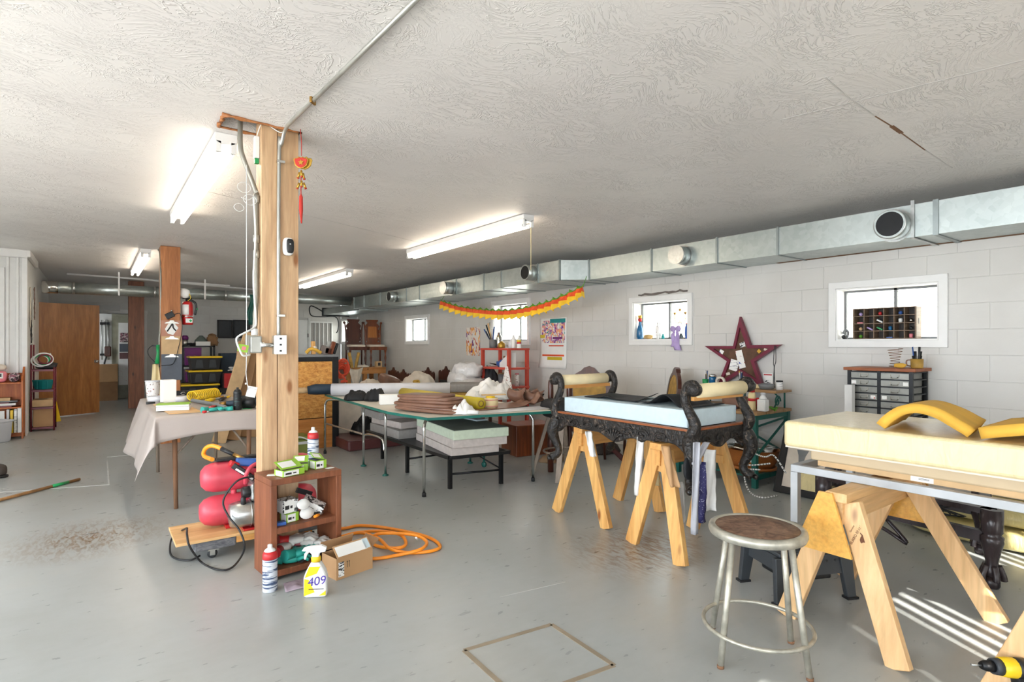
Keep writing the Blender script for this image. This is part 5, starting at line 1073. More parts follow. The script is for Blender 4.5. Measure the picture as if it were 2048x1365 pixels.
# broom stick and boot at the left edge
a, b = fl(-120, 1032, .016), fl(159, 959, .016); t = thing('broom_stick', 'long worn broom stick lying on the floor at the left', 'stick', a); part('shaft', 'stick', t, MB().tube([a, b], .014, 8)); part('green_band', 'green_plastic', t, MB().tube([a.lerp(b, .76), a.lerp(b, .9)], .0148, 8))
p = fl(-12, 955); t = thing('boot', 'grey-brown work boot standing at the left edge', 'boot', p); part('upper', 'dusty_tape', t, MB().pillow(p+Vector((0, 0, .07)), (.13, .26, .12), (0, 0, .6), p=.6)); part('sole', 'black_rubber', t, MB().pillow(p+Vector((0, 0, .014)), (.14, .28, .028), (0, 0, .6), p=.5))
# green cooler behind the post
p = fl(606, 914); t = thing('cooler', 'olive green cooler with pale band behind the pale post', 'cooler', (p.x+.0, p.y+.15, 0)); part('body', 'olive', t, MB().box((p.x-.2, p.y, 0), (p.x+.09, p.y+.3, .2)), bevel=.02); part('band', 'grey_vinyl', t, MB().box((p.x-.203, p.y-.003, .145), (p.x+.093, p.y+.303, .175))); part('lid', 'olive', t, MB().box((p.x-.205, p.y-.005, .2), (p.x+.095, p.y+.305, .235)), bevel=.015); part('handle', 'white_plastic', t, MB().tube(spline([(p.x-.15, p.y-.012, .19), (p.x-.05, p.y-.014, .235), (p.x+.06, p.y-.012, .19)], 5), .008, 6))
# ================================================================== OSB cabinet behind the post
ox0, ox1, oy0, oy1, oz = 1.72, 2.50, 7.08, 7.62, 1.175
t = thing('osb_cabinet', 'tall upholstery crate with chipboard front and black edging', 'crate', ((ox0+ox1)/2, (oy0+oy1)/2, 0))
part('upper_board', 'osb', t, MB().box((ox0, oy0, .385), (ox1-.08, oy0+.02, 1.09))); part('lower_board', 'ply_floor', t, MB().box((ox0, oy0, .0), (ox1-.08, oy0+.02, .375)))
part('black_edge', 'black_cloth', t, MB().box((ox1-.08, oy0-.012, 0), (ox1, oy1, oz-.03)), bevel=.008); part('black_edge', 'black_cloth', t, MB().box((ox0, oy0-.012, 1.09), (ox1-.08, oy0+.02, oz-.03)), bevel=.008); part('back_board', 'dark_cloth', t, MB().box((ox0, oy1-.02, 0), (ox1-.08, oy1, oz-.03))); part('top_board', 'grey_plastic', t, MB().box((ox0, oy0-.015, oz-.03), (ox1+.005, oy1, oz)), bevel=.004); part('side_board', 'osb', t, MB().box((ox0-.02, oy0, 0), (ox0, oy1, oz-.03)))
def T_(px, py): return onY(px, py, oy0+.2)
for i, (x0, y0, x1, y1, w, m, nm, lab) in enumerate(((627, 709, 626, 683, .05, 'pine', 'wooden_mallet', 'pale wooden mallet standing on the chipboard crate'), (646, 709, 652, 693, .11, 'block_grey', 'planer_block', 'grey plane block on the chipboard crate'), (655, 709, 657, 696, .09, 'walnut', 'planer_block', 'dark walnut plane block on the chipboard crate'), (661, 709, 668, 684, .05, 'chair_brown', 'hand_saw', 'brown handled saw leaning on the chipboard crate'), (668, 708, 675, 687, .03, 'black_metal', 'steel_rule', 'black steel bar leaning on the chipboard crate'))):
    a, b = T_(x0, y0), T_(x1, y1); a.z = oz+.004; t = thing(nm, lab, nm.replace('_', ' ').split()[-1], a); part('body', m, t, MB().beam(a, b, w, .04, up=(0, 1, 0)), bevel=.008)
    if i == 0: part('head', 'cream_cloth', t, MB().ball(a+Vector((.01, 0, .07)), .04, 10, 8))
    if i == 3: part('blade', 'steel', t, MB().beam(a.lerp(b, .2)+Vector((-.04, .03, 0)), b+Vector((-.04, .03, 0)), .07, .004, up=(0, 1, 0)))
a = T_(620, 709); one('curved_handle', 'curved yellow wooden bow beside the mallet', 'bow', MB().tube(spline([(a.x-.05, a.y, oz+.02), (a.x, a.y-.02, oz+.07), (a.x+.06, a.y-.03, oz+.06), (a.x+.13, a.y-.02, oz+.02)], 6), .022, 8), 'foam_yellow')

# ================================================================== big work table
WZ = .685
A, B, C_, D_ = fl(856, 836.5, WZ), fl(1113, 822, WZ), fl(776, 824, WZ), fl(650, 789, WZ)
E1 = Vector((3.62, 6.9, WZ)); outline = [A, B, E1, D_, C_]
t = thing('work_table', 'long plywood work table with teal edges and chrome tube legs', 'table', (2.9, 5.4, 0))
part('tabletop', 'tabletop', t, MB().prism([(p.x, p.y) for p in outline], .018, Matrix.Translation((0, 0, WZ-.009))))
ed = MB()
for i in range(5):
    p, q = outline[i], outline[(i+1) % 5]; part('edge_strip', 'teal_edge', t, MB().beam(p-Vector((0, 0, .011)), q-Vector((0, 0, .011)), .006, .023))
lg = {'a': fl(848, 994), 'b': fl(1066, 963), 'c': fl(771, 952), 'd': fl(727, 933), 'e': fl(650, 908)}
def leg(p, inx, iny, foot):
    top = WZ-.03; l = part('leg', 'chrome', t, MB().tube([p, p+Vector((0, 0, top-.09))] + spline([p+Vector((0, 0, top-.07)), p+Vector((inx*.05, iny*.05, top-.02)), p+Vector((inx*.16, iny*.16, top-.006)), p+Vector((inx*.4, iny*.4, top-.004))], 5), .0135, 10))
    if foot == 'cap': part('rubber_foot', 'black_rubber', l, MB().lathe([(.018, 0), (.018, .03), (.015, .035)], 12, p))
    else:
        part('glide', 'green_paint', l, MB().lathe([(.03, 0), (.032, .008), (.012, .022)], 12, p))
leg(lg['a'], .5, .5, 'cap'); leg(lg['b'], -.5, .45, 'cap'); leg(lg['c'], .05, .6, 'glide'); leg(lg['d'], .05, -.6, 'glide'); leg(lg['e'], .3, -.6, 'cap'); leg(Vector((3.3, 5.2, 0)), -.4, .3, 'glide'); leg(Vector((3.42, 6.6, 0)), -.4, -.3, 'cap')
part('brace', 'chrome', t, MB().tube(spline([lg['d']+Vector((0, 0, .24)), lg['d']+Vector((0, -.06, .345)), lg['c']+Vector((0, .1, .355)), lg['c']+Vector((0, .03, .24))], 6), .012, 8)); part('brace', 'old_wood', t, MB().tube([lg['e']+Vector((.01, 0, .36)), lg['d']+Vector((.03, 0, .33))], .011, 8))
ZT_ = WZ + .002
def Wp(px, py, z=ZT_): return fl(px, py, z)
def roll(name, label, p0, p1, r_, m, core=None):
    t = thing(name, label, 'roll', (p0+p1)/2 - Vector((0, 0, r_))); ax = (p1-p0).normalized(); L_ = (p1-p0).length
    part('sheet', m, t, MB().lathe([(r_*.55, 0), (r_, 0), (r_, L_), (r_*.55, L_), (r_*.55, L_-.03)], 30, p0, ax), smooth=None); part('core', 'cardboard_dark', t, MB().lathe([(r_*.42, -.004), (r_*.55, -.004), (r_*.55, L_+.004), (r_*.42, L_+.004), (r_*.42, -.004)], 24, p0, ax)); return t
roll('vinyl_roll', 'long pale grey vinyl roll across the back of the work table', Vector((2.27, 6.66, ZT_+.075)), Vector((3.50, 5.98, ZT_+.075)), .074, 'grey_vinyl')
t = thing('navy_roll', 'navy fabric roll on a cardboard tube behind the grey vinyl roll', 'roll', (2.15, 6.9, ZT_)); part('fabric', 'navy', t, MB().tube([(2.07, 6.93, ZT_+.06), (2.16, 6.9, ZT_+.07), (2.5, 6.76, ZT_+.068)], [.05, .066, .06], 18)); part('tube', 'cardboard_light', t, MB().tube([(1.97, 6.965, ZT_+.06), (2.08, 6.925, ZT_+.06)], .036, 16))
roll('vinyl_roll', 'bright yellow vinyl roll lying along the work table', Wp(962, 808, ZT_+.058), Wp(806, 786, ZT_+.058), .057, 'yellow_vinyl')
def heap(name, label, cat, c, sz, m, seed, rot=0, amp=.5, n=22, pw=.7):
    """crumpled cloth: a mound with sharp folds, closed underneath"""
    def fn(u, v):
        x, y = (u-.5)*2, (v-.5)*2; rr = math.hypot(x, y); f = max(0, 1-rr**3.0) if rr < 1 else 0
        ed = 1/max(1, rr*1.0) if rr > 1 else 1; a = math.atan2(y, x); k = 1 + .22*noise.noise(Vector((math.cos(a)*1.6, math.sin(a)*1.6, seed*2.7)))
        q = Vector((x*ed*sz[0]/2*k, y*ed*sz[1]/2*k)); nz = abs(noise.noise(Vector((x*2.2, y*2.2, seed)))) + .5*abs(noise.noise(Vector((x*5, y*5, seed+9))))
        z = sz[2]*(f**pw)*(1-amp + amp*1.8*nz) + .004
        cr, sr = math.cos(rot), math.sin(rot); return (c[0]+q.x*cr-q.y*sr, c[1]+q.x*sr+q.y*cr, c[2]+z)
    return one(name, label, cat, MB().grid(fn, n, n), m, solid=.005)
p = Wp(722, 802); heap('black_cloth', 'black cloth heap left of the leather on the work table', 'cloth', (p.x, p.y+.12, ZT_), (.3, .26, .10), 'black_cloth', 1.3, -.5, .35); p = Wp(758, 803); heap('black_cloth', 'folded black cloth bundle beside the leather on the work table', 'cloth', (p.x, p.y+.1, ZT_), (.24, .22, .13), 'black_cloth', 4.4, .3, .3)
p = Wp(783, 812); item_box('white_carton', 'low white carton behind the brown leather', 'box', (p.x+.05, p.y+.16, ZT_), (.2, .12, .1), -.3, 'paper')
# folded brown leather
a, b = Wp(778, 822), Wp(905, 832); dirx = (b-a).normalized(); diry = Vector((-dirx.y, dirx.x, 0))
t = thing('leather_stack', 'stack of folded brown leather hides on the work table', 'leather', (a+b)/2+diry*.18)
ln = (b-a).length
for i in range(6):
    c = (a+b)/2 + diry*(.19+.012*(i % 2)) + dirx*(.03*math.sin(i*2.1)-.012*i) + Vector((0, 0, .022 + i*.023)); ang = math.atan2(dirx.y, dirx.x) + .05*math.sin(i*1.9)
    part('hide', 'brown_leather', t, MB().pillow(c, (ln*(1.02-.05*i), .36-.015*i, .04), (R(2*math.sin(i*1.3)), R(1.5-.6*i), ang), p=.42, n=12, wob=.07, seed=i+2))
p = Wp(932, 829); heap('white_paper', 'crumpled white paper at the end of the brown leather', 'paper', (p.x, p.y+.06, ZT_), (.24, .2, .09), 'paper', 7.7, -.2, .75, 18)
p0, p1 = Wp(935, 824, ZT_+.03), Wp(957, 826, ZT_+.022); one('paper_roll', 'small rolled white paper end beside the yellow roll', 'paper roll', MB().tube([p0, p1], .018, 12), 'paper')
# ribbon spool, paddle, white shirt, brown leather, black mesh
p = Wp(989, 818); t = thing('ribbon_spool', 'cream ribbon spool with red stripes on the work table', 'spool', (p.x, p.y+.07, ZT_)); c = Vector((p.x, p.y+.07, ZT_)); part('tape', 'foam_cream', t, MB().lathe([(.03, 0), (.072, 0), (.074, .05), (.072, .1), (.03, .1)], 24, c))
for z in (.02, .08): part('stripe', 'pink', t, MB().lathe([(.0748, z), (.0748, z+.006)], 24, c))
part('cap', 'yellow_plastic', t, MB().lathe([(.045, .1), (.045, .115), (.001, .118)], 20, c))
one('wooden_paddle', 'flat pale wooden paddle resting on the ribbon spool', 'paddle', MB().cbox(c+Vector((.04, 0, .127)), (.24, .045, .012), (0, 0, R(-20))), 'cardboard_light', bevel=.004)
p = Wp(1000, 800); heap('white_shirt', 'white cotton shirt heaped on the far side of the work table', 'shirt', (p.x+.0, p.y+.16, ZT_), (.62, .42, .2), 'white_cloth', 2.2, -.3, .45, 30, .9)
p = Wp(955, 803); one('thread_spool', 'small white thread spool at the edge of the white shirt', 'spool', MB().lathe([(.024, 0), (.026, .004), (.018, .01), (.018, .045), (.026, .05), (.024, .054)], 16, (p.x, p.y-.0, ZT_+.06)), 'white_plastic')
def fnL(u, v):
    q = Wp(905, 828).lerp(Wp(1085, 812), u) + Vector((.09, .26, 0))*v*1.6; return q + Vector((0, 0, .006 + .05*max(0, u-.72)/.28*abs(math.sin(v*9+u*6)) + .09*max(0, u-.8)/.2*(.5+.5*math.sin(u*40))))
one('brown_leather_sheet', 'brown leather sheet spread under the spool with a ruffled end', 'leather', MB().grid(fnL, 40, 16), 'brown_leather', solid=.005)
for i, px in enumerate((1050, 1068, 1082)):
    p = Wp(px, 810); one('leather_fold', ('first standing brown leather fold by the white shirt', 'middle standing brown leather fold', 'last standing brown leather fold near the carved bench')[i], 'leather', MB().grid(lambda u, v, p=p, i=i: p + Vector((.03*math.sin(v*3.1)*(1 if i % 2 else -1), .22*u, .03+.12*v*(1-.25*i*.4))) + Vector((.05*math.sin(u*4+i), 0, .02*math.sin(u*7+i))), 10, 8), 'brown_leather', solid=.008)
p = Wp(1086, 808); one('black_mesh', 'tangle of black lace at the table corner', 'lace', MB().tube(spline([p+Vector((random.uniform(-.03, .03), random.uniform(0, .1), random.uniform(.02, .1))) for _ in range(26)], 4), .005, 5), 'black_rubber')
one('paper_sheet', 'grey paper sheet under the leather at the near table edge', 'paper', MB().add([Wp(925, 831, ZT_+.001), Wp(1100, 818, ZT_+.001), Wp(1085, 812, ZT_+.001), Wp(930, 822, ZT_+.001)], [(0, 1, 2, 3)]), 'grey_vinyl', solid=.0015)

# ================================================================== folding bed frame with foam slabs under the table
t = thing('bed_frame', 'black folding bed frame under the work table', 'bed frame', (2.8, 5.1, 0))
bz = .305
fx0, fx1, fy0, fy1 = 2.50, 3.08, 4.28, 6.15
part('frame', 'black_metal', t, MB().beam((fx0, fy0, bz), (fx0, fy1, bz), .03, .03).beam((fx1, fy0-.1, bz), (fx1, fy1, bz), .03, .03).beam((fx0, fy0, bz), (fx1, fy0-.1, bz), .03, .03).beam((fx0, fy1, bz), (fx1, fy1, bz), .03, .03))
part('mesh_deck', 'dark_metal', t, MB().box((fx0, fy0-.03, bz+.001), (fx1, fy1, bz+.012)))
for px, py in ((900, 978), (1002, 968), (814.6, 946), (765, 918)):
    p = fl(px, py); part('leg', 'black_metal', t, MB().box((p.x-.016, p.y-.016, 0), (p.x+.016, p.y+.016, bz-.012)))
a, b = fl(900, 978), fl(1002, 968); part('crossbar', 'black_metal', t, MB().tube([a+Vector((0, 0, .13)), b+Vector((0, 0, .13))], .01, 8)); a, b = fl(814.6, 946), fl(765, 918); part('crossbar', 'black_metal', t, MB().tube([a+Vector((0, 0, .14)), Vector((fx1, a.y, .14))], .01, 8)); part('brace', 'black_metal', t, MB().tube([fl(1002, 968)+Vector((0, 0, .14)), (2.85, 4.5, bz-.01)], .007, 6))
p = fl(968, 935); part('caster', 'green_paint', t, MB().lathe([(.012, -.01), (.03, -.008), (.03, .008), (.012, .01)], 16, p+Vector((0, 0, .03)), (1, .3, 0)).box((p.x-.008, p.y-.008, .03), (p.x+.008, p.y+.008, bz-.012)))
def slab(label, c0, c1, z0, z1, m, rot=0, top=None):
    t = thing('foam_slab', label, 'foam', ((c0[0]+c1[0])/2, (c0[1]+c1[1])/2, z0), rot, 'foam slabs under the work table'); w, d = (c1[0]-c0[0])/2, (c1[1]-c0[1])/2
    MB().box((-w, -d, 0), (w, d, z1-z0)).build('block', m, t, world=False, bevel=.005)
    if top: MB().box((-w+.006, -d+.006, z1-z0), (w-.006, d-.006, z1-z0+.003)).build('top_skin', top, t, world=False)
    return t
b0 = bz + .013; T10 = R(-9)
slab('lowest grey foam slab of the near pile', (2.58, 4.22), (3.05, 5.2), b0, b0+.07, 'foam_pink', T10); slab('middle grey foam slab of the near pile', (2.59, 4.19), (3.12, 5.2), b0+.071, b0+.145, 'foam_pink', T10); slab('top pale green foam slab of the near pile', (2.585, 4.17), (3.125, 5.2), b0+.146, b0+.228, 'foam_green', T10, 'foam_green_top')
slab('low grey foam slab of the far pile', (2.52, 5.35), (3.0, 6.1), b0, b0+.09, 'foam_grey', 0); slab('upper grey foam slab of the far pile', (2.56, 5.45), (3.05, 6.12), b0+.091, b0+.16, 'foam_pink', R(4)); slab('dark grey foam slab of the far pile', (2.5, 5.75), (3.1, 6.35), b0+.161, b0+.24, 'foam_grey', R(-3))
item_box('foam_offcut', 'small pale blue foam offcut on the green slab', 'foam', (3.06, 4.75, b0+.232), (.13, .3, .012), 0, 'foam_blue')
t = thing('floor_cushion', 'maroon box cushion on the floor under the work table', 'cushion', (2.9, 6.75, 0)); part('pad', 'maroon_vinyl', t, MB().box((2.46, 6.62, 0), (3.35, 7.25, .135)), bevel=.025, seg=3); part('piping', 'maroon_vinyl', t, MB().tube([(2.462, 6.622, .128), (3.348, 6.622, .128), (3.348, 7.248, .128), (2.462, 7.248, .128)], .007, 6, True))
heap('black_bag', 'black plastic bag heap behind the maroon cushion', 'bag', (2.95, 7.1, .138), (.6, .4, .26), 'black_plastic', 3.9, 0, .7)
item_box('cream_board', 'cream board standing behind the foam pile', 'board', (2.86, 7.4, 0), (.5, .06, .62), 0, 'cream_cloth')

# ================================================================== far corner: bench with two carved chairs
def carved_back(w, h0, h1, M, s=1.0):
    """outline of a scroll-eared chair back panel"""
    H_ = h1-h0; half = [(.30, 0), (.34, .06), (.44, .10), (.36, .18), (.46, .28), (.40, .38), (.46, .50), (.36, .60), (.44, .72), (.34, .80), (.26, .86), (.36, .95), (.36, 1.0)]
    pl = [(x*w, h0+y*H_) for x, y in half] + [(-x*w, h0+y*H_) for x, y in half[::-1]]
    return MB().prism(pl, .03, M)
def carved_chair(label, loc, rot, wd, panel=None):
    t = thing('carved_chair', label, 'chair', loc, rot); w = .40; L0 = lambda nm, m, mb, **k: mb.build(nm, m, t, world=False, **k)
    L0('seat', wd, MB().box((-w/2, -.2, .38), (w/2, .22, .45)), bevel=.008); L0('seat_pad', 'cream_cloth', MB().pillow((0, 0, .47), (w*.94, .4, .07), p=.5))
    for s in (-1, 1):
        L0('leg', wd, MB().tube([(s*w*.43, .19, 0), (s*w*.43, .19, .4), (s*w*.44, .21, .8), (s*w*.5, .23, 1.0)], [.018, .02, .018, .014], 8))
        L0('leg', wd, MB().lathe([(.014, 0), (.022, .05), (.012, .08), (.026, .2), (.014, .28), (.03, .38)], 10, (s*w*.42, -.17, 0)))
        L0('ear_scroll', wd, MB().ball((s*w*.52, .23, 1.0), .03, 10, 8, (1, .6, 1)))
    M = face((0, .22, 0), (1, 0, 0), (0, .04, 1))
    b = L0('back_splat', wd, carved_back(w*.98, .55, 1.08, M)); 
    if panel: MB().prism([(-w*.27, .66), (w*.27, .66), (w*.25, .92), (-w*.25, .92)], .036, M).build('cane_panel', panel, b, world=False)
    L0('back_rail', wd, MB().box((-w*.43, .185, .5), (w*.43, .215, .56))); return t
# wooden bench at the corner
q = atd(745, 735, 12.4); bzt = q.z
by = 11.75
t = thing('low_bench', 'pale wooden trestle bench carrying two carved chairs', 'bench', (4.75, by+.3, 0)); 
x0b, x1b = onY(722, 740, by).x - .35, onY(772, 740, by).x
part('top', 'bench_wood', t, MB().box((x0b, by, bzt-.04), (x1b, by+.72, bzt))); part('apron', 'bench_wood', t, MB().box((x0b, by+.01, bzt-.14), (x1b, by+.05, bzt-.04)))
for x in (x0b+.1, (x0b+x1b)/2, x1b-.1): part('leg', 'bench_wood', t, MB().box((x-.04, by+.04, 0), (x+.04, by+.12, bzt-.14))); part('leg', 'bench_wood', t, MB().box((x-.04, by+.55, 0), (x+.04, by+.63, bzt-.14)))
c1, c2 = onY(716, 735, by+.3), onY(755, 735, by+.25)
carved_chair('dark walnut carved chair on the bench before the far window', (c1.x, by+.42, bzt+.001), R(-8), 'walnut'); carved_chair('carved chair with an orange cane back panel on the bench', (c2.x+.02, by+.40, bzt+.001), R(-4), 'chair_brown', 'cane')
p = onY(757, 727, by+.05); t = thing('candle_box', 'small tan box with a dark print on the bench edge', 'box', (p.x, by+.06, bzt)); part('carton', 'cardboard_light', t, MB().box((p.x-.07, by+.01, bzt+.001), (p.x+.07, by+.1, bzt+.13)), bevel=.003); part('print', 'ink_dark', t, MB().box((p.x-.03, by+.008, bzt+.03), (p.x+.03, by+.0095, bzt+.1)))
for i, (px, a) in enumerate(((703, -.5), (712, .5))):
    p = onY(px, 700, by-.05); one('carved_bracket', ('left curved yellow wooden bracket leaning at the bench', 'right curved yellow wooden bracket leaning at the bench')[i], 'bracket', MB().tube(spline([(p.x+a*.12, by-.06, bzt+.33), (p.x+a*.04, by-.06, bzt+.16), (p.x-a*.02, by-.06, bzt+.005)], 6), .035, 8), 'gold_cloth')
def drape(u, v):
    p = onY(712, 733, by-.03); return (p.x + (u-.5)*.34*(1-.8*v), by-.02-.012*math.sin(u*12), bzt+.012-.46*v - .05*math.sin(u*3.1))
one('torn_cloth', 'torn cream cloth hanging in a point from the bench', 'cloth', MB().grid(drape, 12, 12), 'cream_cloth', solid=.004)
heap('cream_rag', 'cream rag strewn on the bench below the chairs', 'rag', (onY(745, 735, by+.1).x-.25, by+.12, bzt+.002), (.36, .2, .06), 'cream_cloth', 5.1)
# orange rope coil by the crate
t = thing('rope_coil', 'orange-red rope coil hanging behind the black edged crate', 'rope', onY(687, 765, 9.0))
for k in range(5):
    c = onY(686, 735 + k*3, 9.0) + Vector((.0, .02*k, 0)); part('loop', 'rope_red', t, MB().tube([c + Vector((math.cos(a)*(.10-.008*k), .015*math.sin(3*a), math.sin(a)*(.13-.012*k))) for a in [2*math.pi*j/22 for j in range(22)]], .018, 7, True))
part('tail', 'rope_red', t, MB().tube(spline([onY(684, 752, 8.96), onY(690, 760, 8.94), onY(682, 764, 8.95), onY(695, 763, 8.93)], 6), .018, 7))
t = thing('rope_stand', 'plain old wooden stand holding the rope coil', 'stand', (onY(686, 735, 9.06).x, 9.16, 0)); part('post', 'old_wood', t, MB().box((onY(686, 735, 9.1).x-.04, 9.12, 0), (onY(686, 735, 9.1).x+.04, 9.2, onY(686, 722, 9.1).z))); part('peg', 'old_wood', t, MB().tube([(onY(686, 735, 9.1).x, 9.13, onY(686, 724, 9.1).z-.03), (onY(686, 735, 9.1).x, 8.95, onY(686, 724, 9.1).z-.02)], .012, 8))
# row of parlour chairs with carved crests along the wall
def parlor(label, px, py, X, up, scale=1.0):
    top = onX(px, py, X); t = thing('parlor_chair', label, 'chair', (X, top.y, 0), R(90), None); h = top.z; w = .5*scale
    M = face((0, 0, 0), (1, 0, 0), (0, 0, 1))
    cr = [(-.5, -.16), (-.5, -.07), (-.44, -.05), (-.42, -.09), (-.34, -.06), (-.28, -.085), (-.2, -.04), (-.12, -.05), (0, 0), (.12, -.05), (.2, -.04), (.28, -.085), (.34, -.06), (.42, -.09), (.44, -.05), (.5, -.07), (.5, -.16)]
    L0 = lambda nm, m, mb, **k: mb.build(nm, m, t, world=False, **k)
    L0('crest', 'walnut', MB().prism([(x*w, h+y*1.6*scale) for x, y in cr], .04, M)); L0('back_frame', 'walnut', MB().beam((-w*.45, 0, .4), (-w*.45, 0, h-.2), .04, .04).beam((w*.45, 0, .4), (w*.45, 0, h-.2), .04, .04)); L0('back_pad', up, MB().box((-w*.4, -.02, .48), (w*.4, .02, h-.25)), bevel=.01)
    L0('seat', up, MB().box((-w/2, .0, .36), (w/2, .42, .46)), bevel=.02)
    for x in (-w*.44, w*.44):
        for y in (.0, .38): L0('leg', 'walnut', MB().tube([(x, y, 0), (x, y, .37)], [.014, .024], 8))
    return t
for i, (px, py, up, lab) in enumerate(((787, 735, 'olive_light', 'carved crest parlor chair nearest the bench by the wall'), (807, 739, 'cream_cloth', 'carved crest parlor chair with a pale pad by the wall'), (829, 742, 'olive_light', 'low carved crest parlor chair behind the cream mound'), (856, 735, 'dark_cloth', 'tall carved crest parlor chair above the grey vinyl roll'), (892, 733, 'dark_cloth', 'dark ribbed parlor chair beside the plastic bags'))): parlor(lab, px, py, 5.28, up, 1.0 if i != 2 else .8)
# mounds of cushions and wrapped pads before them
p = atd(775, 770, 9.6); t = thing('brown_cushion', 'brown piped cushion draped over cream padding by the parlor chairs', 'cushion', (p.x, p.y, 0)); part('cushion', 'brown_leather', t, MB().pillow((p.x+.03, p.y, p.z+.06), (.34, .34, .2), (R(10), R(18), 0), p=.5))
heap('cream_padding', 'cream batting mound left of the brown cushion', 'padding', (p.x-.28, p.y+.1, p.z-.12), (.5, .45, .22), 'cream_cloth', 8.1, 0, .2); 
p = atd(838, 770, 9.6); heap('cream_padding', 'cream batting mound between the parlor chairs and the vinyl roll', 'padding', (p.x, p.y, p.z-.12), (.62, .5, .34), 'cream_cloth', 9.4, 0, .15); one('gold_braid', 'gold braid bundle on the cream batting', 'braid', MB().tube(spline([atd(833+random.uniform(-8, 8), 766+random.uniform(-4, 4), 9.35) for _ in range(10)], 4), .018, 6), 'gold')
item_box('fabric_table', 'low wooden table under the cream batting by the wall', 'table', (p.x-.3, p.y+.1, 0), (1.1, .5, p.z-.135), R(15), 'old_wood')
# white plastic bags over a grey upholstered frame
bz_ = .30
for i, (px, py, sz, lab) in enumerate(((945, 768, (.6, .5, .2), 'lowest white plastic bag of padding by the red shelf'), (925, 758, (.42, .4, .24), 'middle white plastic bag of padding beside the dark chair'), (935, 742, (.46, .4, .24), 'top white plastic bag of padding below the small painting'))):
    c = atd(px, py, 8.6); one('padding_bag', lab, 'bag', MB().pillow(c, sz, (0, 0, .5+i), p=.7, wob=.25, seed=i+1), 'bag_plastic', 'white bags of padding')
c = atd(935, 780, 8.0); t = thing('upholstered_frame', 'grey upholstered seat frame with gold front under the bags', 'seat', (c.x, c.y, 0)); part('seat_pad', 'foam_grey', t, MB().cbox((c.x+.1, c.y, c.z+.035), (.7, .5, .12), (0, 0, -.6)), bevel=.03); part('apron', 'gold_cloth', t, MB().cbox((c.x+.08, c.y-.02, c.z-.06), (.66, .46, .07), (0, 0, -.6)))
for dx, dy in ((-.1, -.25), (.35, -.3), (-.12, .2), (.3, .3)): part('leg', 'walnut', t, MB().tube([(c.x+dx*.6+.08, c.y+dy*.5, 0), (c.x+dx*.6+.08, c.y+dy*.5, c.z-.09)], .025, 8))

# ================================================================== red metal shelf by the third window
rx0, rx1, ry0, ry1 = 4.80, 5.13, 6.52, 7.2
zs = [.30, .69, .965, 1.25]
t = thing('red_shelf', 'red slotted metal shelving under the third window', 'shelf', ((rx0+rx1)/2, (ry0+ry1)/2, 0))
for x in (rx0, rx1):
    for y in (ry0, ry1): part('upright', 'shelf_red', t, MB().box((x-.022, y-.022, 0), (x+.022, y+.022, zs[-1]-.001)))
for z in zs: part('shelf', 'shelf_red', t, MB().box((rx0-.03, ry0-.03, z-.03), (rx1+.03, ry1+.03, z)), bevel=.004)
def Rs(px, z, X=4.92): 
    a = (px-CX)/F; r = ray(px, HZ); k = X/r.x; return Vector((X, r.y*k, z))
zt = zs[-1]+.001
t = thing('brush_jar', 'can of paint brushes on the red shelf top', 'brushes', Rs(985, zt)); p = Rs(985, zt); part('can', 'grey_plastic', t, MB().lathe([(.05, 0), (.055, .13), (.05, .13), (.045, .01)], 16, p))
for k in range(9):
    a = random.uniform(-.9, .1); b = random.uniform(-.3, .3); l = random.uniform(.2, .42); part('brush_handle', ('blue_plastic', 'pine', 'dark_metal', 'steel')[k % 4], t, MB().tube([p+Vector((0, 0, .05)), p+Vector((b*l, -a*l*.8, .1+l*.75))], [.006, .011], 6))
for (px, r_, h_, m, nm, lab, cat) in ((1003, .055, .1, 'gold', 'gold_bowl', 'small gold bowl on the red shelf top', 'bowl'), (998, .05, .24, 'chrome', 'silver_ornament', 'silver ornament cluster on the red shelf top', 'ornament'), (1021, .035, .13, 'grey_vinyl', 'white_jar', 'short white jar on the red shelf top', 'jar'), (1027, .035, .19, 'white_plastic', 'white_bottle', 'tall white bottle on the red shelf top', 'bottle'), (1038, .032, .18, 'paper', 'striped_bottle', 'white bottle with a red and yellow label on the red shelf', 'bottle')):
    p = Rs(px, zt, 4.92 if px > 1000 else 5.0); t = thing(nm, lab, cat, p); part('body', m, t, MB().lathe([(r_*.9, 0), (r_, .01), (r_, h_*.7), (r_*.5, h_*.85), (r_*.4, h_)], 14, p)); 
    if nm == 'striped_bottle': part('label_band', 'red_plastic', t, MB().lathe([(r_+.001, h_*.35), (r_+.001, h_*.5)], 14, p)); part('label_band', 'yellow_plastic', t, MB().lathe([(r_+.001, h_*.5), (r_+.001, h_*.65)], 14, p))
z = zs[2]+.001
p = Rs(990, z); t = thing('scissors', 'black shears lying on the red shelf', 'shears', p); part('blades', 'black_metal', t, MB().tube([p+Vector((0, .14, .05)), p+Vector((0, -.12, .02))], [.006, .016], 6)); part('handles', 'black_plastic', t, MB().tube([p+Vector((0, -.12+math.cos(a)*.05, .03+math.sin(a)*.02)) for a in [k*math.pi/6 for k in range(12)]], .01, 6, True))
p = Rs(1013, z, 5.0); t = thing('glass_jar', 'glass jar with brown lid on the red shelf', 'jar', p); part('glass', 'grey_vinyl', t, MB().lathe([(.05, 0), (.055, .1), (.045, .13)], 16, p)); part('lid', 'cardboard_dark', t, MB().lathe([(.05, .13), (.05, .165), (.001, .166)], 16, p))
p = Rs(1038, z, 4.97); one('file_holder', 'white slanted file holder on the red shelf', 'file holder', MB().prism([(0, 0), (.3, 0), (.3, .22), (.24, .22), (.0, .06)], .08, face((4.9, ry0+.32, z), (0, -1, 0), (0, 0, 1))), 'white_plastic')
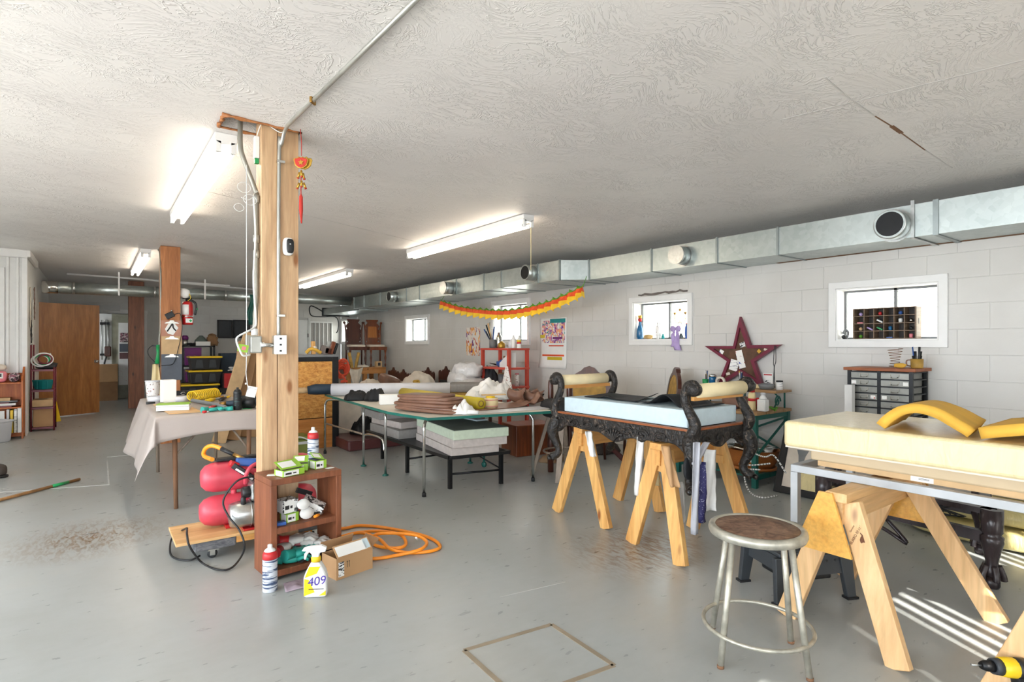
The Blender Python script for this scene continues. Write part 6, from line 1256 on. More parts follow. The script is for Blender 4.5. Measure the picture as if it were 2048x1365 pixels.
one('blue_rag', 'bunched blue rag on the red shelf', 'rag', MB().pillow(Rs(1003, z+.05, 4.93), (.12, .16, .1), p=.8, wob=.5, seed=6), 'blue_plastic')
z = zs[1]+.001
heap('grey_cloth_pile', 'grey clothes pile on the lower red shelf', 'clothes', tuple(Rs(980, z, 4.93)), (.3, .3, .26), 'dark_cloth', 6.6, 0, .4); p = Rs(1004, z, 5.0); t = thing('paint_pail', 'grey pail with brown lid on the lower red shelf', 'pail', p); part('body', 'grey_plastic', t, MB().lathe([(.055, 0), (.065, .16)], 16, p)); part('lid', 'cardboard_dark', t, MB().lathe([(.07, .16), (.07, .18), (.001, .182)], 16, p))
p = Rs(1034, z, 4.97); t = thing('spray_can', 'white can with pink print on the lower red shelf', 'can', p); part('body', 'cup_floral', t, MB().lathe([(.034, 0), (.034, .16), (.026, .17)], 14, p)); part('cap', 'pink', t, MB().lathe([(.03, .17), (.03, .19), (.001, .192)], 14, p))
p = fl(1022, 806, .69); one('hanging_pattern', 'floral cream cloth cone hanging on the red shelf front', 'cloth', MB().lathe([(.16, 0), (.13, .1), (.05, .34), (.03, .42)], 14, Vector((4.70, 6.44, zs[1]-.12)), sx=.35), 'cup_floral')

# ================================================================== paintings and garland
a, b = onX(933, 656, XR-.006), onX(960, 712, XR-.006); one('painting', 'small unframed purple and orange painting on the block wall', 'painting', MB().box((XR-.008, min(a.y, b.y), b.z), (XR-.004, max(a.y, b.y), a.z)), 'poster_small')
a, b = onX(1080, 638, XR-.006), onX(1133, 738, XR-.006); 
def pst(u, v): return (XR-.006-.05*max(0, v-.75)**2*8*(1-.5*u), a.y+(b.y-a.y)*u+.03*max(0, v-.7)*(1-u), a.z+(b.z-a.z)*v)
t = thing('poster', 'large unframed flower and sunset painting on curling paper', 'painting', (XR-.01, (a.y+b.y)/2, b.z)); part('sheet', 'paper', t, MB().grid(pst, 10, 16), solid=.002)
def pst2(u0, u1, v0, v1, off): return lambda u, v: Vector(pst(u0+(u1-u0)*u, v0+(v1-v0)*v)) - Vector((off, 0, 0))
part('flower_print', 'poster_flower', t, MB().grid(pst2(.08, .95, .05, .5, .003), 10, 8)); part('red_band', 'garland_red', t, MB().grid(pst2(.1, .92, .73, .765, .0035), 8, 2)); part('yellow_band', 'yellow_vinyl', t, MB().grid(pst2(.3, .85, .775, .84, .0035), 8, 2)); part('teal_corner', 'teal_plastic', t, MB().grid(pst2(.4, .97, .02, .1, .0045), 8, 2)); part('orange_stroke', 'garland_red', t, MB().grid(pst2(.35, .9, .545, .565, .0035), 8, 2)); part('purple_stroke', 'purple_paint', t, MB().grid(pst2(.5, .85, .38, .42, .0045), 6, 2)); part('yellow_patch', 'yellow_vinyl', t, MB().grid(pst2(.02, .2, .33, .4, .0045), 4, 2))
gx = 4.64
gp = spline([onX(882, 606, gx), onX(920, 618, gx), onX(965, 624, gx), onX(1010, 626, gx), onX(1060, 619, gx), onX(1110, 604, gx), onX(1166, 578, gx)], 8)
t = thing('paper_garland', 'red, yellow and green paper garland strung below the square duct', 'garland', gp[24])
N = 44
for e_ in (gp[0], gp[-1]): part('tie', 'garland_green', t, MB().tube([e_+Vector((0, 0, .03)), Vector((4.70, e_.y, ZBt-.001))], .004, 6))
def gpt(f): f *= len(gp)-1; i = min(int(f), len(gp)-2); return gp[i].lerp(gp[i+1], f-i)
part('cord', 'garland_green', t, MB().tube([p+Vector((0, 0, .03)) for p in gp], .006, 6))
for i in range(N):
    p, q = gpt(i/N), gpt((i+1)/N); m = (p+q)/2; zig = .03*(1 if i % 2 else -1); X = Vector((1, 0, 0))
    part('leaf', 'garland_green', t, MB().add([p+Vector((0, 0, .03)), q+Vector((0, 0, .03)), m+X*zig+Vector((0, 0, .065))], [(0, 1, 2)]), solid=.002)
    part('red_fold', 'garland_red', t, MB().add([p+X*zig*.3+Vector((0, 0, .03)), q-X*zig*.3+Vector((0, 0, .03)), q-X*zig-Vector((0, 0, .03)), m+X*zig*1.3-Vector((0, 0, .03)), p+X*zig-Vector((0, 0, .03))], [(0, 3, 4), (0, 1, 3), (1, 2, 3)]), solid=.002)
    part('yellow_fold', 'garland_yellow', t, MB().add([p+X*zig-Vector((0, 0, .028)), m+X*zig*1.3-Vector((0, 0, .028)), q-X*zig-Vector((0, 0, .028)), q-X*zig-Vector((0, 0, .07)), m+X*zig*1.6-Vector((0, 0, .105)), p+X*zig-Vector((0, 0, .07))], [(0, 1, 4, 5), (1, 2, 3, 4)]), solid=.002)
# back wall: white door and louvre panel
d3 = thing('door_3', '', '', (onY(606, 660, YB).x, YB-.02, 0)); del d3['label']; del d3['category']; d3['kind'] = 'structure'
a, b = onY(585, 640, YB), onY(615, 640, YB); part('leaf', 'trim_white', d3, MB().box((a.x, YB-.04, .01), (b.x, YB-.012, a.z))); part('door_frame', 'grey_white', d3, MB().box((b.x+.005, YB-.05, 0), (b.x+.06, YB-.01, a.z+.05))); part('hinge', 'dark_metal', d3, MB().box((b.x-.01, YB-.055, 1.5), (b.x+.01, YB-.04, 1.6)))
a, b = onY(621, 646, YB), onY(662, 697, YB); t = thing('louvre_panel', 'white framed return grille on the back wall', 'grille', ((a.x+b.x)/2, YB-.02, b.z-.4)); part('screen', 'foam_grey', t, MB().box((a.x, YB-.02, b.z-.4), (b.x, YB-.012, a.z)))
part('frame', 'trim_white', t, MB().strip([(a.x-.04, b.z-.44), (b.x+.04, b.z-.44), (b.x+.04, a.z+.04), (a.x-.04, a.z+.04)], [(a.x, b.z-.4), (b.x, b.z-.4), (b.x, a.z), (a.x, a.z)], .03, Matrix(((1, 0, 0, 0), (0, 0, -1, YB-.03), (0, 1, 0, 0), (0, 0, 0, 1)))))
for k in range(1, 5): x = a.x+(b.x-a.x)*k/5; part('bar', 'trim_white', t, MB().box((x-.012, YB-.035, b.z-.4), (x+.012, YB-.02, a.z)))
# ================================================================== sawhorses
def sawhorse(label, x0, x1, yc, z, feet, wd, gusset=None, beam=(.045, .14)):
    """feet: four floor points, near pair first"""
    t = thing('sawhorse', label, 'sawhorse', ((x0+x1)/2, yc, 0))
    part('top_beam', 'pine_x' if wd == 'pine' else 'board_ply', t, MB().box((x0, yc-beam[0], z-.042), (x1, yc+beam[0], z)), bevel=.005); part('ridge_board', 'pine_x' if wd == 'pine' else 'board_ply', t, MB().box((x0+.02, yc-.02, z-beam[1]), (x1-.02, yc+.02, z-.042)))
    for i, f in enumerate(feet):
        f = Vector((f[0], f[1], 0)); near = i < 2; s = 1 if f.y > yc else -1
        top = Vector(((x0+.06) if near else (x1-.06), yc + s*.035, z-.046)); d = (top-f)
        part('leg', wd, t, MB().beam(f, top, .09, .04, up=(1, 0, 0)), bevel=.004)
    for x in (x0+.075, x1-.075):
        if gusset:
            part('gusset', gusset, t, MB().prism([(.01 if x < (x0+x1)/2 else -.062, z-.004), (.066, z-.004), (.172, z-.27), (-.07 if x < (x0+x1)/2 else -.172, z-.27)], .014, face((x + (-.083 if x < (x0+x1)/2 else .083), yc, 0), (0, 1, 0), (0, 0, 1))))
        else:
            part('cross_cleat', wd, t, MB().beam((x, yc-.085, z-.16), (x, yc+.085, z-.16), .03, .055), bevel=.004); part('block', wd, t, MB().box((x-.02, yc-.022, z-.14), (x+.02, yc+.022, z-.046)))
    return t
sawhorse('yellow pine sawhorse under the left end of the carved bench', 2.86, 3.62, 3.03, .69, [(2.895, 3.30), (2.896, 2.77), (3.52, 3.24), (3.52, 2.80)], 'pine')
sh2 = sawhorse('yellow pine sawhorse under the right end of the carved bench', 2.78, 3.46, 2.25, .69, [(2.83, 2.48), (2.76, 2.045), (3.40, 2.42), (3.43, 2.0)], 'pine')
sawhorse('pale sawhorse with golden plywood end under the foam bench', 2.60, 3.42, 1.12, .652, [(2.67, 1.37), (2.58, .87), (3.36, 1.40), (3.38, .74)], 'pine_fresh', 'ply_gold')
sawhorse('pale sawhorse whose single leg shows beside the drill', 2.62, 3.42, .33, .652, [(2.66, .60), (2.60, .06), (3.36, .58), (3.38, .05)], 'pine_fresh', 'ply_gold')
# ================================================================== carved bench
BX0, BX1, BY0, BY1 = 2.82, 3.40, 2.03, 3.20
t = thing('carved_bench', 'black carved bench frame with scroll arms set on two sawhorses', 'bench', ((BX0+BX1)/2, (BY0+BY1)/2, .44))
bench = t
def apron_y(x):
    n = 40; top = [(BY0+(BY1-BY0)*i/n, .785) for i in range(n+1)]; bot = []
    for i in range(n+1):
        f = i/n; w = .70 - .055*math.exp(-((f-.5)/.09)**2) - .03*math.exp(-((f-.28)/.06)**2) - .03*math.exp(-((f-.72)/.06)**2) - .06*(math.exp(-(f/.05)**2) + math.exp(-((1-f)/.05)**2)); bot.append((BY0+(BY1-BY0)*f, max(w, .6925) if .12 < f < .28 or .6 < f < .8 else w))
    bot = [(y, max(z, .693) if (2.95 < y < 3.12 or 2.16 < y < 2.34) else z) for y, z in bot]
    return MB().prism(top + bot[::-1], .036, face((x, 0, 0), (0, 1, 0), (0, 0, 1)))
def apron_x(y):
    n = 24; top = [(BX0+(BX1-BX0)*i/n, .785) for i in range(n+1)]; bot = [(BX0+(BX1-BX0)*i/n, .715 - .05*math.exp(-((i/n-.5)/.14)**2) - .05*(math.exp(-(i/n/.08)**2)+math.exp(-((1-i/n)/.08)**2))) for i in range(n+1)]
    return MB().prism(top + bot[::-1], .036, face((0, y, 0), (1, 0, 0), (0, 0, 1)))
ap = part('front_apron', 'carved_black', t, apron_y(BX0), bevel=.006); part('back_apron', 'carved_black', t, apron_y(BX1)); part('end_apron', 'carved_black', t, apron_x(BY0), bevel=.006); part('end_apron', 'carved_black', t, apron_x(BY1))
# relief on the aprons: shell and leaf scrolls
def leafs(nm, pts, r0): return part(nm, 'carved_black', ap, MB().tube(pts, r0, 6))
xf = BX0 - .02
for k in range(-3, 4): leafs('shell_rib', spline([(xf, 2.615, .655), (xf-.006, 2.615+k*.018, .70), (xf, 2.615+k*.026, .735-.004*k*k)], 4), [.008]*9)
for s in (-1, 1):
    for j, f in enumerate((.12, .24, .38)):
        yc = 2.615 + s*f; leafs('leaf_scroll', [Vector((xf, yc+s*(.05*math.cos(a)*(1-a/9)), .728+.03*math.sin(a)*(1-a/9))) for a in [q*.45 for q in range(14)]], .007)
ye = BY0 - .02
for j, x in enumerate((2.95, 3.1, 3.25)):
    leafs('leaf_scroll', [Vector((x+.045*math.cos(a)*(1-a/9), ye, .725+.028*math.sin(a)*(1-a/9))) for a in [q*.45 for q in range(14)]], .007)
part('gilt_bead', 'top_stain', t, MB().box((BX0-.012, BY0, .785), (BX0+.02, BY1, .797)).box((BX0, BY0-.012, .785), (BX1, BY0+.02, .797)))
def scroll_post(x, y, o, black=True):
    """S-shaped arm post; o = outward direction along Y"""
    pr = [(.0, .74), (.035, .80), (.035, .84), (.0, .90), (-.03, .96), (-.032, 1.01), (-.005, 1.055), (.03, 1.062), (.052, 1.035)]
    rr = [.036, .036, .034, .029, .026, .026, .03, .03, .026]
    pts = spline([Vector((x, y+o*a, z)) for a, z in pr], 4); m = len(pts); r = [rr[min(int(i/4), 8)]*(1-(i % 4)/4) + rr[min(int(i/4)+1, 8)]*((i % 4)/4) for i in range(m)]
    p = part('arm_post', 'carved_black' if black else 'old_wood', t, MB().tube(pts, r, 12)); part('scroll_eye', 'carved_black', p, MB().lathe([(.001, -.04), (.02, -.038), (.038, -.03), (.042, 0), (.038, .03), (.02, .038), (.001, .04)], 18, (x, y+o*.03, 1.035), (1, 0, 0)))
    lg_ = [(.0, .745), (.02, .70), (.035, .645), (.02, .58), (-.002, .52), (.004, .475), (.04, .448)]; lr = [.045, .05, .046, .034, .026, .028, .034]
    s_ = -1 if x < 3.1 else 1
    pts = spline([Vector((x+s_*a*.7, y+o*a, z)) for a, z in lg_], 4); r = [lr[min(int(i/4), 6)]*(1-(i % 4)/4) + lr[min(int(i/4)+1, 6)]*((i % 4)/4) for i in range(len(pts))]
    l = part('leg', 'carved_black', t, MB().tube(pts, r, 12))
    for k in (-1, 0, 1): part('toe', 'carved_black', l, MB().ball((x+s_*(.035+.02*(1-abs(k)))+ .0, y+o*.04+k*.022, .442), .018, 8, 6))
scroll_post(BX0, BY1, 1); scroll_post(BX0, BY0, -1); scroll_post(BX1, BY1, 1); scroll_post(BX1, BY0, -1)
for y, o in ((BY1, 1), (BY0, -1)):
    part('arm_roll', 'foam_pad', t, MB().lathe([(.03, BX0+.045), (.043, BX0+.055), (.044, BX1-.055), (.03, BX1-.045)], 20, (0, y+o*.018, 1.025), (1, 0, 0))); part('arm_rail', 'pine_x', t, MB().box((BX0+.03, y-.012+o*.0, .965), (BX1-.03, y+.012, .99)))
t = thing('bench_foam', 'pale blue foam seat block on the carved bench', 'foam', ((BX0+BX1)/2, (BY0+BY1)/2, .798)); part('block', 'foam_blue', t, MB().box((BX0+.03, BY0+.035, .798), (BX1-.03, BY1-.035, .905)), bevel=.006)
FT = .907
p = fl(1225, 806, FT); one('black_cloth', 'flat black cloth strip on the left of the blue foam', 'cloth', MB().grid(lambda u, v: Vector((2.95+.36*v, 3.05-.5*u+.1*v, FT+.004+.03*math.exp(-((u-.42)/.1)**2)*math.exp(-((v-.3)/.4)**2)+.035*max(0, u-.85)/.15*v)), 24, 8), 'black_cloth', solid=.004)
one('black_cloth', 'humped black cloth on the right of the blue foam', 'cloth', MB().grid(lambda u, v: Vector((2.93+.36*v, 2.52-.42*u, FT+.004+.062*math.sin(min(1, max(0, (u-.2)/.6))*math.pi)*(1-.2*v) + .006*math.sin(u*15))), 26, 8), 'black_cloth', solid=.004)
# strips hanging from the bench and sawhorses
def strip(label, p0, p1, w, m, seed, nm='cloth_strip', wx=None, cat='cloth'):
    p0, p1 = Vector(p0), Vector(p1); X = Vector((CS, -SN, 0)) if wx is None else Vector(wx)
    one(nm, label, cat, MB().grid(lambda u, v: p0.lerp(p1, v) + X*((u-.5)*w*(1+.25*noise.noise(Vector((v*5, seed, 0))))) + Vector((-SN, -CS, 0))*(.012*math.sin(u*7+v*4+seed)), 6, 16), m, solid=.003)
def near(px, py, Y=None, X=None): return onY(px, py, Y) if Y is not None else onX(px, py, X)
strip('white cloth strip stuck on the left sawhorse leg', near(1176, 863, X=2.83), near(1187, 914, X=2.83), .045, 'white_cloth', 1)
strip('long white cloth strip hanging between the two sawhorses', near(1281, 874, X=2.82), near(1277, 991, X=2.82), .05, 'white_cloth', 2)
strip('tan cardboard strip hanging on the right sawhorse', near(1331, 893, X=2.74), near(1350, 975, X=2.74), .055, 'cardboard', 3, 'cardboard_strip', cat='cardboard'); strip('yellowed paper strip hanging inside the right sawhorse', near(1306, 930, X=2.98), near(1310, 972, X=2.98), .06, 'foam_cream', 4, 'paper_strip', cat='paper')
strip('white rag tail under the carved front leg', near(1358, 965, X=2.88), near(1362, 1045, X=2.88), .05, 'white_cloth', 5); strip('navy dotted necktie hanging under the carved bench end', near(1398, 925, Y=1.96), near(1400, 1046, Y=1.96), .075, 'tie_navy', 6, 'necktie', cat='necktie'); strip('silver grey scarf tied under the carved bench end', near(1392, 885, Y=1.94), near(1390, 1070, Y=1.94), .04, 'silver_cloth', 7, 'scarf', cat='scarf'); strip('second tail of the silver scarf behind the white rag', near(1412, 885, Y=1.96), near(1392, 930, Y=1.95), .045, 'silver_cloth', 8, 'scarf', cat='scarf'); strip('frayed white rag hanging at the far end of the carved bench', near(1420, 900, Y=1.97), near(1419, 1022, Y=1.97), .075, 'white_cloth', 9)
p = near(1385, 935, Y=2.0); one('black_pouch', 'black pouch hanging behind the necktie', 'pouch', MB().pillow((p.x, 2.0, p.z), (.16, .03, .14), p=.6), 'black_cloth')

# ================================================================== things between the bench and the wall
t = thing('work_stool', 'old wooden stool with black padded seat behind the work table', 'stool', (3.72, 4.15, 0))
for dx, dy in ((-1, -1), (1, -1), (-1, 1), (1, 1)): part('leg', 'old_wood', t, MB().beam((3.72+dx*.24, 4.15+dy*.2, 0), (3.72+dx*.1, 4.15+dy*.1, .58), .05, .03))
part('seat', 'black_cloth', t, MB().pillow((3.72, 4.15, .67), (.42, .42, .2), p=.7, wob=.1)); part('ring', 'old_wood', t, MB().tube([(3.72+.2*math.cos(a), 4.15+.18*math.sin(a), .25) for a in [k*math.pi/10 for k in range(20)]], .01, 6, True))
for i, (x, y, h) in enumerate(((3.84, 4.32, .98), (3.62, 4.36, .94))):
    one('turned_spindle', ('taller turned wooden spindle standing by the black stool', 'shorter turned wooden spindle standing by the black stool')[i], 'spindle', MB().lathe([(.03, 0), (.035, .3), (.022, .5), (.03, .8), (.026, h-.02), (.02, h)], 12, (x+.12, y, 0)), 'walnut')
def gold_chair(label, loc, rot):
    t = thing('gilt_chair', label, 'chair', loc, rot); L0 = lambda nm, m, mb, **k: mb.build(nm, m, t, world=False, **k)
    ov = [(.25*math.cos(a)*(1.0+.05*math.cos(3*a)), .78+.24*math.sin(a)) for a in [k*2*math.pi/28 for k in range(28)]]; iv = [(x*.8, .78+(z-.78)*.8) for x, z in ov]; M = face((0, .2, 0), (1, 0, 0), (0, .15, 1))
    L0('back_frame', 'walnut', MB().strip(ov, iv, .04, M)); L0('back_pad', 'gold_cloth', MB().prism(iv, .03, M)); L0('crest', 'walnut', MB().prism([(-.1, 1.0), (-.06, 1.04), (0, 1.06), (.06, 1.04), (.1, 1.0)], .05, M))
    L0('seat', 'gold_cloth', MB().pillow((0, 0, .45), (.5, .48, .12), p=.5)); L0('seat_rail', 'walnut', MB().box((-.25, -.23, .36), (.25, .23, .41)), bevel=.01)
    for x in (-.22, .22):
        for y in (-.2, .2): L0('leg', 'walnut', MB().tube([(x, y, 0), (x*.95, y*.97, .2), (x, y, .38)], [.015, .017, .03], 8))
        L0('back_stile', 'walnut', MB().beam((x*.7, .2, .38), (x*.7, .26, .62), .035, .03))
    return t
gold_chair('gilt upholstered chair seen through the left bench arm', (4.35, 4.55, 0), R(-60)); gold_chair('gilt upholstered chair turned sideways before the block wall', (4.95, 4.15, 0), R(-130))
item_box('wooden_chest', 'low orange-brown wooden chest behind the foam pile', 'chest', (4.2, 5.3, 0), (.55, .4, .36), R(-10), 'chair_brown', bevel=.01)
p = fl(1108, 922); heap('old_straps', 'heap of old tan straps on the floor under the bench', 'straps', (p.x, p.y, 0), (.4, .25, .06), 'skin_wood', 3.3); p = fl(1210, 905); heap('tangled_cords', 'tangled grey cords on the floor behind the left sawhorse', 'cords', (p.x, p.y, 0), (.45, .3, .12), 'dusty_tape', 5.9)
one('red_table_leg', 'turned red table leg lying behind the left sawhorse', 'table leg', MB().tube([fl(1246, 925)+Vector((0, 0, .035)), fl(1226, 905)+Vector((0, .3, .2))], [.03, .022], 10), 'maroon_vinyl')

# ================================================================== green desk
GX0, GX1, GY0, GY1, GZ = 4.78, 5.38, 2.74, 3.60, .69
t = thing('green_desk', 'green metal desk with worn wooden top and iron scroll shelf', 'desk', ((GX0+GX1)/2, (GY0+GY1)/2, 0))
for i in range(4): x = GX0-.01+i*(GX1-GX0+.02)/4; part('plank', 'desk_wood', t, MB().box((x+.002, GY0-.02, GZ-.03), (x+(GX1-GX0+.02)/4-.002, GY1+.02, GZ)), bevel=.004)
for x in (GX0+.015, GX1-.015):
    for y in (GY0+.015, GY1-.015): part('leg', 'green_paint', t, MB().box((x-.022, y-.022, 0), (x+.022, y+.022, GZ-.031)))
for y in (GY0+.015, GY1-.015): part('rail', 'green_paint', t, MB().box((GX0+.03, y-.014, GZ-.075), (GX1-.03, y+.014, GZ-.031))); part('low_rail', 'green_paint', t, MB().box((GX0+.03, y-.016, .07), (GX1-.03, y+.016, .12))); part('cross_brace', 'green_paint', t, MB().beam((GX0+.03, y, .28), (GX1-.03, y, .58), .012, .02))
part('cross_brace', 'green_paint', t, MB().beam((GX1-.01, GY0+.03, .25), (GX1-.01, GY1-.03, .6), .02, .012, up=(1, 0, 0))); part('cross_brace', 'green_paint', t, MB().beam((GX1+.004, GY1-.03, .25), (GX1+.004, GY0+.03, .6), .02, .012, up=(1, 0, 0))); part('low_deck', 'green_paint', t, MB().box((GX0+.03, GY0+.03, .085), (GX1-.03, GY1-.03, .1)))
part('upper_shelf', 'desk_wood', t, MB().box((5.10, GY0-.015, .842), (GX1+.02, GY1+.02, .866)), bevel=.004)
for y in (GY0+.02, (GY0+GY1)/2, GY1-.03):
    c = Vector((5.2, y, .76)); part('iron_scroll', 'green_paint', t, MB().tube([c+Vector((math.cos(a)*.055*(1-a/10), 0, math.sin(a)*.06*(1-a/10))) for a in [q*.5 for q in range(15)]], .008, 6).tube([(5.33, y, GZ+.001), (5.33, y, .841)], .009, 6).tube([(5.13, y, GZ+.001), (5.22, y, .80), (5.15, y, .841)], .008, 6))
ZG = GZ+.001; ZS = .867
def g_at(px, z, X): r = ray(px, HZ); k = X/r.x; return Vector((X, r.y*k, z))
p = g_at(1504, ZG, 4.92); t = thing('glue_bottle', 'tan glue bottle with red cap on the green desk', 'bottle', p); part('body', 'foam_cream', t, MB().lathe([(.032, 0), (.034, .01), (.034, .14), (.025, .165)], 16, p)); part('label_band', 'red_plastic', t, MB().lathe([(.0345, .085), (.0345, .11)], 16, p)); part('cap', 'red_plastic', t, MB().lathe([(.026, .165), (.024, .19), (.01, .2), (.006, .225)], 14, p))
p = g_at(1526, ZG, 4.90); t = thing('white_jug', 'translucent white bottle on the green desk', 'bottle', p); part('body', 'white_plastic', t, MB().box((p.x-.04, p.y-.04, ZG), (p.x+.04, p.y+.04, ZG+.11)).lathe([(.04, .11), (.02, .14), (.018, .165)], 16, p), bevel=.012); part('cap', 'grey_vinyl', t, MB().lathe([(.021, .15), (.021, .17), (.001, .171)], 14, p))
one('brown_pouch', 'brown leather pouch under the desk shelf', 'pouch', MB().pillow(g_at(1476, ZG+.057, 4.98), (.18, .28, .11), p=.6, wob=.2), 'brown_leather'); p = g_at(1464, ZG, 4.88); item_box('blue_tape', 'blue tape block on the green desk edge', 'tape', p, (.06, .07, .025), .2, 'blue_plastic'); one('red_tin', 'red tin behind the glue bottle', 'tin', MB().lathe([(.03, 0), (.03, .1), (.001, .101)], 14, g_at(1516, ZG, 5.08)), 'red_plastic'); p = g_at(1535, ZG, 5.0); one('string_scraps', 'green string scraps on the green desk', 'string', MB().tube(spline([p+Vector((random.uniform(-.06, .06), random.uniform(-.1, .1), random.uniform(.005, .04))) for _ in range(12)], 4), .006, 5), 'garland_green')
def penpot(label, px, X, m, r_, h_, pens, z=ZS, square=False):
    p = g_at(px, z, X); t = thing('pen_pot', label, 'pen pot', p); part('pot', m, t, MB().lathe([(r_*.9, 0), (r_, h_), (r_*.9, h_), (r_*.8, .01), (.001, .01)], 4 if square else 16, p))
    for k in range(pens):
        a = random.uniform(0, 6.28); q = random.uniform(.2, .75); part('pen', ('blue_plastic', 'black_plastic', 'grey_plastic', 'yellow_plastic', 'white_plastic')[k % 5], t, MB().tube([p+Vector((math.cos(a)*r_*q*.6, math.sin(a)*r_*q*.6, .012)), p+Vector((math.cos(a)*r_*q, math.sin(a)*r_*q, h_+random.uniform(.05, .1)))], .0045, 6))
penpot('green pot of dark pens at the end of the desk shelf', 1411, 5.3, 'green_plastic', .034, .06, 7); penpot('wooden pot packed with coloured pens below the star', 1482, 5.26, 'chair_brown', .045, .07, 12, square=True)
p = g_at(1425, ZS, 5.3); t = thing('tool_jar', 'blue glass jar with metal bits on the desk shelf', 'jar', p); part('jar', 'blue_glass', t, MB().lathe([(.036, 0), (.038, .08), (.034, .09)], 16, p)); part('rim', 'chrome', t, MB().lathe([(.04, .09), (.04, .105), (.03, .12), (.001, .122)], 16, p))
p = g_at(1559, ZS, 5.28); t = thing('white_jar', 'small white printed jar at the right of the desk shelf', 'jar', p); part('body', 'sheet_print', t, MB().lathe([(.03, 0), (.03, .075)], 16, p)); part('lid', 'dark_metal', t, MB().lathe([(.031, .075), (.031, .088), (.001, .089)], 16, p))
p = g_at(1533, ZS, 5.26); one('glass_dish', 'low grey glass dish on the desk shelf', 'dish', MB().lathe([(.06, 0), (.075, .035), (.07, .05), (.04, .055), (.001, .056)], 18, p), 'grey_plastic'); p = g_at(1511, ZS, 5.26); one('bead_coil', 'coil of cream beads on the desk shelf', 'beads', MB().tube(spline([p+Vector((.045*math.cos(k*1.3), .06*math.sin(k*1.3), .012+.006*(k % 4))) for k in range(16)], 4), .009, 6), 'foam_cream'); p = g_at(1441, ZS, 5.25); one('tape_roll', 'pale tape roll on the desk shelf', 'tape', MB().lathe([(.03, -.015), (.05, -.015), (.05, .015), (.03, .015), (.03, -.015)], 20, p+Vector((0, 0, .051)), (1, .2, 0)), 'cream_cloth')
# star board
SX = XR - .055
op = [(1482, 634), (1502.5, 691), (1563.7, 689.6), (1511, 724), (1528, 775), (1481.5, 747), (1436, 776), (1456.5, 723), (1412, 692.4), (1469, 692.4)]
pw = [onX(px, py, SX) for px, py in op]; cy_ = sum(p.y for p in pw)/10; cz_ = sum(p.z for p in pw)/10
pl = [(p.y, p.z) for p in pw]; inn = [((y-cy_)*.74+cy_, (z-cz_)*.74+cz_) for y, z in pl]
M = Matrix(((0, 0, 1, SX), (1, 0, 0, 0), (0, 1, 0, 0), (0, 0, 0, 1)))
t = thing('star_board', 'burgundy framed star pin board leaning on the block wall', 'pin board', (SX, cy_, min(z for _, z in pl))); part('cork', 'star_board', t, MB().prism(inn, .012, M))
for i in range(10): j = (i+1) % 10; part('frame_strip', 'star_frame', t, MB().add([M @ Vector((q[0], q[1], zz)) for zz in (-.028, .02) for q in (pl[i], pl[j], inn[j], inn[i])], [(0, 1, 2, 3), (7, 6, 5, 4), (0, 4, 5, 1), (1, 5, 6, 2), (2, 6, 7, 3), (3, 7, 4, 0)]))
def card(label, px, py, w, h_, rot, m, name='pinned_card', cat='card', k=0):
    c = onX(px, py, SX-.012-.003*k); Mx = face(c, (0, -math.cos(rot), math.sin(rot)), (0, math.sin(rot), math.cos(rot))); return one(name, label, cat, MB().box((-w/2, -h_/2, -.001), (w/2, h_/2, .001), Mx), m)
card('pinned tall white card with red print on the star', 1481, 719, .075, .19, .25, 'sheet_colour', k=1); card('pinned white sheet with pink border on the star', 1468, 731, .095, .115, -.25, 'sheet_print', k=2); card('small red and white card on the left of the star', 1443, 704, .05, .04, -.5, 'sheet_colour'); card('oval badge near the top of the star', 1485, 690, .06, .05, .3, 'print_black', 'badge', 'badge'); card('orange diamond pin on the right of the star', 1518, 703, .034, .034, .78, 'foam_yellow', 'pin', 'pin'); card('cream bow pin on the right arm of the star', 1532, 700, .045, .022, -.3, 'cream_cloth', 'pin', 'pin'); card('cream bow pin on the lower left arm of the star', 1456, 748, .045, .028, .3, 'cream_cloth', 'pin', 'pin')
a = onX(1549, 692, SX-.035); one('lanyard', 'dark looped lanyard hanging from the right tip of the star', 'lanyard', MB().tube(spline([a, a+Vector((0, .01, -.17)), a+Vector((0, .004, -.22)), a+Vector((0, .012, -.4))], 5), .004, 6).tube(spline([a+Vector((0, -.012, 0)), a+Vector((0, -.014, -.15)), a+Vector((0, .002, -.22)), a+Vector((0, -.004, -.42))], 5), .004, 6), 'dark_cloth')
a, b = onX(1526, 746, XR-.006), onX(1546, 786, XR-.006); t = thing('wall_flyer', 'white flyer with red heading taped to the wall by the star', 'flyer', (XR-.006, (a.y+b.y)/2, b.z)); part('sheet', 'paper', t, MB().box((XR-.008, b.y, b.z), (XR-.005, a.y, a.z))); part('heading', 'ink_red', t, MB().box((XR-.0095, b.y+.01, a.z-.025), (XR-.0082, a.y-.01, a.z-.012))); part('photo', 'print_black', t, MB().box((XR-.0095, b.y+.025, b.z+.06), (XR-.0082, a.y-.025, b.z+.125)))
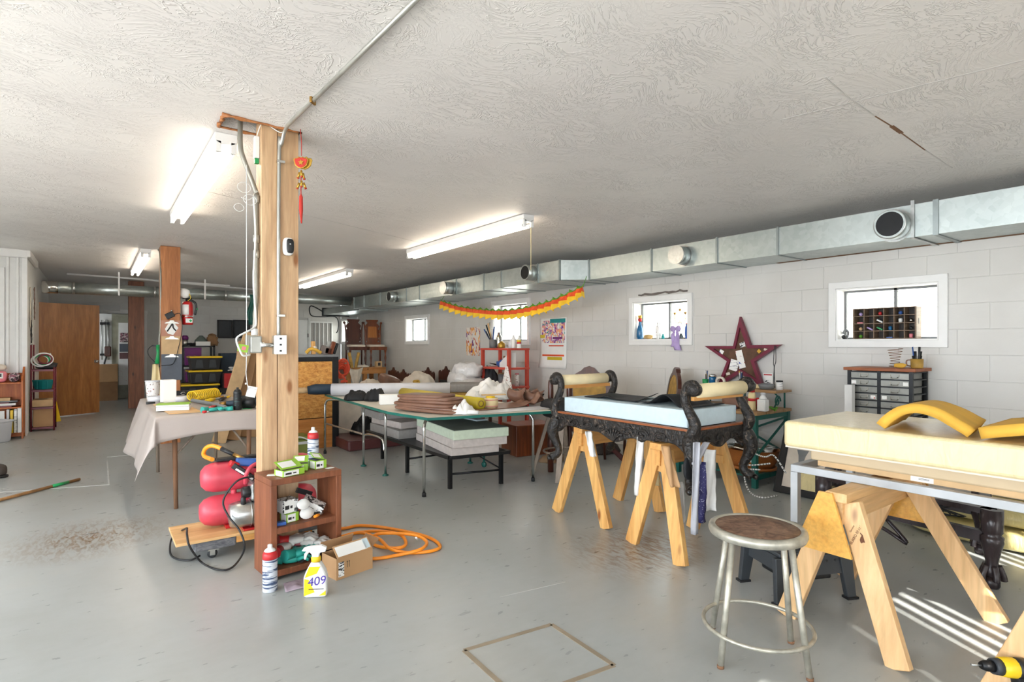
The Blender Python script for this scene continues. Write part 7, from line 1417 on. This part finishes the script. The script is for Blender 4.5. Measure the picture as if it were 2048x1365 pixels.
# basket and beaded rope
bc = Vector((5.08, 2.95, .102)); t = thing('wicker_basket', 'oval wicker basket with silver trim on the desk lower deck', 'basket', bc); part('side', 'wicker', t, MB().lathe([(.15, 0), (.2, .1), (.22, .2), (.228, .205), (.212, .2), (.14, .015), (.001, .015)], 24, bc, sy=1.15)); part('base_rim', 'wicker', t, MB().tube([bc+Vector((math.cos(a)*.19, math.sin(a)*.22, .03)) for a in [k*math.pi/12 for k in range(24)]], .014, 6, True)); part('silver_lining', 'chrome', t, MB().pillow(bc+Vector((0, 0, .2)), (.36, .4, .1), p=.8, wob=.35, seed=8)); part('tag', 'white_cloth', t, MB().cbox(bc+Vector((-.2, -.13, .17)), (.006, .05, .12), (0, .1, .5)))
rp = spline([g_at(1466, .37, 4.86), g_at(1490, .40, 4.84), g_at(1508, .33, 4.75), g_at(1530, .31, 4.74), g_at(1548, .33, 4.76), g_at(1572, .2, 4.74)], 6); rp2 = spline([g_at(1478, .20, 4.76), g_at(1506, .215, 4.75), g_at(1540, .26, 4.74)], 6); rp3 = spline([g_at(1520, .19, 4.73), g_at(1494, .17, 4.72), g_at(1489, .10, 4.7), fl(1500, 985, .012), fl(1525, 996, .012), fl(1556, 991, .012)], 6)
for i, r_ in enumerate((rp, rp2, rp3)):
    t = thing('beaded_rope', ('black and white rope arching over the basket', 'black and white rope across the basket front', 'black and white rope trailing onto the floor below the basket')[i], 'rope', r_[-1]); part('cord', 'white_plastic', t, MB().tube(r_, .007, 7)); mb = MB()
    for k in range(0, len(r_)-1): mb.tube([r_[k].lerp(r_[k+1], .3), r_[k].lerp(r_[k+1], .55)], .0076, 7)
    part('black_wrap', 'black_rubber', t, mb)

# ================================================================== second window sill, first window sill
def sill(i, px, X=XR+.06): y0, y1, z0, z1 = WIN[i]; p = onX(px, 690, X); return Vector((X, p.y, z0+CW+.013))
p = sill(1, 1280); t = thing('blue_bottle', 'deep blue bottle with a red and gold stopper on the window sill', 'bottle', p); part('glass', 'blue_glass', t, MB().lathe([(.03, 0), (.04, .03), (.036, .12), (.018, .19), (.015, .22)], 16, p)); part('stopper', 'red_plastic', t, MB().ball(p+Vector((0, 0, .245)), .026, 10, 8)); part('crown', 'gold', t, MB().lathe([(.02, .26), (.026, .3), (.001, .3)], 12, p))
p = sill(1, 1297); one('seashell', 'large tan seashell on the second window sill', 'shell', MB().pillow(p+Vector((0, 0, .03)), (.07, .13, .06), p=.9, wob=.3), 'shell')
for (px, h_, r_, m, lab) in ((1315, .19, .022, 'cup_floral', 'slim floral vase on the second window sill'), (1320, .26, .008, 'steel', 'thin metal stake on the second window sill'), (1326, .05, .02, 'teal_plastic', 'tiny teal pot on the second window sill'), (1362, .05, .028, 'foam_green_top', 'squat dark pot on the second window sill'), (1374, .17, .026, 'blue_plastic', 'blue flask with red cap at the end of the sill')):
    p = sill(1, px); t = thing('sill_vase', lab, 'vase', p); part('body', m, t, MB().lathe([(r_*.8, 0), (r_, h_*.3), (r_*.9, h_*.8), (r_*.5, h_*.9), (r_*.5, h_)], 14, p)); part('rim', 'red_plastic' if px == 1374 else m, t, MB().lathe([(r_*.6, h_), (r_*.6, h_+.012)], 12, p))
p = sill(1, 1360, XR+.1); t = thing('candelabra', 'gold wire candelabra standing on the second window sill', 'candelabra', p); part('base', 'gold', t, MB().lathe([(.04, 0), (.042, .008), (.006, .014)], 16, p)); part('stem', 'gold', t, MB().tube([p+Vector((0, 0, .01)), p+Vector((0, 0, .33))], .005, 8))
for s in (-1, 1): part('arm', 'gold', t, MB().tube(spline([p+Vector((0, 0, .2)), p+Vector((0, s*.05, .19)), p+Vector((0, s*.075, .24)), p+Vector((0, s*.075, .29))], 5), .004, 6)); part('candle_cup', 'brass', t, MB().lathe([(.008, 0), (.016, .012), (.016, .028)], 12, p+Vector((0, s*.075, .29))))
part('candle_cup', 'brass', t, MB().lathe([(.008, 0), (.016, .012), (.016, .028)], 12, p+Vector((0, 0, .33)))); part('glass_drop', 'grey_vinyl', t, MB().tube([p+Vector((0, -.02, .12)), p+Vector((0, -.02, .19))], .006, 6).tube([p+Vector((0, .02, .12)), p+Vector((0, .02, .19))], .006, 6))
p = onX(1351, 660, XR-.035); t = thing('lilac_bow', 'lilac ribbon bow hanging over the second window sill', 'bow', p)
for s in (-1, 1): part('loop', 'lilac', t, MB().pillow(p+Vector((0, s*.035, .01)), (.03, .075, .07), (s*.5, 0, 0), p=.8)); part('tail', 'lilac', t, MB().grid(lambda u, v, s=s: p + Vector((-.01*math.sin(u*5+v*6), s*.02+(u-.5)*.05*(1+v)+s*.012*math.sin(v*7), -.02-.2*v*(1-.1*s))), 5, 14), solid=.002)
part('knot', 'lilac', t, MB().ball(p+Vector((-.012, 0, .005)), .014, 8, 6))
# crate of pigeonholes in the first window
y0, y1, z0, z1 = WIN[0]; zs0 = z0+CW+.013
ca, cb2 = onX(1709, 680, XR+.02).y, onX(1830, 680, XR+.02).y; ch = onX(1760, 616, XR+.02).z - zs0
t = thing('pigeonhole_crate', 'old wooden crate of pigeonholes full of trinkets in the window', 'crate', (XR+.07, (ca+cb2)/2, zs0))
XA, XB = XR+.015, XR+.125
for y in (cb2-.006, ca+.006): part('side', 'crate_wood', t, MB().box((XA, y-.006, zs0), (XB, y+.006, zs0+ch)))
part('hole_shade', 'black_plastic', t, MB().pillow(((XA+XB)/2, cb2-.0125, zs0+ch*.55), (.03, .004, .05), p=.7, n=6))  # black pad stands in for the shade inside a hand hole
for k in range(5): z = zs0 + .0005 + (ch-.006)*k/4; part('shelf', 'crate_wood', t, MB().box((XA+.004, cb2, z), (XB-.004, ca, z+.006)))
for k in range(1, 6): y = cb2+(ca-cb2)*k/6; part('divider', 'crate_wood', t, MB().box((XA+.006, y-.003, zs0), (XB-.006, y+.003, zs0+ch-.006)))
part('back_board', 'dusty_tape', t, MB().box((XB-.002, cb2, zs0), (XB-.0005, ca, zs0+ch)))  # dark sheet added behind the wire to darken the cells
mb = MB()
for k in range(1, 30): y = cb2+(ca-cb2)*k/30; mb.box((XB-.004, y-.001, zs0), (XB-.003, y+.001, zs0+ch))
for k in range(1, 16): z = zs0+ch*k/16; mb.box((XB-.004, cb2, z-.001), (XB-.003, ca, z+.001))
part('wire_back', 'dark_metal', t, mb)
def cell(c, r): return Vector((XR+.055, ca+(cb2-ca)*(c+.5)/6, zs0+.0075+(ch-.006)*r/4))
for (c, r, m, sh, lab) in ((0, 3, 'lilac', 'ball', 'lilac pompom in the top row of the crate'), (2, 3, 'red_plastic', 'ball', 'red trinket in the top row of the crate'), (4, 3, 'blue_plastic', 'ball', 'blue trinket in the top row of the crate'), (0, 2, 'pink', 'flat', 'pink eraser in the second row of the crate'), (2, 2, 'white_plastic', 'bar', 'white marker in the second row of the crate'), (4, 2, 'paper', 'jar', 'white jar in the second row of the crate'), (5, 2, 'chrome', 'ball', 'steel ball in the second row of the crate'), (0, 1, 'cardboard_light', 'ball', 'tan knob in the third row of the crate'), (1, 1, 'lilac', 'bar', 'purple sleeve in the third row of the crate'), (2, 1, 'green_plastic', 'bar', 'green card set in the third row of the crate'), (3, 1, 'blue_glass', 'jar', 'blue spool in the third row of the crate'), (5, 1, 'dark_metal', 'ball', 'dark bell in the third row of the crate'), (0, 0, 'garland_green', 'ball', 'green trinket in the bottom row of the crate'), (3, 0, 'blue_plastic', 'flat', 'blue pad in the bottom row of the crate'), (5, 0, 'pink', 'jar', 'pink jar in the bottom row of the crate')):
    p = cell(c, r)
    mb = {'ball': lambda: MB().ball(p+Vector((0, 0, .016)), .016, 10, 8), 'flat': lambda: MB().cbox(p+Vector((0, 0, .005)), (.04, .045, .01)), 'bar': lambda: MB().cbox(p+Vector((0, 0, .017)), (.03, .05, .012), (R(28), 0, 0)), 'jar': lambda: MB().lathe([(.012, 0), (.015, .01), (.015, .03), (.009, .036)], 12, p)}[sh]()
    one('trinket', lab, 'trinket', mb, m)
p = sill(0, 1688); one('black_ball', 'small black ball at the left of the window sill', 'ball', MB().ball(p+Vector((0, 0, .02)), .02, 10, 8), 'black_plastic'); one('grey_shell', 'curled grey shell above the black ball on the sill', 'shell', MB().tube(spline([p+Vector((.03, .02, .05)), p+Vector((.03, 0, .085)), p+Vector((.03, -.025, .06)), p+Vector((.03, -.01, .002))], 5), .01, 8), 'grey_plastic')

# ================================================================== drawer cabinet
KX0, KX1, KY0, KY1, KZ = 5.14, 5.478, 1.645, 2.12, 1.085
t = thing('drawer_cabinet', 'small metal drawer cabinet with a stained wood top below the window', 'cabinet', ((KX0+KX1)/2, (KY0+KY1)/2, 0))
part('top_board', 'top_stain', t, MB().box((KX0-.02, KY0-.025, KZ), (KX1, KY1+.025, KZ+.026)), bevel=.003)
for x in (KX0, KX1-.026):
    for y in (KY0, KY1-.026): part('corner_post', 'black_metal', t, MB().box((x, y, 0), (x+.026, y+.026, KZ-.001)))
ym = (KY0+KY1)/2; part('centre_post', 'black_metal', t, MB().box((KX0, ym-.012, .3), (KX0+.02, ym+.012, KZ-.001))); part('back_sheet', 'dark_metal', t, MB().box((KX1-.004, KY0+.026, .3), (KX1-.001, KY1-.026, KZ-.001)))
pitch = .0588; nrow = 13; dm = []
for k in range(nrow):
    zt_ = KZ-.012-k*pitch; part('runner', 'black_metal', t, MB().box((KX0+.002, KY0+.026, zt_-.003), (KX1-.027, KY1-.026, zt_+.006)).box((KX0+.026, KY0+.002, zt_-.002), (KX1-.027, KY0+.012, zt_+.006)))
    for (a, b) in ((KY0+.027, ym-.013), (ym+.013, KY1-.027)):
        dr = part('drawer', 'drawer_metal', t, MB().box((KX0+.006, a, zt_-pitch+.008), (KX0+.29, b, zt_-.004))); c = (a+b)/2; zc_ = zt_-pitch/2+.002
        part('label_holder', 'conduit_dark', dr, MB().strip([(c-.032, zc_-.004), (c+.032, zc_-.004), (c+.032, zc_+.016), (c-.032, zc_+.016)], [(c-.027, zc_), (c+.027, zc_), (c+.027, zc_+.012), (c-.027, zc_+.012)], .005, Matrix(((0, 0, 1, KX0+.004), (1, 0, 0, 0), (0, 1, 0, 0), (0, 0, 0, 1))))); part('pull', 'conduit_dark', dr, MB().tube([(KX0+.004, c-.024, zc_-.005), (KX0-.012, c-.02, zc_-.014), (KX0-.012, c+.02, zc_-.014), (KX0+.004, c+.024, zc_-.005)], .003, 6))
for (row, side, dy, m) in ((1, 1, .07, 'book_dots'), (1, 0, -.07, 'book_dots'), (3, 1, -.075, 'sheet_colour'), (3, 0, .08, 'book_dots')):
    c = (ym+KY1)/2 if side else (ym+KY0)/2; z = KZ-.012-row*pitch-pitch/2+.002; part('sticker', m, t, MB().box((KX0+.0045, c+dy-.018, z-.014), (KX0+.0058, c+dy+.018, z+.014)))
zk = KZ+.027
p = g_at(1834, zk, 5.28); t = thing('pen_mug', 'yellow mug of dark pens on the drawer cabinet', 'mug', p); part('mug', 'gold_cloth', t, MB().lathe([(.038, 0), (.042, .01), (.044, .075), (.04, .075), (.036, .01), (.001, .01)], 18, p)); part('handle', 'brown_leather', t, MB().tube(spline([p+Vector((0, .04, .065)), p+Vector((0, .07, .06)), p+Vector((0, .07, .025)), p+Vector((0, .042, .015))], 5), .005, 6))
for k in range(8): a = k*.8; part('pen', 'black_plastic' if k != 2 else 'blue_plastic', t, MB().tube([p+Vector((math.cos(a)*.018, math.sin(a)*.018, .012)), p+Vector((math.cos(a)*.03, math.sin(a)*.03, .1+.035*(k % 3)))], [.005, .009 if k % 2 else .005], 7))
p = g_at(1790, zk, 5.3); one('wire_spring', 'rusty wire upholstery spring on the drawer cabinet', 'spring', MB().tube([p+Vector((math.cos(a)*(.03+.016*abs(a/44*2-.7)), math.sin(a)*(.03+.02*abs(a/44*2-.7)), .004+a/44*.155)) for a in [k*.35 for k in range(126)]], .0022, 5), 'rust'); p = g_at(1800, zk, 5.22); one('conch_shell', 'yellow and pink shell beside the wire spring', 'shell', MB().pillow(p+Vector((0, 0, .02)), (.05, .085, .04), p=.9, wob=.2), 'foam_yellow')
a = onX(1699, 770, 5.08); one('metal_upright', 'white metal upright standing against the cabinet', 'upright', MB().box((5.07, a.y-.03, 0), (5.10, a.y+.035, a.z)).box((5.04, a.y-.034, 0), (5.10, a.y-.03, a.z)), 'white_paint')

# ================================================================== foam bench on its frame
MX0, MX1, MY1, MY0 = 2.85, 3.52, 1.475, -.75
t = thing('bench_stand', 'grey metal bench frame laid on the pale sawhorses', 'frame', ((MX0+MX1)/2, .4, .40))
rz0, rz1 = .654, .69
part('front_rail', 'table_frame_grey', t, MB().box((MX0, MY0, rz0), (MX0+.035, MY1-.03, rz1)), bevel=.002); part('back_rail', 'table_frame_grey', t, MB().box((MX1-.035, MY0, rz0), (MX1, MY1-.03, rz1))); part('end_rail', 'table_frame_grey', t, MB().box((MX0+.035, MY1-.065, rz0), (MX1-.035, MY1-.03, rz1)))
for x in (MX0, MX1-.035): part('leg', 'table_frame_grey', t, MB().box((x, MY1-.065, .40), (x+.035, MY1-.03, rz0-.001))); part('leg', 'table_frame_grey', t, MB().box((x, MY0, .40), (x+.035, MY0+.035, rz0-.001)))
t = thing('beige_base', 'beige box base with a shipping sticker under the foam', 'base', ((MX0+MX1)/2, .4, rz1)); part('body', 'beige_paint', t, MB().box((MX0+.06, MY0, rz1+.028), (MX1-.03, MY1-.1, .776)), bevel=.008); part('lower_lip', 'cardboard_light', t, MB().box((MX0+.075, MY0, rz1+.001), (MX1-.04, MY1-.13, rz1+.027)))
p = onX(1848, 970, MX0+.0735); st = part('sticker', 'paper', t, MB().box((MX0+.0725, p.y-.035, rz1+.004), (MX0+.0745, p.y+.05, rz1+.025)))
for dy in (.018, .03): part('sticker_print', 'ink_dark', st, MB().box((MX0+.072, p.y-.02, rz1+.007+dy*.35), (MX0+.0724, p.y+.02, rz1+.009+dy*.35)))
t = thing('foam_mattress', 'long cream foam pad wrapped in clear plastic on the bench frame', 'foam', ((MX0+MX1)/2, .4, .778)); part('pad', 'wrapped_foam', t, MB().box((MX0-.02, MY0, .778), (MX1+.02, MY1, .912)), bevel=.022, seg=4); part('bottom_ply', 'cream_cloth', t, MB().box((MX0-.012, MY0, .7765), (MX1, MY1-.01, .785)))
FZ = .914
def arch(label, y0, x0, x1, w, h_, rot, ln, name='foam_sheet'):
    """bent foam sheet: an arch across Y running along X"""
    th_ = .03
    def sec(f, r): # outline of the bent section
        return Vector(((f-.5)*w, 0, h_*math.sin(math.pi*(f**.85))))
    M = Matrix.Translation(((x0+x1)/2, y0, FZ+.017)) @ Matrix.Rotation(rot, 4, 'Z')
    mb = MB().grid(lambda u, v: M @ (Vector((0, (u-.5)*-w, h_*max(0, math.sin(math.pi*u**.8))*(1-.15*v))) + Vector(((v-.5)*ln, .01*noise.noise(Vector((u*4, v*3, 1))), 0))), 26, 8)
    return one(name, label, 'foam', mb, 'foam_yellow', solid=.04)
p = fl(1870, 864, FZ); arch('arched golden foam sheet lying on the wrapped pad', p.y+.04, 2.86, 3.34, .32, .09, R(8), .44)
p = fl(2040, 878, FZ); one('foam_sheet', 'flat golden foam sheet with red edge at the right of the pad', 'foam', MB().grid(lambda u, v: Vector((2.88+.5*v, .69-.5*u, FZ+.026+.075*math.sin(u*1.6)*(1-.2*v))), 20, 8), 'foam_yellow', solid=.045)
# second sawhorse brand print: beaver silhouette and name
sw = [o for o in bpy.data.objects if o.name == 'sawhorse.002'][0]
lf, lt = Vector((2.58, .87, 0)), Vector((2.66, 1.085, .606)); ld = (lt-lf).normalized(); fx = (Vector((0, -1, 0)) + ld*ld.y).normalized(); nrm = fx.cross(ld)
def brand(f, s_, u): return face(lf.lerp(lt, f) + nrm*.0206 + fx*s_, fx*math.cos(u)+ld*math.sin(u), ld*math.cos(u)-fx*math.sin(u))
text('BURRO BRAND', .015, BASE[key(sw)].inverted() @ brand(.80, -.004, R(48)), 'ink_brown', sw, 'brand_print', .0003); text('Genuine', .010, BASE[key(sw)].inverted() @ brand(.835, -.016, R(48)), 'ink_brown', sw, 'brand_print', .0003)
dk = [(-.016, -.012), (-.012, -.016), (-.006, -.013), (.004, -.015), (.006, -.02), (.013, -.02), (.016, -.006), (.012, .008), (.004, .014), (-.004, .026), (-.008, .028), (-.004, .014), (-.01, .008), (-.016, -.002)]
bp = MB().prism(dk, .0006, brand(.765, .018, 0)); bp.v = [BASE[key(sw)].inverted() @ p for p in bp.v]; bp.build('animal_print', 'ink_brown', sw, world=False)
# ================================================================== stool
sc_ = Vector((2.234, 1.274, 0)); t = thing('metal_stool', 'old metal shop stool with a scuffed brown wooden seat', 'stool', sc_)
zs_ = .538; part('seat_rim', 'stool_metal', t, MB().lathe([(.165, zs_-.042), (.188, zs_-.036), (.194, zs_-.02), (.19, zs_-.003), (.178, zs_), (.166, zs_-.002), (.165, zs_-.042)], 36, sc_)); part('seat_board', 'stool_seat', t, MB().lathe([(.166, zs_-.03), (.166, zs_-.004), (.12, zs_-.006), (.001, zs_-.008)], 36, sc_))
for px, py in ((1441, 1337), (1620, 1362), (1425, 1257), (1582, 1287)):
    f = fl(px, py); d = (f-sc_); d.z = 0; top = sc_ + d.normalized()*.15 + Vector((0, 0, zs_-.04)); l = part('leg', 'stool_metal', t, MB().tube([f+Vector((0, 0, .0)), top], .0125, 12)); part('foot_tip', 'rust', l, MB().lathe([(.0135, 0), (.0135, .012)], 12, f))
part('foot_ring', 'stool_metal', t, MB().tube([sc_+Vector((math.cos(a)*.214, math.sin(a)*.214, .125)) for a in [k*math.pi/24 for k in range(48)]], .0085, 8, True))
# ================================================================== black step stool
q = Vector((2.985, 1.49, 0)); t = thing('step_stool', 'dark grey plastic step stool under the foam bench', 'step stool', q, R(-25)); L0 = lambda nm, m, mb, **k: mb.build(nm, m, t, world=False, **k)
L0('top_step', 'charcoal_plastic', MB().box((-.19, -.13, .225), (.19, .13, .247)), bevel=.008); L0('top_pad', 'black_plastic', MB().box((-.15, -.1, .247), (.15, .1, .25)), bevel=.002)
for s in (-1, 1):
    L0('side_skirt', 'charcoal_plastic', MB().add([(-.19, s*.13, .226), (.19, s*.13, .226), (.2, s*.145, .13), (-.2, s*.145, .13), (-.19, s*.118, .226), (.19, s*.118, .226), (.2, s*.133, .13), (-.2, s*.133, .13)], [(0, 1, 2, 3), (7, 6, 5, 4), (0, 4, 5, 1), (1, 5, 6, 2), (2, 6, 7, 3), (3, 7, 4, 0)]))
    for e in (-1, 1):
        l = L0('leg', 'charcoal_plastic', MB().beam((e*.205, s*.15, 0), (e*.185, s*.128, .226), .05, .03, up=(0, 1, 0), w1=.075), bevel=.004); MB().box((e*.205-.032, s*.15-.022, 0), (e*.205+.032, s*.15+.022, .012)).build('foot', 'black_plastic', l, world=False)
    L0('end_skirt', 'charcoal_plastic', MB().box((s*.185-.008, -.12, .15), (s*.185+.008, .12, .226)))
L0('drawer', 'black_plastic', MB().box((-.13, -.11, .09), (.13, .1, .2)), bevel=.01)
for k in range(6): L0('rivet', 'black_plastic', MB().ball((-.13+.05*k, -.146, .2), .006, 8, 6))
# ================================================================== claw foot frame and wrapped cushions by the wall
t = thing('claw_foot_frame', 'dark carved ottoman frame on claw feet under the foam bench', 'furniture frame', (4.0, 1.25, 0))
def claw(x, y):
    l = part('leg', 'dark_claw', t, MB().lathe([(.03, .06), (.04, .075), (.034, .10), (.028, .14), (.04, .2), (.052, .245), (.052, .275), (.04, .285), (.05, .3), (.05, .42)], 14, (x, y, 0)))
    for a in range(5): part('toe', 'dark_claw', l, MB().tube(spline([(x+math.cos(a*1.256)*.028, y+math.sin(a*1.256)*.028, .12), (x+math.cos(a*1.256)*.045, y+math.sin(a*1.256)*.045, .075), (x+math.cos(a*1.256)*.05, y+math.sin(a*1.256)*.05, .045)], 4), .016, 8))
    part('ball', 'dark_claw', l, MB().lathe([(.03, 0), (.036, .012), (.036, .03), (.03, .06)], 14, (x, y, 0)))
for x, y in ((3.85, .87), (4.42, 1.05), (3.95, 1.78), (4.5, 1.95)): claw(x, y)
for a, b in (((3.85, .87), (3.95, 1.78)), ((4.42, 1.05), (4.5, 1.95)), ((3.85, .87), (4.42, 1.05)), ((3.95, 1.78), (4.5, 1.95))):
    part('rail', 'dark_claw', t, MB().beam((a[0], a[1], .265), (b[0], b[1], .265), .04, .06)); part('top_rail', 'dark_claw', t, MB().beam((a[0], a[1], .405), (b[0], b[1], .405), .045, .03))
part('web_panel', 'cream_cloth', t, MB().beam((4.47, 1.07, .33), (4.55, 1.93, .33), .012, .1)); part('arched_stretcher', 'dark_claw', t, MB().tube(spline([(3.93, 1.6, .24), (3.98, 1.4, .13), (3.97, 1.3, .09), (4.0, 1.42, .20)], 6), .012, 8))
p = Vector((3.92, 1.15, .30)); one('wire_tangle', 'tangle of black wire resting on the claw foot frame', 'wire', MB().tube(spline([p+Vector((random.uniform(-.06, .08), random.uniform(-.14, .14), random.uniform(.0, .1))) for _ in range(34)], 5), .004, 5), 'black_rubber')
for i, (z, h_, dx) in enumerate(((.0, .14, 0), (.14, .13, .04))): one('wrapped_cushion', ('lower yellowed wrapped cushion on the floor by the block wall', 'upper yellowed wrapped cushion on the floor by the block wall')[i], 'cushion', MB().pillow((4.98+dx, 1.0, z+h_/2), (.86, 1.1, h_), (0, 0, .05), p=.4), 'cushion_wrap')
item_box('cream_box', 'cream panelled box behind the wrapped cushions', 'box', (5.15, .95, .272), (.5, .9, .18), 0, 'cream_cloth', bevel=.01)
# leaning picture frame
b0_, b1_ = Vector((4.83, 2.60, 0)), Vector((4.87, 1.50, 0)); up = Vector((.20, 0, .50)); wv = b1_-b0_; W_, H_ = wv.length, up.length
M = face(b0_, wv, up); t = thing('leaning_picture', 'large black framed picture leaning against the block wall', 'picture', (b0_+b1_)/2)
part('frame', 'black_metal', t, MB().strip([(0, 0), (W_, 0), (W_, H_), (0, H_)], [(.06, .06), (W_-.06, .06), (W_-.06, H_-.06), (.06, H_-.06)], .03, M), bevel=.004); part('picture', 'cream_cloth', t, MB().box((.06, .06, -.006), (W_-.06, H_-.06, .002), M)); part('drawn_cup', 'grey_plastic', t, MB().prism([(.14, .40), (.24, .40), (.22, .35), (.21, .29), (.17, .29), (.16, .35)], .003, M @ Matrix.Translation((0, 0, .004)))); part('lower_panel', 'cushion_wrap', t, MB().box((.16, .06, .002), (W_-.06, .24, .006), M))
# drill
dp = atd(1942, 1330, 1.98); dr = atd(2052, 1372, 1.98); ax = dr-dp; ax.z *= .2; ax.normalize()
t = thing('cordless_drill', 'yellow and black cordless drill standing on the floor', 'drill', (dp.x, dp.y, 0)); c = dp + ax*.12
part('bit', 'steel', t, MB().tube([dp, dp+ax*.035], .004, 8)); part('chuck', 'black_metal', t, MB().tube([dp+ax*.035, dp+ax*.05, dp+ax*.075], [.012, .018, .02], 14)); part('collar', 'charcoal_plastic', t, MB().tube([dp+ax*.075, dp+ax*.10], [.026, .029], 14)); part('body', 'yellow_plastic', t, MB().tube([dp+ax*.10, dp+ax*.13, dp+ax*.2, dp+ax*.215], [.03, .034, .034, .026], 14)); part('rear_cap', 'black_plastic', t, MB().tube([dp+ax*.215, dp+ax*.23], [.028, .022], 14))
h0 = dp+ax*.165; part('grip', 'black_plastic', t, MB().beam((h0.x+ax.x*.02, h0.y+ax.y*.02, .05), h0, .036, .045, up=ax), bevel=.008); part('battery', 'black_plastic', t, MB().cbox((h0.x+ax.x*.01, h0.y+ax.y*.01, .026), (.08, .11, .052), (0, 0, math.atan2(ax.y, ax.x)+R(90))), bevel=.008); part('logo_plate', 'black_plastic', t, MB().tube([dp+ax*.15, dp+ax*.19], .0346, 14))
